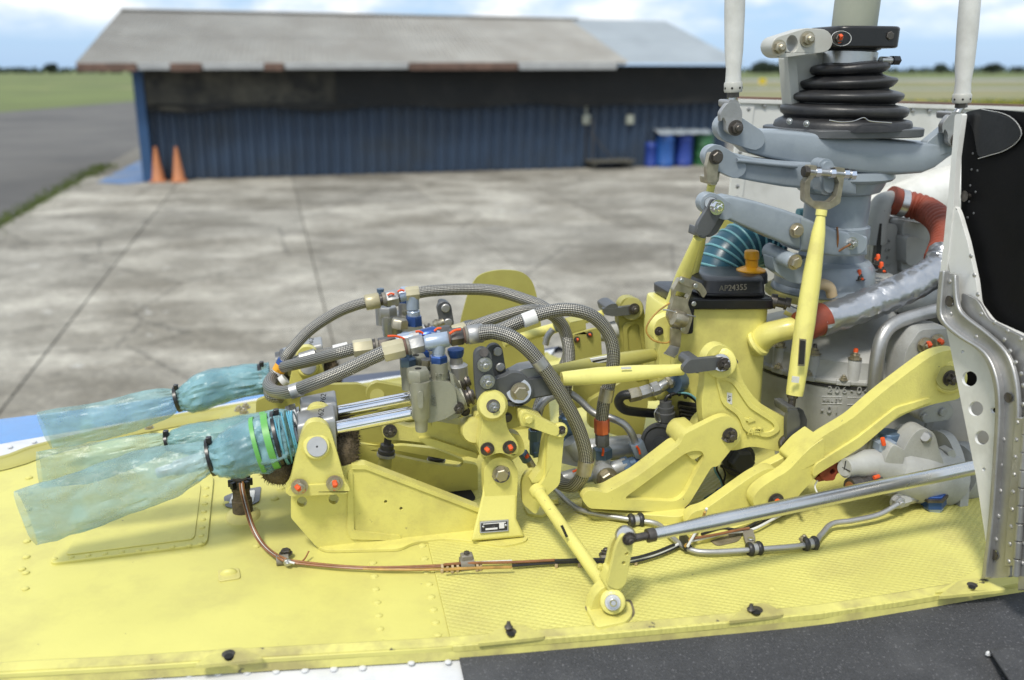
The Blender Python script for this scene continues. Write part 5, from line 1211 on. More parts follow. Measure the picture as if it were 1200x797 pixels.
q0, q1 = PW(590, 402, 1.42), PW(706, 368, 1.44); kk = K(q0)
lathe('tube_body', q0, q1, [(0, 5.5 * kk), (.4, 6.5 * kk), (1, 5 * kk)], 'bright_yellow', pt3, 20)
clevis('fork', 'gunmetal', pt3, rp([(706, 361), (716, 362), (742, 358), (746, 363), (740, 369), (718, 371), (708, 369)], 3), 1.410, .008, .03, rp([(709, 360), (716, 356), (724, 356), (724, 369), (712, 370)], 3))
pbolt(743, 362, 1.409, 4.6, 'dark_steel', pt3, 'nut')
rc = thing('rear_crank', 'upright yellow crank standing behind the braided hoses left of the oil box', 'bell crank', PW(745, 450, 1.44))
plate('crank_body', rp([(724, 364, 12), (730, 349, 12), (746, 348, 12), (755, 360, 10), (758, 400), (775, 440), (775, 470), (724, 470), (727, 400)], 8), 1.425, .02, 'olive_yellow', rc, bevel=.003)
plate('crank_rib', rp([(730, 380), (752, 372), (756, 405), (768, 440), (734, 446)], 6), 1.421, .006, 'olive_yellow', rc, [rp([(735, 384), (748, 378), (752, 405), (760, 434), (739, 438)], 6)], .001)
lathe('boss', PW(740, 362, 1.418), PW(740, 362, 1.45), [(0, .018), (.1, .020), (1, .02)], 'olive_yellow', rc, 24)
plate('rear_bracket', rp([(672, 392, 2), (700, 384, 5), (704, 390), (709, 470), (672, 480)], 3), 1.40, .006, 'olive_yellow', rc, bevel=.001)
plate('rear_box', rp([(668, 378), (686, 374), (687, 386), (668, 393)], 1), 1.41, .03, 'olive_yellow', rc, bevel=.001)
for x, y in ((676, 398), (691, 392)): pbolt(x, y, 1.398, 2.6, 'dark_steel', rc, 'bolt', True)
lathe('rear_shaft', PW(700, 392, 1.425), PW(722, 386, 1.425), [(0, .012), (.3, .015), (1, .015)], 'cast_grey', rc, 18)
plate('rear_web', rp([(690, 470), (742, 440), (760, 470), (752, 520), (690, 500)], 4), 1.38, .012, 'olive_yellow', rc, bevel=.002)
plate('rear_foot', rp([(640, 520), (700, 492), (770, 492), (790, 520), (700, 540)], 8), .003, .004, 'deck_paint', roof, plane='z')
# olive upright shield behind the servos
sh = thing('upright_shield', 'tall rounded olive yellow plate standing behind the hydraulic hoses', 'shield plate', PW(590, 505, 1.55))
plate('plate_body', rp([(552, 336, 12), (560, 322, 10), (582, 316, 12), (610, 317, 12), (624, 328, 10), (630, 350), (638, 410), (646, 505), (528, 505), (540, 375), (548, 345)], 8), 1.55, .004, 'olive_yellow', sh, bevel=.001)
plate('plate_flange', rp([(528, 500), (646, 500), (646, 506), (528, 506)], 1), 1.53, .03, 'olive_yellow', sh, bevel=.001)
# ================================================================== steel rod and near bell crank
nb = thing('near_bell_crank', 'small yellow bell crank at the near edge with perforated arm', 'bell crank', PZ(712, 728))
plate('foot_bracket', rp([(688, 730, 3), (697, 697, 10), (713, 684, 12), (730, 697, 10), (738, 715, 5), (734, 730, 4), (700, 733, 3)], 6), .934, .018, 'yellow_paint', nb, bevel=.0025)
emit('foot_base', prism_mb(rp([(686, 710), (738, 704), (742, 718), (734, 728), (699, 735)], 5), lambda x, y: PZ(x, y, .006), -ZV * .006), 'yellow_paint', nb, .001)
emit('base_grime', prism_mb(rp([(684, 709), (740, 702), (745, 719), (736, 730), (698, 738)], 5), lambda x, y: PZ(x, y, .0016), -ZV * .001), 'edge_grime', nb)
lathe('hub', PW(718, 705, .918), PW(718, 705, .936), [(0, .0115), (.1, .0145), (1, .0155)], 'yellow_paint', nb, 24)
lathe('bearing', PW(718, 706, .914), PW(718, 706, .92), [(0, .009), (1, .0105)], 'steel', nb, 20); lathe('pivot_pin', PW(719, 707, .902), PW(718, 706, .918), [(0, .0028), (.1, .0042), (.55, .0042), (.56, .0068), (1, .0068)], 'steel', nb, 14)
plate('crank_arm', rp([(711, 686), (722, 640), (729, 626, 6), (741, 630, 6), (742, 640), (733, 686), (724, 692)], 5), .924, .006, 'yellow_paint', nb, [(734.5, 649, 2.2, 10), (731, 660, 2.2, 10)], .001)
plate('crank_arm', rp([(706, 680), (716, 636), (722, 626, 6), (733, 630, 6), (730, 650), (724, 684)], 5), .950, .006, 'yellow_paint', nb, bevel=.001)
plate('arm_web', rp([(710, 690), (716, 672), (733, 676), (731, 690), (720, 696)], 4), .926, .028, 'yellow_paint', nb, bevel=.002)
rod = thing('control_rod', 'polished steel control rod running from the near bell crank into the door frame', 'control rod', PW(735, 630, .94))
lathe('eye_end', PW(733, 628, .932), PW(733, 628, .954), [(0, .010), (.15, .0125), (.85, .0125), (1, .010)], 'steel', rod, 20)
pbolt(737, 631, .923, 5.6, 'dark_steel', rod, 'nut')
q0, q1 = PW(768, 626, .945), PW(1150, 546, .99); kk = K(q0); d = (q1 - q0).normalized()
lathe('rod_neck', PW(742, 631, .942), q0, [(0, 5 * kk), (.6, 5 * kk), (.62, 8.4 * kk), (.95, 8.4 * kk), (1, 6 * kk)], 'dark_steel', rod, 12)
lathe('rod_tube', q0 - d * .003, q1, [(0, 6.4 * kk), (.01, 7 * kk), (.05, 7.2 * kk), (.16, 9.6 * kk), (1, 9.6 * kk)], 'polished_steel', rod, 28)
tt = thing('torque_tube', 'yellow torque tube slanting back from the near bell crank to an upright crank', 'torque tube', PW(670, 630, 1.04))
q0, q1 = PW(712, 692, .948), PW(628, 573, 1.135); kk = K(q0)
lathe('tube_body', q0, q1, [(0, 9 * kk), (.05, 9 * kk), (.06, 8 * kk), (.94, 8 * kk), (.95, 10 * kk), (1, 10 * kk)], 'yellow_paint', tt, 22)
plate('tube_slot', [(657, 617), (660, 616), (666, 629), (663, 630)], 1.0255, .002, 'ink', tt, bevel=0)
fix('bolt', PW(703, 664, .954), 3, 'yellow_paint', tt)
plate('upright_arm', rp([(621, 582, 6), (640, 560, 6), (642, 512), (652, 500, 5), (663, 503, 5), (661, 512), (656, 568), (640, 582), (628, 586)], 5), 1.128, .014, 'yellow_paint', tt, bevel=.002)
plate('arm_side', rp([(630, 566), (643, 552), (647, 508), (640, 508), (634, 550), (622, 566)], 3), 1.136, .02, 'yellow_paint', tt, bevel=.002)
tb = thing('tube_bracket', 'low yellow angle bracket on the deck beside the torque tube', 'bracket', PZ(630, 600))
plate('bracket_ear', rp([(611, 562, 8), (620, 550, 8), (632, 551, 6), (634, 590), (628, 604), (612, 590)], 5), 1.158, .008, 'yellow_paint', tb, bevel=.0015)
emit('bracket_base', prism_mb(rp([(612, 588), (636, 582), (650, 596), (636, 604), (618, 602)], 5), lambda x, y: PZ(x, y, .005), -ZV * .005), 'yellow_paint', tb, .001)
for x, y in ((626, 592), (650, 588)): fix('bolt', PZ(x, y, .005), 4.2, 'yellow_paint', tb, ZV)
lk = thing('short_link', 'short yellow link joining the servo lever to the upright crank arm', 'link', PW(636, 500, 1.14))
plate('link_bar', hull([(617, 491, 8), (627, 496, 5.5), (650, 505, 6)]), 1.118, .012, 'yellow_paint', lk, bevel=.002)
plate('link_bar', rp([(606, 478), (620, 480), (636, 488), (640, 500), (610, 500)], 5), 1.145, .016, 'yellow_paint', lk, bevel=.002)
pbolt(619, 491, 1.117, 4.6, 'yellow_paint', lk, 'bolt'); lathe('link_eye', PW(656, 504, 1.122), PW(656, 504, 1.150), [(0, .009), (.1, .0105), (1, .0105)], 'yellow_paint', lk, 20); pbolt(658, 504, 1.121, 3.6, 'dark_steel', lk, 'castle')
# ================================================================== servo support casting
sc = thing('servo_support', 'large yellow servo support casting with two tall ears and data plate', 'servo support', PZ(460, 641))
plate('side_web', rp([(341, 560), (352, 556), (412, 545), (428, 546), (562, 597), (580, 640), (468, 641), (380, 645), (370, 640), (341, 607)], 3), 1.166, .010, 'yellow_paint', sc, [(354, 588, 6, 16), (391, 585, 6, 16), (452, 588, 2, 10), (470, 596, 2, 10)], .002)
plate('web_rim', rp([(412, 545), (428, 545), (562, 596), (562, 601), (428, 550), (412, 550)], 1), 1.163, .018, 'yellow_paint', sc, bevel=.0015)
plate('web_bead', rp([(408, 552), (413, 552), (415, 622), (470, 628), (470, 634), (411, 632), (407, 624)], 3), 1.1635, .004, 'yellow_paint', sc, bevel=.0015)
emit('base_flange', prism_mb(rp([(366, 636), (470, 622), (560, 620), (618, 626), (618, 634), (590, 640), (555, 634), (520, 631), (484, 635), (470, 643), (380, 645)], 10), lambda x, y: PZ(x, y, .004), -ZV * .004), 'yellow_paint', sc, .002)
plate('far_web', rp([(300, 470), (345, 452), (420, 450), (560, 500), (560, 560), (330, 540), (300, 500)], 4), 1.43, .010, 'olive_yellow', sc, bevel=.002)
plate('middle_web', rp([(400, 528), (420, 520), (560, 545), (560, 610), (400, 600)], 4), 1.30, .010, 'yellow_paint', sc, [rp([(432, 528), (470, 522), (510, 526), (545, 540), (540, 548), (512, 545), (466, 535)], 5)], .003)
# stand with the bent front face and data plate
st = [[PW(567, 562, 1.150), PW(607, 560, 1.150), PW(607, 560, 1.172), PW(567, 562, 1.172)], [PW(565, 580, 1.147), PW(606, 578, 1.147), PW(606, 578, 1.172), PW(565, 580, 1.172)], [PW(556, 618, 1.132), PW(605, 608, 1.132), PW(605, 608, 1.172), PW(556, 618, 1.172)], [PW(552, 634, 1.127), PW(615, 629, 1.127), PW(615, 629, 1.175), PW(552, 634, 1.175)]]
emit('stand', loft_mb(st), 'yellow_paint', sc, .003)
plate('stand_ear', hull([(587, 556, 20), (572, 580, 4), (602, 580, 4)]), 1.146, .02, 'yellow_paint', sc, bevel=.003)
pbolt(587, 555, 1.145, 7.2, 'cadmium', sc, 'bolt'); lathe('washer', PW(587, 555, 1.1445), PW(587, 555, 1.1475), [(0, .0125), (1, .0125)], 'dark_steel', sc, 20)
dn = -(PW(600, 610, 1.132) - PW(565, 612, 1.132)).cross(PW(580, 580, 1.147) - PW(580, 615, 1.132)).normalized()
if dn.dot(CAMP - PW(580, 610, 1.13)) < 0: dn = -dn
pl = plate('data_plate', [(562.5, 612), (596, 609), (596, 622.5), (562.5, 625)], lambda x, y: 1.1305 - (y - 612) * .00032, .003, 'bare_aluminium', sc, bevel=.0003)
plate('plate_print', [(564, 613.6), (594.5, 611), (594.5, 621), (564, 623.4)], lambda x, y: 1.1300 - (y - 612) * .00032, .003, 'ink', pl, bevel=0)
for o_ in ([(569, 619.5), (583, 618.3), (583, 620.2), (569, 621.4)], [(585, 613), (591, 612.5), (591, 619), (585, 619.5)], [(566, 614), (593, 611.8), (593, 612.6), (566, 614.8)]):
    plate('plate_print', o_, lambda x, y: 1.1295 - (y - 612) * .00032, .002, 'label_white', pl, bevel=0)
text('plate_lettering', 'P/N  S/N', PW(573, 616.5, 1.1288), .0042, 'label_white', pl, d=dn, ex=.0001)
for x in (566.5, 593): fix('rivet', PW(x, 617.5 - (x - 566) * .07, 1.1285), 1.6, 'steel', sc, dn)
# ================================================================== hydraulic servos: one built, then copied
def felt(name, c, rx, ry, rz, par):
    rings = []
    for i in range(13):
        t = -math.pi / 2 + math.pi * i / 12; ring = []
        for j in range(24):
            a = 2 * math.pi * j / 24; q = Vector((math.cos(t) * math.cos(a), math.cos(t) * math.sin(a), math.sin(t)))
            k = 1 + .12 * noise.noise(q * 3 + Vector((rx * 90, 0, 0))); ring.append(c + AV * (q.x * rx * k) + BV * (q.y * ry * k) + ZV * (q.z * rz * k))
        rings.append(ring)
    emit(name, loft_mb(rings), 'felt', par, angle=90)
    mb = MB()                                   # short nap standing out from the pad
    for i in range(900):
        q = Vector((random.gauss(0, 1), random.gauss(0, 1), random.gauss(0, 1))).normalized(); p = c + AV * (q.x * rx) + BV * (q.y * ry) + ZV * (q.z * rz)
        e = Vector((random.gauss(0, 1), random.gauss(0, 1), random.gauss(0, 1))).normalized() * .0006; dq = (AV * q.x + BV * q.y + ZV * q.z) * random.uniform(.003, .006) + e * 3
        mb.add([p - e, p + e, p + dq], [[0, 1, 2]])
    emit('felt_nap', mb, 'felt', par, recalc=False, flat=True)['kind'] = 'stuff'
def build_servo(label):
    s = thing('hydraulic_servo', label, 'hydraulic servo', PW(371, 523, 1.18), 'hydraulic servos on the yellow support')
    W0 = 1.185
    # trunnion ears
    ear = rp([(334, 574, 5), (340, 566, 6), (350, 520, 20), (358, 497, 16), (371, 493, 14), (385, 498, 16), (392, 520, 20), (405, 566, 6), (411, 572, 5), (408, 579, 5), (394, 577, 8), (384, 569, 8), (372, 568, 8), (362, 574, 8), (350, 580, 6), (336, 580, 5)], 8)
    plate('trunnion_ear', ear, 1.143, .016, 'yellow_paint', s, bevel=.0035, segs=3)
    plate('ear_foot', rp([(336, 578), (340, 570), (406, 566), (411, 574), (406, 579), (340, 582)], 4), 1.140, .028, 'yellow_paint', s, bevel=.003)
    lathe('pin_boss', PW(371, 523, 1.138), PW(371, 523, 1.15), [(0, .0155), (.2, .0175), (1, .0175)], 'yellow_paint', s, 28)
    lathe('trunnion_pin', PW(371.5, 523.5, 1.135), PW(371, 523, 1.25), [(0, .0125), (.01, .0130), (1, .013)], 'bare_aluminium', s, 28)
    lathe('pin_centre', PW(371.5, 523.5, 1.1348), PW(371, 523, 1.14), [(0, .0014), (1, .001)], 'ink', s, 8)
    for x, y in ((351, 570), (392, 566)): pbolt(x, y, 1.139, 6.6, 'cadmium', s, 'nut', True)
    ear2 = rp([(352, 520, 6), (360, 494, 16), (376, 487, 16), (392, 494, 14), (400, 520, 8), (398, 550, 3), (352, 550, 3)], 8)
    plate('rear_ear', ear2, 1.222, .012, 'yellow_paint', s, bevel=.003)
    # trunnion block, gland nuts and chrome rod
    emit('trunnion_block', loft_mb([sup(PW(x, y, W0), BV, ZV, .026, h, .25, 24) for x, y, h in ((349, 511, .024), (351, 510.5, .026), (391, 502, .026), (393, 501.5, .024))]), 'bare_aluminium', s, .001)
    text('stamped_number', '9962', PW(376, 487.5, 1.163), .010, 'ink', s, ex=.0001, tilt=1.4)
    bar('gland_nut', PW(350, 511, W0), PW(338, 514, W0), 'steel', s, [(0, 17), (.3, 17), (.31, 22), (1, 22)], 6)
    bar('gland_collar', PW(339, 513, W0), PW(326, 516, W0), 'gunmetal', s, [(0, 20), (.4, 20), (.5, 17), (1, 17)], 24)
    bar('chrome_rod', PW(388, 503, W0), PW(492, 482, W0), 'chrome', s, [(0, 8.2), (1, 8.2)], 28)
    bar('rod_wiper', PW(392, 502, W0), PW(395, 501.4, W0), 'dark_steel', s, [(0, 11), (1, 11)], 24)
    bar('servo_tail', PW(330, 515, W0), PW(120, 572, W0 + .005), 'label_white', s, [(0, 14), (.3, 14), (.31, 15), (.42, 15), (.43, 11), (.6, 9), (.61, 7), (.7, 6)], 20)
    # valve body
    plate('valve_body', rp([(487, 452), (505, 446), (528, 448), (534, 456), (537, 482), (520, 492), (503, 496), (488, 492)], 5), 1.166, .044, 'olive_cast', s, bevel=.005, segs=3)
    def vert(name, x, y0, y1, w, prof, mat, n=20):
        p0, p1 = PW(x, y0, w), PW(x, y1, w); k = K(p0); return lathe(name, p0, p0 + ZV * (p1 - p0).length, [(t, r * k) for t, r in prof], mat, s, n)
    vert('valve_tower', 494, 505, 446, 1.160, [(0, 6.5), (.03, 7.2), (.22, 7.6), (.27, 10.2), (.62, 11), (.66, 12), (1, 12)], 'olive_cast', 24)
    plate('tower_rib', hull([(493, 462, 3), (493, 476, 3)]), 1.1435, .004, 'olive_cast', s, bevel=.0015)
    vert('hex_cap', 490, 447, 432, 1.164, [(0, 13), (.1, 14), (.85, 14), (1, 12.5)], 'olive_cast', 6)
    vert('cap_socket', 490, 432.5, 431.6, 1.164, [(0, 4), (1, 4)], 'hole_dark', 12)
    vert('port_tower', 515, 452, 424, 1.178, [(0, 9), (.15, 10), (1, 10.4)], 'olive_cast', 24)
    vert('port_nut', 514, 425, 416, 1.178, [(0, 10), (.1, 10.8), (.85, 10.8), (1, 9)], 'blue_anodized', 6)
    vert('port_neck', 514, 417, 403, 1.178, [(0, 7), (.25, 6.8), (.4, 5), (.55, 5), (.65, 6.6), (1, 6)], 'pale_blue_metal', 20)
    vert('rear_port', 479, 456, 424, 1.205, [(0, 8), (.8, 8.5), (1, 8.5)], 'olive_cast', 20)
    vert('rear_port_nut', 478, 429, 418, 1.205, [(0, 9), (.1, 10), (.8, 10), (1, 7)], 'dull_blue', 6)
    vert('rear_port_neck', 478, 419, 404, 1.205, [(0, 6), (.4, 5), (1, 5.5)], 'dull_blue', 16)
    vert('plug_nut', 500, 428, 421, 1.2, [(0, 7.5), (1, 7.5)], 'cadmium', 6)
    lathe('end_flange', PW(530, 472, 1.19), PW(544, 467, 1.19), [(0, .022), (.3, .022), (.35, .016), (1, .015)], 'olive_cast', s, 28)
    lathe('end_gland', PW(543, 467, 1.19), PW(556, 462, 1.19), [(0, .012), (.25, .014), (.3, .010), (.5, .010), (.55, .013), (.75, .013), (.8, .008), (1, .007)], 'dark_steel', s, 20)
    plate('body_step', rp([(520, 455), (534, 452), (546, 470), (540, 488), (524, 494)], 6), 1.172, .03, 'olive_cast', s, bevel=.004)
    pbolt(537, 478, 1.168, 5, 'dark_steel', s, 'castle'); pbolt(545, 482, 1.2, 4, 'dark_steel', s, 'castle')
    plate('body_bead', rp([(527, 438), (531, 440), (535, 462), (531, 464)], 1), 1.170, .02, 'olive_cast', s, bevel=.001)
    text('casting_letters', 'RET', PW(515, 440, 1.1655), .007, 'olive_cast', s, ex=.001)
    text('casting_letters', '1900', PW(508, 470, 1.1652), .008, 'olive_cast', s, ex=.0012, tilt=-1.45)
    felt('felt_pad', PW(404, 533, 1.19), .018, .022, .030, s)
    felt('felt_pad', PW(327, 547, 1.19), .024, .026, .022, s)
    return s
servo = build_servo('front hydraulic servo with olive valve body, nearest the camera')
sm = copy_tree(servo); sm.location += BV * .060 + AV * .005; sm['label'] = 'middle hydraulic servo, its chrome rod showing just above the front one'
sf = copy_tree(servo); sf.location += BV * .345 - AV * .004; [bpy.data.objects.remove(o) for q in (sm, sf) for o in list(q.children) if o.name.startswith('servo_tail')]; sf['label'] = 'far hydraulic servo with grey valve body below the highest hose'
for o in sf.children:
    if o.name.startswith(('valve_', 'tower_rib', 'hex_cap', 'port_tower', 'rear_port', 'end_flange', 'body_')) and o.material_slots and o.material_slots[0].material.name == 'olive_cast':
        o.material_slots[0].link = 'OBJECT'; o.material_slots[0].material = MATS['bare_aluminium']
# ================================================================== plastic bags over the servo tails
def bag(label, st, w0, ends, bands, zips, seed, lab_mat='blue_film'):
    b = thing('plastic_bag', label, 'plastic bag', PW(*st[-1][:2], w0), 'plastic bags over the servo tails')
    cs = spline([Vector((x, y, h)) for x, y, h, d in st], 14); ds = spline([Vector((d, 0, 0)) for *_, d in st], 14)
    rings = []; N_ = 72
    for i, (cv, dv) in enumerate(zip(cs, ds)):
        c = PW(cv.x, cv.y, w0); k = K(c); ring = []; h = cv.z * k; dd = dv.x
        for j in range(N_):
            a = 2 * math.pi * j / N_; ca, sa = math.cos(a), math.sin(a)
            tie = min(abs(cv.x - zx) for zx, _, _ in zips) / 26.0; fold = math.exp(-tie * tie)
            vv = noise.voronoi(Vector((i * .075 + seed, ca * 1.9, sa * 1.9)))[0]; v2 = noise.voronoi(Vector((i * .16 + seed, ca * 4.2, sa * 4.2)))[0]
            f = .94 + .13 * noise.noise(Vector((i * .045, ca * 1.1 + seed, sa * 1.1))) + (.03 + .17 * fold) * noise.noise(Vector((i * .05, ca * 5 + seed, sa * 5))) + .15 * min(.6, vv[1] - vv[0]) + .055 * min(.6, v2[1] - v2[0])
            ring.append(c + BV * (dd * f * math.copysign(abs(ca) ** .9, ca)) + (ZV * (h * f * math.copysign(abs(sa) ** .9, sa))) + AV * (h * ends * sa * max(0, i / len(cs) - .75) * 4))
        rings.append(ring)
    cut = int(len(rings) * .52)
    emit('film', loft_mb(rings, caps=False), lab_mat, b, recalc=False, angle=24)
    inner = [[q.lerp(sum(r, Vector()) / len(r), .07) for q in r] for r in rings[:cut]]
    emit('inner_wrap', loft_mb(inner, caps=False), 'blue_film_tight', b, recalc=False, angle=50)
    for x, y, r, mat, wd in bands:
        c = PW(x, y, w0); d = (PW(st[0][0], st[0][1], w0) - PW(st[2][0], st[2][1], w0)).normalized(); k = K(c)
        lathe('tape_band', c - d * wd * k, c + d * wd * k, [(0, r * k), (1, r * k)], mat, b, 36)
    for x, y, r in zips:
        c = PW(x, y, w0); d = (PW(x + 10, y - 2.5, w0) - c).normalized(); k = K(c)
        lathe('zip_tie', c - d * 2.2 * k, c + d * 2.2 * k, [(0, r * k), (.1, (r + 1) * k), (.9, (r + 1) * k), (1, r * k)], 'black_paint', b, 32)
        box('zip_tie_lock', c + ZV * (r + 1.5) * k - BV * .004, (.0035, .004, .0045), 'black_paint', b)
    return b
b1 = bag('front blue plastic bag with bright green tape band, tied in the middle', [(345, 510, 27, .030), (330, 513, 30, .033), (305, 521, 33, .036), (278, 530, 31, .036), (258, 534, 24, .030), (247, 536, 19, .022), (236, 541, 22, .026), (205, 551, 30, .034), (150, 569, 36, .030), (90, 590, 38, .022), (30, 608, 36, .012)], 1.185, -.22, [(318, 517, 33.6, 'green_tape', 3.8), (303, 521.5, 33.8, 'green_tape', 2.4)], [(326, 514, 32.5), (247, 536, 21.5)], 1.0)
for k in range(9):
    x = 331 + k * 2.2; c = PW(x, 513.5 - k * .5, 1.185); d = (PW(345, 510, 1.185) - PW(325, 515, 1.185)).normalized()
    u, v = frame_of(d); r = (31.5 - k * .35) * K(c); tl = random.uniform(-.12, .12)
    emit('wrap_cord', tube_mb([c + (u * math.cos(a) + v * math.sin(a)) * r + d * r * tl * math.sin(a + k) for a in [2 * math.pi * q / 28 for q in range(29)]], .0012, 6), random.choice(['teal_rib', 'blue_film_tight', 'dull_green']), b1, recalc=False)
b2 = bag('middle pale bag half hidden behind the front bag', [(340, 496, 16, .026), (320, 500, 19, .028), (275, 508, 19, .030), (230, 514, 18, .026), (204, 517, 13, .020), (196, 518, 9, .012), (186, 521, 13, .018), (150, 530, 20, .024), (100, 543, 23, .018), (46, 552, 22, .010)], 1.262, 0, [(311, 502, 20, 'green_tape', 3.4)], [(196, 518, 10.5)], 7.0, 'green_film')
b3 = bag('far blue plastic bag over the blue and white roof edge', [(316, 443, 16, .030), (300, 445, 17, .032), (268, 450, 20, .036), (235, 459, 22, .034), (218, 465, 17, .026), (208, 468, 13, .018), (198, 471, 16, .022), (160, 481, 22, .028), (110, 494, 23, .022), (52, 505, 22, .010)], 1.525, -.25, [(311, 444, 17.6, 'green_film', 3)], [(308, 444, 17.4), (208, 468, 14.4)], 13.0)
# ================================================================== servo levers
vl = thing('servo_lever', 'dark grey servo lever plates with forked clevis behind the front valve body', 'servo lever', PW(580, 470, 1.17))
plate('lever_plate', rp([(556, 412, 9), (566, 407, 9), (576, 412, 8), (577, 430), (582, 450, 8), (578, 470, 6), (566, 478), (560, 474), (557, 450, 8), (556, 428)], 8), 1.140, .011, 'gunmetal', vl, bevel=.002)
plate('lever_plate', hull([(580, 413, 9.5), (584, 434, 9)]), 1.178, .010, 'gunmetal', vl, bevel=.002)
for x, y, m, kd in ((568, 427, 'steel', 'castle'), (571, 447, 'steel', 'castle')): pbolt(x, y, 1.139, 6, m, vl, kd)
lathe('lever_pin', PW(567, 413, 1.138), PW(567, 413, 1.182), [(0, .006), (1, .006)], 'dark_steel', vl, 16)
for x, y in ((583, 412), (586, 430)): pbolt(x, y, 1.176, 4.8, 'bare_aluminium', vl, 'screw')
plate('bell_plate', rp([(580, 444), (590, 442), (600, 436, 12), (614, 438, 14), (626, 452, 14), (624, 470, 14), (606, 478, 12), (588, 474), (581, 466)], 6), 1.150, .012, 'gunmetal', vl, bevel=.002)
plate('bell_plate', rp([(588, 440), (600, 432, 10), (616, 432, 12), (630, 440, 10), (630, 460), (600, 460)], 6), 1.196, .012, 'gunmetal', vl, bevel=.002)
lathe('washer', PW(608, 458, 1.147), PW(608, 458, 1.151), [(0, .0165), (1, .0165)], 'steel', vl, 24)
pbolt(609, 459, 1.146, 8, 'cadmium', vl, 'bolt')
clevis('clevis_arm', 'gunmetal', vl, rp([(606, 452), (614, 446), (646, 442), (655, 445), (655, 452), (647, 462), (612, 468), (606, 462)], 3), 1.154, .009, .026, rp([(636, 440), (652, 436), (658, 444), (652, 456), (640, 460)], 3))
plate('marked_clevis', rp([(600, 440), (612, 433), (640, 428), (652, 436), (654, 444), (640, 444), (612, 446)], 3), 1.163, .03, 'bare_aluminium', vl, bevel=.002)
fl = thing('servo_lever', 'pair of small dark lever links standing behind the far servo', 'servo lever', PW(523, 375, 1.45))
plate('lever_plate', hull([(521, 362, 8.5), (524, 378, 8)]), 1.44, .012, 'gunmetal', fl, bevel=.002); plate('lever_plate', rp([(514, 352, 4), (524, 352, 6), (530, 362), (530, 400), (516, 400)], 4), 1.462, .012, 'gunmetal', fl, bevel=.002)
for x, y in ((522, 361), (525, 378)): pbolt(x, y, 1.438, 4.6, 'bare_aluminium', fl, 'screw')
lathe('brass_end', PW(508, 381, 1.44), PW(520, 377, 1.44), [(0, .006), (.3, .009), (.6, .006), (1, .006)], 'cadmium', fl, 12)
plate('bell_plate', rp([(530, 386), (550, 376, 8), (566, 378, 8), (570, 388), (540, 396)], 5), 1.45, .012, 'gunmetal', fl, bevel=.002)
yr = thing('rocker_arm', 'yellow rocker arm with round boss and two orange marked nuts', 'rocker arm', PW(587, 540, 1.15))
plate('rocker_body', rp([(562, 470, 14), (577, 459, 14), (593, 470, 14), (592, 490, 12), (596, 506, 14), (607, 518, 9), (608, 530, 9), (600, 537, 9), (588, 530, 8), (577, 533, 6), (568, 537, 9), (560, 527, 9), (564, 508, 14), (566, 490, 10)], 10), 1.136, .020, 'yellow_paint', yr, bevel=.004, segs=3)
lathe('boss', PW(577, 475, 1.124), PW(577, 475, 1.17), [(0, .017), (.12, .0205), (1, .0205)], 'yellow_paint', yr, 32)
lathe('bearing', PW(578, 476, 1.1225), PW(578, 476, 1.127), [(0, .0085), (.5, .010), (1, .010)], 'dark_steel', yr, 20)
pbolt(579, 477, 1.1215, 4.4, 'steel', yr, 'castle')
for x, y in ((571, 526), (597, 524)): pbolt(x, y, 1.135, 5.6, 'dark_steel', yr, 'nut', True)
plate('rear_body', rp([(552, 503, 8), (560, 498, 8), (580, 500), (612, 512, 6), (616, 530, 6), (590, 545, 6), (566, 540, 8), (556, 520, 6)], 8), 1.168, .022, 'yellow_paint', yr, bevel=.004)
plate('rear_neck', rp([(556, 486), (600, 470), (612, 500), (560, 510)], 6), 1.175, .03, 'yellow_paint', yr, bevel=.004)
lathe('cross_tube', PW(556, 505, 1.165), PW(552, 500, 1.22), [(0, .016), (.1, .018), (1, .018)], 'yellow_paint', yr, 24)
pbolt(594, 489, 1.155, 4.4, 'dark_steel', yr, 'bolt')
ya = thing('forked_arm', 'long yellow channelled arm reaching forward under the front valve body', 'arm', PW(500, 520, 1.23))
plate('arm_body', rp([(446, 505, 10), (456, 494, 10), (470, 498, 8), (482, 502), (505, 494), (545, 499), (562, 520), (562, 536), (540, 532), (496, 519), (470, 516, 8), (452, 516, 8)], 7), 1.228, .020, 'yellow_paint', ya, bevel=.003)
plate('arm_rib', rp([(507, 493), (545, 499), (556, 510), (552, 512), (506, 502)], 4), 1.220, .036, 'yellow_paint', ya, bevel=.003)
plate('arm_rib', rp([(490, 514), (505, 514), (560, 532), (560, 538), (500, 522)], 3), 1.220, .036, 'yellow_paint', ya, bevel=.003)
pbolt(457, 505, 1.226, 5.6, 'dark_steel', ya, 'castle')
for (x0, y0, w, x1, y1) in ((455, 512, 1.24, 449, 560), (512, 524, 1.33, 510, 560)):
    dl_ = thing('drop_link', 'short yellow link with black rod end going down into the deck, %s' % ('below the arm eye' if x0 < 500 else 'inside the slotted web'), 'drop link', PW(x1, y1, w))
    p0, p1 = PW(x0, y0, w), PW(x1, y1, w); bar('rod_end', p0, p0.lerp(p1, .42), 'rubber', dl_, [(0, 4.5), (.4, 4.5), (.45, 8), (.7, 8), (.75, 10), (1, 10)], 16); bar('link_tube', p0.lerp(p1, .40), p1, 'olive_yellow', dl_, [(0, 7.5), (1, 8.5)], 18); bar('jam_nut', p0.lerp(p1, .40), p0.lerp(p1, .46), 'bare_aluminium', dl_, [(0, 11), (1, 11)], 20)
ye = thing('eye_bracket', 'yellow double eye bracket between the mid and far servo rods', 'bracket', PW(450, 470, 1.38))
for dw in (0, .035): plate('eye_plate', hull([(443, 462, 14), (470, 462, 9), (480, 475, 6)]), 1.36 + dw, .012, 'olive_yellow', ye, bevel=.003)
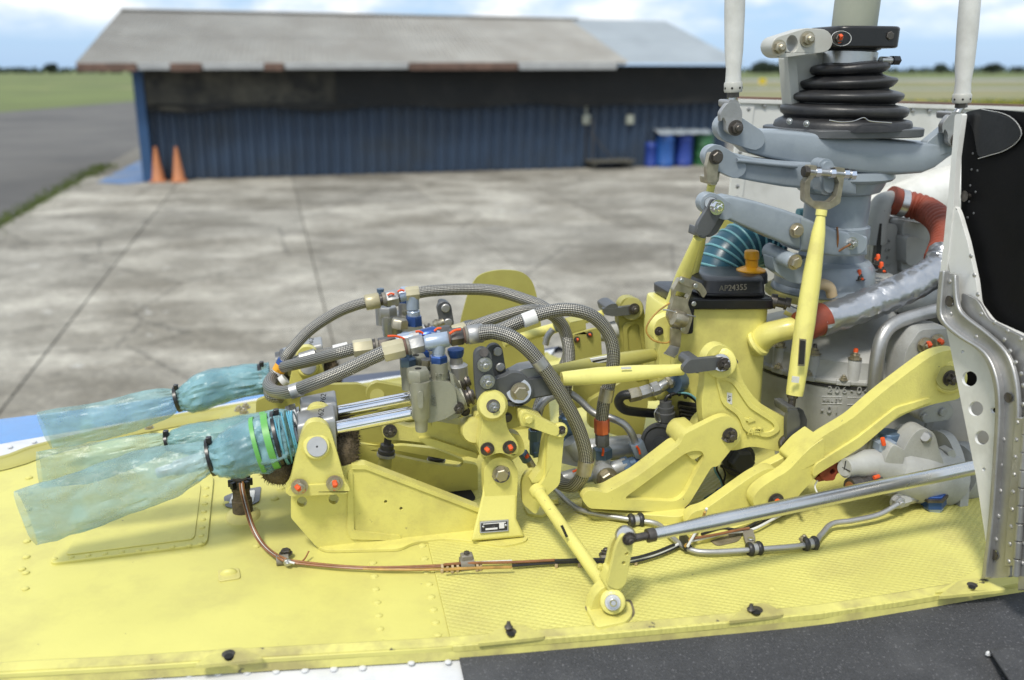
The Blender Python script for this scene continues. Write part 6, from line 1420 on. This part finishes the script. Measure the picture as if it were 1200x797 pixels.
lathe('eye_pin', PW(442, 464, 1.352), PW(442, 464, 1.412), [(0, .011), (1, .011)], 'olive_yellow', ye, 20)
# ================================================================== braided hoses
def fitting(par, a, b, w, parts):               # stack of hex collars from a to b: (t0,t1,r,mat,sides)
    A_, B_ = PW(*a, w), PW(*b, w); k = K(A_)
    for t0, t1, r, m, n in parts:
        q0, q1 = A_.lerp(B_, t0), A_.lerp(B_, t1); lathe('hose_collar' if n > 6 else 'hose_nut', q0, q1, [(0, r * k * .9), (.08, r * k), (.92, r * k), (1, r * k * .9)], m, par, n)
def hose(label, P, r, at=None):
    h = thing('braided_hose', label, 'braided hose', PW(*P[0][:3]), 'steel braided hydraulic hoses')
    tube('hose_braid', P, r, 'steel_braid', h, 20, 14); return h
def sleeve(h, a, b, w, r, mat):
    A_, B_ = PW(*a, w), PW(*b, w); k = K(A_); lathe('hose_sleeve', A_, B_, [(0, r * k), (1, r * k)], mat, h, 20)
FIT = [(0, .40, 9.6, 'ivory', 8), (.40, .48, 7, 'dark_steel', 16), (.48, .58, 8.4, 'clamp_grey', 16), (.58, .92, 9.4, 'bare_aluminium', 6), (.92, 1, 7, 'dark_steel', 16)]
h1 = hose('steel braided hose rising from the left elbow to the highest fitting', [(333, 424, 1.44), (340, 412, 1.44), (362, 388, 1.45), (392, 368, 1.46), (416, 358, 1.46), (432, 354, 1.46)], 6.4)
fitting(h1, (428, 355), (470, 347), 1.46, FIT)
for x, y, x2, y2, m, r in ((330, 428, 333, 422, 'blue_anodized', 7.6), (326, 435, 330, 428, 'orange_cap', 7.6), (323, 444, 326, 435, 'label_white', 7.4)): sleeve(h1, (x, y), (x2, y2), 1.44, r, m)
text('sleeve_print', 'RET 3', PW(324, 439, 1.428), .006, 'ink', h1, ex=.0001, tilt=1.1)
h6 = hose('steel braided hose looping from the left elbow to the front tee', [(452, 412, 1.185), (432, 421, 1.19), (400, 436, 1.20), (368, 449, 1.22), (340, 459, 1.26), (323, 459, 1.32), (315, 452, 1.38), (318, 444, 1.43), (324, 438, 1.44)], 8.0)
fitting(h6, (449, 413), (500, 401), 1.185, [(0, .48, 12.2, 'ivory', 8), (.48, .54, 9, 'rust', 16), (.54, .60, 10.5, 'clamp_grey', 16), (.60, .93, 11, 'bare_aluminium', 6), (.93, 1.05, 8, 'rust', 16)])
sleeve(h6, (340, 459.5), (354, 455), 1.24, 8.7, 'bare_aluminium')
h7 = hose('steel braided hose between the left elbow and the middle tee', [(418, 408, 1.25), (396, 414, 1.26), (370, 421, 1.30), (345, 427, 1.36), (333, 430, 1.42)], 7.2)
fitting(h7, (414, 409), (470, 402), 1.25, [(0, .40, 10.6, 'ivory', 6), (.4, .46, 9, 'dark_steel', 16), (.46, .52, 10, 'clamp_grey', 16), (.52, .9, 9.6, 'dark_steel', 6)])
sleeve(h7, (352, 421), (370, 415.5), 1.42, 7.6, 'bare_aluminium')
h8 = hose('short braided hose passing behind the left elbow to the far servo', [(405, 410, 1.42), (380, 414, 1.43), (355, 420, 1.44), (335, 430, 1.45)], 6)
sleeve(h8, (391, 411), (408, 407), 1.42, 6.6, 'label_white')
h2 = hose('steel braided hose arching from the highest fitting over the olive shield', [(487, 344, 1.46), (505, 341, 1.455), (545, 339, 1.44), (580, 341, 1.42), (612, 350, 1.39), (640, 362, 1.36), (660, 385, 1.33), (667, 415, 1.31), (664, 445, 1.29), (662, 480, 1.28), (664, 500, 1.27)], 7.0)
fitting(h2, (473, 345), (491, 343), 1.46, [(.1, 1, 8.6, 'ivory', 8)])
h3 = hose('steel braided hose from the middle tee crossing in front of the olive shield', [(540, 388, 1.28), (556, 382, 1.28), (585, 372, 1.29), (615, 364, 1.30), (640, 366, 1.31), (660, 382, 1.32), (666, 412, 1.32), (655, 440, 1.31), (636, 465, 1.28), (628, 490, 1.26), (627, 508, 1.25)], 6.6)
fitting(h3, (524, 392), (546, 386), 1.28, [(0, .3, 7, 'dark_steel', 16), (.3, 1, 9.6, 'ivory', 8)])
h4 = hose('steel braided hose curling down to the red nut on the manifold', [(560, 393, 1.22), (585, 387, 1.215), (612, 376, 1.205), (640, 366, 1.20), (668, 363, 1.20), (695, 371, 1.20), (713, 391, 1.20), (719, 416, 1.20), (715, 445, 1.205), (708, 470, 1.21), (705, 494, 1.215)], 8.0)
sleeve(h4, (613, 376), (628, 370.5), 1.195, 8.6, 'label_white'); sleeve(h4, (712, 455), (709, 470), 1.203, 8.5, 'cadmium')
fitting(h4, (705, 490), (706, 524), 1.215, [(0, .52, 9.2, 'red_anodized', 8), (.52, .95, 8.4, 'connector_grey', 6)])
h5 = hose('thick front braided hose falling from the tee in a wide curve to the manifold', [(562, 390, 1.165), (580, 389, 1.16), (606, 399, 1.15), (632, 424, 1.145), (656, 460, 1.145), (676, 498, 1.15), (686, 532, 1.155), (683, 556, 1.16), (672, 569, 1.175), (658, 567, 1.20), (652, 560, 1.22)], 8.4)
fitting(h5, (525, 396), (566, 390), 1.175, [(0, .05, 8, 'rust', 16), (.05, .42, 10.8, 'dark_steel', 6), (.42, .48, 9, 'rust', 16), (.48, .55, 10.6, 'clamp_grey', 16), (.55, 1, 12, 'bare_aluminium', 8)])
sleeve(h5, (687, 540), (684, 556), 1.156, 9.0, 'cadmium'); sleeve(h5, (629, 421), (636, 430), 1.144, 8.9, 'bare_aluminium')
h9 = hose('small left elbow hose ending in printed sleeves above the far bag', [(322, 447, 1.43), (316, 455, 1.40), (318, 464, 1.38), (330, 466, 1.37)], 7)
sleeve(h9, (330, 448), (335, 444), 1.42, 7, 'label_white')
# tee and elbow fittings on top of the servos
def fit_thing(label, at): return thing('hose_fitting', label, 'hose fitting', at, 'hose fittings on the servos')
t1 = fit_thing('front silver tee fitting above the olive valve body', PW(514, 404, 1.178))
lathe('tee_run', PW(497, 402, 1.178), PW(528, 397, 1.178), [(0, .0085), (.1, .0105), (.9, .0105), (1, .0085)], 'pale_blue_metal', t1, 18); lathe('tee_leg', PW(514, 400, 1.178), PW(514, 414, 1.178), [(0, .010), (1, .0085)], 'pale_blue_metal', t1, 18)
t2 = fit_thing('bright blue tee fitting of the middle servo', PW(500, 396, 1.25))
lathe('tee_run', PW(492, 396, 1.245), PW(512, 391, 1.245), [(0, .010), (.2, .0115), (.8, .0115), (1, .010)], 'blue_anodized', t2, 14); lathe('tee_leg', PW(500, 393, 1.245), PW(500, 420, 1.245), [(0, .009), (.6, .008), (.62, .013), (1, .013)], 'blue_anodized', t2, 12)
lathe('pale_elbow', PW(464, 401, 1.25), PW(484, 397, 1.25), [(0, .008), (.2, .0105), (1, .010)], 'pale_blue_metal', t2, 18); lathe('swivel_nut', PW(480, 397, 1.25), PW(494, 394, 1.25), [(0, .010), (1, .010)], 'bare_aluminium', t2, 6)
lathe('swivel_nut', PW(510, 392, 1.28), PW(528, 388, 1.28), [(0, .0105), (.8, .0105), (1, .009)], 'connector_grey', t2, 6)
lathe('side_port', PW(536, 448, 1.255), PW(534, 412, 1.255), [(0, .016), (.55, .016), (.6, .013), (.62, .010), (.8, .009), (1, .0115)], 'bare_aluminium', t2, 24); lathe('side_port_nut', PW(534.5, 418, 1.255), PW(534, 409, 1.255), [(0, .010), (.5, .012), (1, .012)], 'blue_anodized', t2, 12)
t3 = fit_thing('pale blue elbow fitting of the far servo, highest of all', PW(480, 352, 1.46))
emit('elbow', tube_mb(spline([PW(468, 347, 1.46), PW(478, 345, 1.46), PW(483, 350, 1.46), PW(484, 362, 1.46)], 6), .0105, 16), 'pale_blue_metal', t3, recalc=False); lathe('elbow_neck', PW(484, 358, 1.46), PW(485, 372, 1.46), [(0, .010), (.3, .007), (.5, .0105), (1, .010)], 'pale_blue_metal', t3, 18); lathe('elbow_nut', PW(485, 370, 1.46), PW(485, 381, 1.46), [(0, .013), (1, .0145)], 'blue_anodized', t3, 6)
lathe('plug_nut', PW(468, 384, 1.45), PW(469, 374, 1.45), [(0, .014), (.8, .014), (1, .012)], 'cadmium', t3, 6)
for t_, L_ in ((t1, ((527, 391, 1.162, 540, 386), )), (t2, ((454, 394, 1.238, 474, 397), (487, 389, 1.232, 496, 391), (509, 388, 1.232, 517, 385))), (t3, ((454, 346, 1.448, 462, 345), (466, 342, 1.448, 474, 341)))):
    for x, y, w, x2, y2 in L_: emit('torque_stripe', tube_mb(spline([PW(x, y, w), PW((x + x2) / 2, (y + y2) / 2 - 1.5, w), PW(x2, y2, w)], 3), .0017, 8), 'torque_mark', t_, recalc=False)
# ================================================================== hydraulic manifold on the deck
mf = thing('hydraulic_manifold', 'silver hydraulic manifold block with blue nuts low on the deck', 'manifold', PW(700, 570, 1.24))
WMF = 1.235
def rod_(name, a, b, r, mat, par=None, n=20, w=WMF, prof=None):
    A_, B_ = PW(a[0], a[1], a[2] if len(a) > 2 else w), PW(b[0], b[1], b[2] if len(b) > 2 else w); k = K(A_)
    return lathe(name, A_, B_, [(t, q * k) for t, q in prof] if prof else [(0, r * k * .93), (.04, r * k), (.96, r * k), (1, r * k * .93)], mat, par or mf, n)
rod_('main_barrel', (690, 528, 1.27), (752, 522, 1.27), 14, 'silver_cast')
plate('manifold_block', rp([(652, 527), (688, 520), (690, 540), (680, 548), (654, 542)], 4), 1.235, .03, 'silver_cast', mf, bevel=.004)
rod_('upper_neck', (682, 535), (668, 516), 10, 'silver_cast')
rod_('tee_body', (706, 562), (706, 526), 9.5, 'silver_cast')
rod_('tee_nut', (706, 536), (706, 525), 11.5, 'dull_blue', n=6)
lathe('tee_ball', PW(707, 556, 1.205), PW(707, 556, 1.255), [(0, .008), (.15, .015), (.5, .019), (.85, .015), (1, .008)], 'silver_cast', mf, 24)
fix('bolt', PW(711, 560, 1.206), 9, 'cadmium', mf); lathe('plug_face', PW(711.5, 561, 1.195), PW(711, 560, 1.206), [(0, .0065), (1, .0065)], 'dull_blue', mf, 16)
rod_('right_arm', (712, 551), (734, 545), 9, 'silver_cast')
rod_('arm_nut', (729, 547), (737, 544.5), 10.5, 'dull_blue', n=6); rod_('arm_ring', (737, 545), (744, 543), 8.6, 'dull_blue')
emit('elbow', tube_mb(spline([PW(742, 543, WMF), PW(751, 541, WMF), PW(752, 533, WMF), PW(748, 523, WMF)], 6), .0085, 16), 'blue_anodized', mf, recalc=False)
rod_('elbow_nut', (751, 534), (745, 518), 9, 'pale_blue_metal', n=6)
rod_('left_arm', (700, 556), (668, 562), 7.5, 'pale_blue_metal'); rod_('end_fitting', (676, 556, 1.225), (655, 562, 1.225), 8.5, 'silver_cast', n=8)
emit('blue_riser', lathe_mb(PW(668, 530, 1.262), PW(666, 486, 1.262), [(0, .016), (.25, .014), (.45, .009), (.55, .009), (.6, .015), (.95, .015), (1, .012)], 8), 'dull_blue', mf)
rod_('blue_foot', (654, 530, 1.262), (668, 516, 1.262), 9, 'dull_blue')
for x, y, w, x2, y2 in ((706, 523, 1.218, 706, 534), (746, 523, 1.222, 750, 532), (671, 553, 1.212, 677, 550)): emit('torque_stripe', tube_mb(spline([PW(x, y, w), PW((x + x2) / 2 + 1, (y + y2) / 2, w), PW(x2, y2, w)], 3), .0018, 8), 'torque_mark', mf, recalc=False)
mt = thing('steel_line', 'bent bare steel line from behind the levers to the blue elbow nut', 'pipe', PW(745, 515, 1.235))
tube('line_body', [(640, 447, 1.30), (660, 456, 1.29), (678, 468, 1.28), (696, 484, 1.265), (716, 490, 1.25), (731, 497, 1.24), (740, 508, 1.235), (745, 520, 1.235)], 4.4, 'bare_aluminium', mt, 14)
bl = thing('blue_fitting', 'dark blue hydraulic union left of the manifold with small sensor', 'union', PW(628, 545, 1.22))
rod_('union_nut', (627, 516, 1.215), (627, 503, 1.215), 8.2, 'dull_blue', bl, 6); rod_('union_body', (627, 532, 1.215), (627, 515, 1.215), 6.6, 'dull_blue', bl)
rod_('union_elbow', (624, 530, 1.215), (642, 527, 1.215), 7, 'dull_blue', bl); rod_('hose_end', (627, 504, 1.215), (628, 482, 1.22), 5.6, 'felt', bl)
tube('steel_bend', [(628, 490, 1.225), (632, 478, 1.225), (640, 468, 1.23), (652, 462, 1.24)], 5, 'bare_aluminium', bl, 14); rod_('bend_nut', (650, 463, 1.24), (660, 460, 1.24), 5.4, 'pale_blue_metal', bl, 8)
rod_('sensor', (616, 534, 1.2), (625, 549, 1.2), 4.6, 'cadmium', bl, 12); rod_('sensor_cap', (612, 530, 1.2), (618, 540, 1.2), 6, 'dull_blue', bl, 8); rod_('sensor_mark', (616, 533, 1.195), (618, 536, 1.195), 3, 'torque_mark', bl, 8)
rod_('wide_collar', (620, 484, 1.26), (621, 498, 1.26), 9, 'clamp_grey', bl, 16)
# small far fitting seen between the hoses
rod_('far_nut', (650, 384, 1.40), (660, 379, 1.40), 6.5, 'dull_blue', bl, 8); tube('far_pipe', [(648, 386, 1.40), (642, 394, 1.40), (639, 404, 1.40)], 4, 'bare_aluminium', bl, 12)
# ================================================================== dark motor with round cover under the oil box
mo = thing('dark_pump', 'dark grey pump with round dished cover and wired plug below the oil box', 'pump', PW(775, 530, 1.27))
ax = (PW(772, 521, 1.235) - PW(800, 505, 1.33)).normalized()
c0 = PW(773, 520, 1.235)
lathe('dished_cover', c0 - ax * .016, c0, [(0, .026), (.3, .0315), (.8, .0315), (1, .030), (1.0, .026), (.8, .024), (.75, .011), (.85, .010), (.87, .004)], 'connector_grey', mo, 32)
lathe('motor_body', c0 - ax * .016, c0 - ax * .11, [(0, .024), (.1, .030), (1, .032)], 'connector_grey', mo, 28)
k = K(PW(781, 490, 1.245))
p0, p1 = PW(780, 510, 1.25), PW(780, 470, 1.25)
lathe('plug_body', p0, p1, [(0, 8.5 * k), (.42, 8.5 * k), (.45, 11 * k), (.68, 11 * k), (.7, 9.6 * k), (.84, 9.6 * k), (.85, 7.5 * k), (1, 7 * k)], 'connector_grey', mo, 24)
for i in range(6): a = PW(796 + i, 476 + i * 4.5, 1.262), PW(826, 480 + i * 4.2, 1.262); tube('cooling_fin', [a[0], a[0].lerp(a[1], .5) + ZV * -.001, a[1]], 1.8, 'rubber', mo, 8)
plate('fin_block', rp([(795, 470), (828, 474), (826, 505), (797, 500)], 4), 1.272, .03, 'rubber', mo)
tube('plug_cable', [(779, 472, 1.25), (782, 465, 1.25), (792, 461, 1.25), (804, 462, 1.25), (814, 468, 1.248), (820, 476, 1.246), (823, 486, 1.245)], 2.2, 'black_wire', mo, 10); tube('plug_cable', [(794, 460, 1.248), (808, 462, 1.246), (818, 471, 1.244), (823, 484, 1.243)], 1.3, 'teal_rib', mo, 8)
for x, y in ((785, 464), (796, 461), (803, 464)): lathe('cable_tie', PW(x - 1, y, 1.25), PW(x + 1, y, 1.25), [(0, .0045), (1, .0045)], 'black_paint', mo, 10)
tube('lock_wire', [(770, 478, 1.24), (767, 484, 1.238), (769, 492, 1.238), (774, 494, 1.238), (772, 484, 1.238)], .8, 'steel', mo, 6)
bn = thing('large_hex_nut', 'large dark hexagonal plug below the AFT crank', 'plug', PW(862, 538, 1.24)); fix('bolt', PW(865, 538, 1.235), 14, 'connector_grey', bn); lathe('plug_barrel', PW(862, 540, 1.24), PW(858, 540, 1.33), [(0, .02), (1, .02)], 'rubber', bn, 20)
# ================================================================== grey hydraulic pump lower right
gp = thing('grey_pump', 'pale grey cast pump with blue fitting and lugs at the lower right', 'pump', PW(1070, 612, 1.12))
def ring_(x, y, w, rpx, ratio=1, n=28, e=1, dirv=None):
    c = PW(x, y, w); k = K(c); d = (PW(1112, 556, 1.14) - PW(1000, 540, 1.06)).normalized() if dirv is None else dirv; u, v = frame_of(d); return sup(c, u, v, rpx * k, rpx * k * ratio, e, n)
emit('pump_body', loft_mb([ring_(x, y, w, r) for x, y, w, r in ((1038, 550, 1.10, 24), (1044, 551, 1.103, 30), (1062, 554, 1.108, 33), (1085, 557, 1.115, 34), (1104, 559, 1.12, 34))]), 'cast_grey', gp)
af_ = PW(1106, 575, 1.12).dot(AV)
plate('mount_flange', rp([(1066, 522, 8), (1088, 502, 10), (1108, 508, 10), (1120, 532, 12), (1127, 572, 10), (1124, 602, 8), (1113, 616, 7), (1099, 616, 7), (1082, 603, 12), (1060, 588, 8), (1050, 555, 12)], 10), af_, .014, 'cast_grey', gp, bevel=.002, plane='a')
lathe('tail_bolt', PA(1105, 606, af_) - AV * .002, PA(1105, 606, af_) + AV * .004, [(0, .004), (1, .005)], 'bare_aluminium', gp, 14)
emit('rear_drum', loft_mb([ring_(x, y, w, r) for x, y, w, r in ((1112, 552, 1.135, 34), (1116, 552, 1.137, 36), (1180, 558, 1.18, 36))]), 'cast_grey', gp)
emit('left_neck', loft_mb([ring_(x, y, w, r) for x, y, w, r in ((990, 548, 1.085, 10), (1004, 546, 1.088, 14), (1012, 544, 1.092, 17), (1024, 546, 1.097, 20), (1044, 549, 1.10, 24))]), 'cast_grey', gp)
lathe('port_cap', PW(990, 549, 1.085), PW(1008, 547, 1.09), [(0, .0135), (.2, .0145), (.9, .0145), (1, .012)], 'cast_grey', gp, 24)
for t in (0, math.pi / 2): 
    u, v = frame_of(PW(1008, 547, 1.09) - PW(990, 549, 1.085)); box('cap_cross', PW(989.6, 549, 1.085), (.0115, .0008, .0008), 'rubber', gp, (u * math.cos(t) + v * math.sin(t), v * math.cos(t) - u * math.sin(t), (PW(1008, 547, 1.09) - PW(990, 549, 1.085)).normalized()))
plate('top_lug', rp([(1052, 540), (1070, 508, 10), (1082, 501, 10), (1096, 507, 10), (1100, 526), (1108, 548), (1060, 552)], 8), 1.085, .03, 'cast_grey', gp, bevel=.006, segs=3)
plate('rear_lug', rp([(1050, 516, 8), (1060, 502, 8), (1078, 501, 6), (1072, 530), (1052, 534)], 6), 1.14, .018, 'cast_grey', gp, [(1057, 511, 2.5, 10)], .003)
lathe('lug_pin', PW(1084, 512, 1.082), PW(1084, 512, 1.09), [(0, .0062), (.3, .0085), (1, .0095)], 'bare_aluminium', gp, 20)
plate('flange_key', rp([(1110, 530), (1118, 527), (1121, 535), (1113, 538)], 2), 1.10, .02, 'cast_grey', gp)
plate('body_web', rp([(1046, 520), (1062, 528), (1058, 545), (1048, 566), (1040, 570), (1036, 540)], 6), 1.078, .02, 'cast_grey', gp, bevel=.004)
emit('lower_boss', loft_mb([ring_(x, y, w, r) for x, y, w, r in ((1030, 566, 1.085, 11), (1040, 564, 1.09, 15), (1052, 560, 1.1, 18))]), 'cast_grey', gp)
rod_('inlet_fitting', (1052, 587, 1.08), (1062, 584, 1.085), 9, 'cast_grey', gp, 6); rod_('inlet_fitting', (1060, 585, 1.085), (1072, 582, 1.09), 7.5, 'bare_aluminium', gp, 16); fix('nut', PW(1051, 587, 1.078), 6.5, 'bare_aluminium', gp)
rod_('blue_union', (1094, 592, 1.085), (1094, 577, 1.085), 14, 'blue_anodized', gp, 6); rod_('union_ring', (1094, 583, 1.083), (1094, 580, 1.083), 16, 'dark_steel', gp, 6); rod_('union_end', (1094, 597, 1.085), (1094, 590, 1.085), 11, 'pale_blue_metal', gp, 6)
rod_('blue_port', (1040, 524, 1.12), (1042, 506, 1.12), 13, 'dull_blue', gp, 12); rod_('port_nut', (1036, 526, 1.10), (1037, 517, 1.10), 13, 'pale_blue_metal', gp, 6); rod_('port_mark', (1034, 513, 1.088), (1036, 522, 1.086), 2.6, 'torque_mark', gp, 8)
rod_('wire_socket', (996, 571, 1.07), (1030, 563, 1.08), 9, 'dark_steel', gp, 20, prof=[(0, 10.5), (.2, 11), (.3, 11), (.32, 9), (.5, 9), (.52, 10.5), (.85, 10.5), (.87, 8), (1, 8)]); rod_('socket_face', (995, 571.3, 1.0695), (997, 571, 1.07), 7, 'copper_wire', gp, 16); rod_('socket_mark', (1024, 560, 1.068), (1030, 558, 1.07), 2.5, 'torque_mark', gp, 8)
rod_('bolt_mark', (1126, 602, 1.12), (1129, 606, 1.12), 3, 'torque_mark', gp, 8)
ro = thing('red_clamp', 'red plastic clamp with white wire beneath the long yellow lever', 'clamp', PW(968, 560, 1.12))
plate('clamp_body', rp([(960, 556), (968, 548), (976, 541), (984, 543), (986, 552), (980, 556), (978, 563), (966, 564)], 3), 1.10, .016, 'red_silicone', ro, [(976, 553, 3.5, 10)], .002); plate('clamp_tail', rp([(955, 560), (968, 555), (968, 563), (958, 565)], 2), 1.105, .012, 'red_silicone', ro)
tube('white_wire', [(958, 563, 1.10), (955, 570, 1.10), (958, 578, 1.09), (962, 584, 1.09)], 1.0, 'white_wire', ro, 8)
# ================================================================== bulkhead connector with copper wires
bc = thing('bulkhead_connector', 'dark round electrical connector in a sealant ring left of the servo support', 'connector', PZ(285, 608))
c = PZ(285, 604); kz = K(c)
lathe('connector_body', c, c + ZV * .058, [(0, 11.5 * kz), (.44, 11.5 * kz), (.47, 10 * kz), (.68, 9.6 * kz), (.7, 10.6 * kz), (.78, 10.6 * kz), (.8, 8.5 * kz), (1, 8 * kz)], 'felt', bc, 28)
for i in range(8):
    a = i * .785; box('collar_lug', c + ZV * .052 + (AV * math.cos(a) + BV * math.sin(a)) * 10.6 * kz, (.004, .003, .005), 'rubber', bc, (AV * math.cos(a) + BV * math.sin(a), BV * math.cos(a) - AV * math.sin(a), ZV))
emit('sealant_ring', loft_mb([sup(c + ZV * z, AV, BV, r * kz, r * kz * 1.2, .9, 26) for z, r in ((-.001, 20), (.003, 18), (.006, 14), (.007, 11))]), 'sealant', bc)
plate('tape_patch', rp([(262, 582), (278, 575), (306, 570), (304, 587), (294, 592), (276, 596), (264, 593)], 2), .0016, .001, 'tape_grey', bc, bevel=0, plane='z'); plate('paper_patch', rp([(268, 590), (273, 578), (299, 574), (297, 588)], 2), .0026, .001, 'label_white', bc, bevel=0, plane='z')
def wires(label, paths, clamps=()):
    pass
wh = thing('wire_harness', 'copper and white wire harness running along the deck from the connector', 'wire harness', PZ(330, 657))
base = [(283, 566, 1.262), (284, 575, 1.255), (288, 592, 1.235), (296, 618, 1.205), (306, 636, 1.185), (318, 648, 1.155), (332, 656, 1.128)]
run = [(345, 659), (400, 664), (450, 666), (520, 665), (546, 663), (600, 661), (650, 658), (690, 657), (735, 657), (765, 650), (790, 640), (800, 633)]
for q, (mat, dx, dy) in enumerate((('copper_wire', -2, 0), ('white_wire', .6, .4), ('amber_wire', 2.4, .8), ('copper_wire', 1.4, -1.6))):
    V = [PW(x + dx, y + dy, w) for x, y, w in base] + [PZ(x + dx * .3, y + dy * 1.3 + 1.2 * math.sin(x * .02 + q * 2), .006 + .002 * (q % 2)) for x, y in run[:5 if mat != 'white_wire' else 1]]
    emit('wire', tube_mb(spline(V, 6), .0015, 8), mat, wh, recalc=False)
for q, (mat, dy, i0, i1) in enumerate((('black_wire', 1.0, 5, 12), ('black_wire', 2.6, 5, 12), ('white_wire', -2.4, 4, 6), ('white_wire', -.4, 8, 12), ('copper_wire', -2.6, 3, 7), ('amber_wire', 2.6, 3, 6), ('black_wire', -1.0, 6, 11))):
    emit('wire', tube_mb(spline([PZ(x, y + dy + 1.0 * math.sin(x * .015 + q), .006 + .0012 * q) for x, y in run[i0:i1]], 6), .0019, 8), mat, wh, recalc=False)
def pclamp(par, x, y, r=5, tall=False, mat='clamp_grey', w=7):
    c = PZ(x, y, .006); k = K(c); lathe('cable_clamp', c - AV * w * k, c + AV * w * k, [(0, r * k), (1, r * k)], mat, par, 16)
    return c
c = pclamp(wh, 331, 656, 6); fix('bolt', PZ(335, 649, .006), 5.4, 'dark_steel', wh, ZV); fix('nut', PZ(337, 659, .008), 3.2, 'steel', wh)
c = pclamp(wh, 547, 661, 9, w=8); box('clamp_tab', c + ZV * .007, (.008, .006, .008), 'clamp_grey', wh, bevel=.002); fix('bolt', c + ZV * .014, 3.4, 'dark_steel', wh, ZV)
for x, y in ((518, 665), (524, 664), (530, 665), (536, 664), (559, 663), (563, 662), (652, 659), (679, 658), (745, 656)): pclamp(wh, x, y, 4.2, mat='tan_plastic', w=1.4); box('tie_lock', PZ(x, y + 4, .004), (.002, .002, .003), 'tan_plastic', wh)
pclamp(wh, 708, 656, 5.5, w=4); fix('nut', PZ(710, 651, .008), 5.6, 'dark_steel', wh, ZV)
tube('stray_wire', [PZ(350, 661, .004), PZ(357, 655, .006), PZ(362, 646, .012)], 1, 'copper_wire', wh, 6)
w2 = thing('wire_harness', 'black and white wire bundle passing under the steel control rod', 'wire harness', PZ(830, 625))
for q, (mat, P) in enumerate((('black_wire', [(800, 634), (825, 628), (850, 622), (880, 618), (905, 606), (940, 590)]), ('white_wire', [(800, 636), (820, 632), (850, 625), (880, 621), (905, 609), (925, 598)]), ('black_wire', [(822, 626), (846, 619), (870, 620), (900, 604), (935, 588)]), ('copper_wire', [(806, 632), (836, 627), (866, 621), (878, 619)]), ('amber_wire', [(803, 640), (812, 628), (822, 612), (826, 600)]), ('white_wire', [(806, 640), (814, 626), (824, 608), (828, 596)]))):
    emit('wire', tube_mb(spline([PZ(x, y, .008 + .002 * q + (.02 if y < 604 and q > 3 else 0)) for x, y in P], 6), .0019, 8), mat, w2, recalc=False)
plate('black_patch', rp([(826, 628), (852, 622), (872, 622), (866, 634), (840, 640)], 5), .0022, .001, 'edge_grime', w2, bevel=0, plane='z')
for x, y in ((816, 629), (854, 623), (781, 645)): pclamp(w2, x, y, 4, mat='tan_plastic', w=1.6)
plate('tan_clip', rp([(870, 622), (882, 619), (886, 632), (880, 640), (874, 636)], 3), .012, .003, 'clamp_grey', w2, bevel=.001, plane='z'); fix('screw', PZ(880, 632, .0125), 3.4, 'steel', w2, ZV)
lathe('black_tie', PZ(800, 628, .012), PZ(806, 642, .012), [(0, .005), (.3, .007), (1, .006)], 'black_paint', w2, 10)
gc = thing('wire_plug', 'small dark green inline plug with blue end behind the lever foot', 'plug', PZ(840, 600))
A_, B_ = PW(828, 588, 1.18), PW(850, 575, 1.18); k = K(A_); lathe('plug_body', A_, B_, [(0, 5.5 * k), (.6, 5.5 * k), (.62, 6.2 * k), (.95, 6.2 * k), (1, 4 * k)], 'dull_green', gc, 16); lathe('blue_end', PW(843, 579, 1.18), PW(848, 576, 1.18), [(0, 6.6 * k), (1, 6.4 * k)], 'blue_anodized', gc, 16)
for q, (m, P) in enumerate((('white_wire', ((828, 588), (824, 598), (820, 610), (818, 622))), ('amber_wire', ((829, 590), (826, 600), (822, 612), (817, 624))), ('black_wire', ((850, 575), (846, 562), (840, 550), (842, 542))), ('teal_rib', ((848, 576), (845, 564), (838, 552), (837, 542))), ('black_wire', ((852, 573), (848, 566), (850, 556), (846, 545))))): tube('wire', [(x, y, 1.175 + .002 * q) for x, y in P], 1.2, m, gc, 8)
tube('black_cable', [(845, 546, 1.2), (870, 556, 1.2), (890, 564, 1.19), (930, 585, 1.12), (940, 596, 1.08)], 2, 'black_wire', gc, 8)
sl = thing('steel_line', 'thin bare steel line in black clamps crossing the textured deck', 'pipe', PZ(740, 610))
tube('line_body', [PZ(650, 573, .010), PZ(668, 590, .009), PZ(688, 600, .009), PZ(740, 609, .009), PZ(770, 614, .009), PZ(788, 630, .009), PZ(806, 643, .009), PZ(830, 647, .009), PZ(885, 644, .009), PZ(948, 638, .009), PZ(962, 627, .010), PZ(975, 614, .014), PZ(1000, 610, .015), PZ(1030, 603, .017), PZ(1052, 591, .026)], 3.4, 'bare_aluminium', sl, 12)
for x, y in ((745, 609.5), (884, 643), (949, 637)):
    c = PZ(x, y, .009); k = K(c)
    for s in (-6.5, 5): lathe('rubber_bush', c + AV * s * k - AV * 2 * k, c + AV * s * k + AV * 4 * k, [(0, 7 * k), (.3, 8.4 * k), (.7, 8.4 * k), (1, 7 * k)], 'rubber', sl, 18)
    lathe('line_sleeve', c - AV * 4 * k, c + AV * 4.5 * k, [(0, 6.4 * k), (1, 6.4 * k)], 'bare_aluminium', sl, 18)
fix('nut', PZ(942, 633, .012), 4, 'cadmium', sl, ZV)
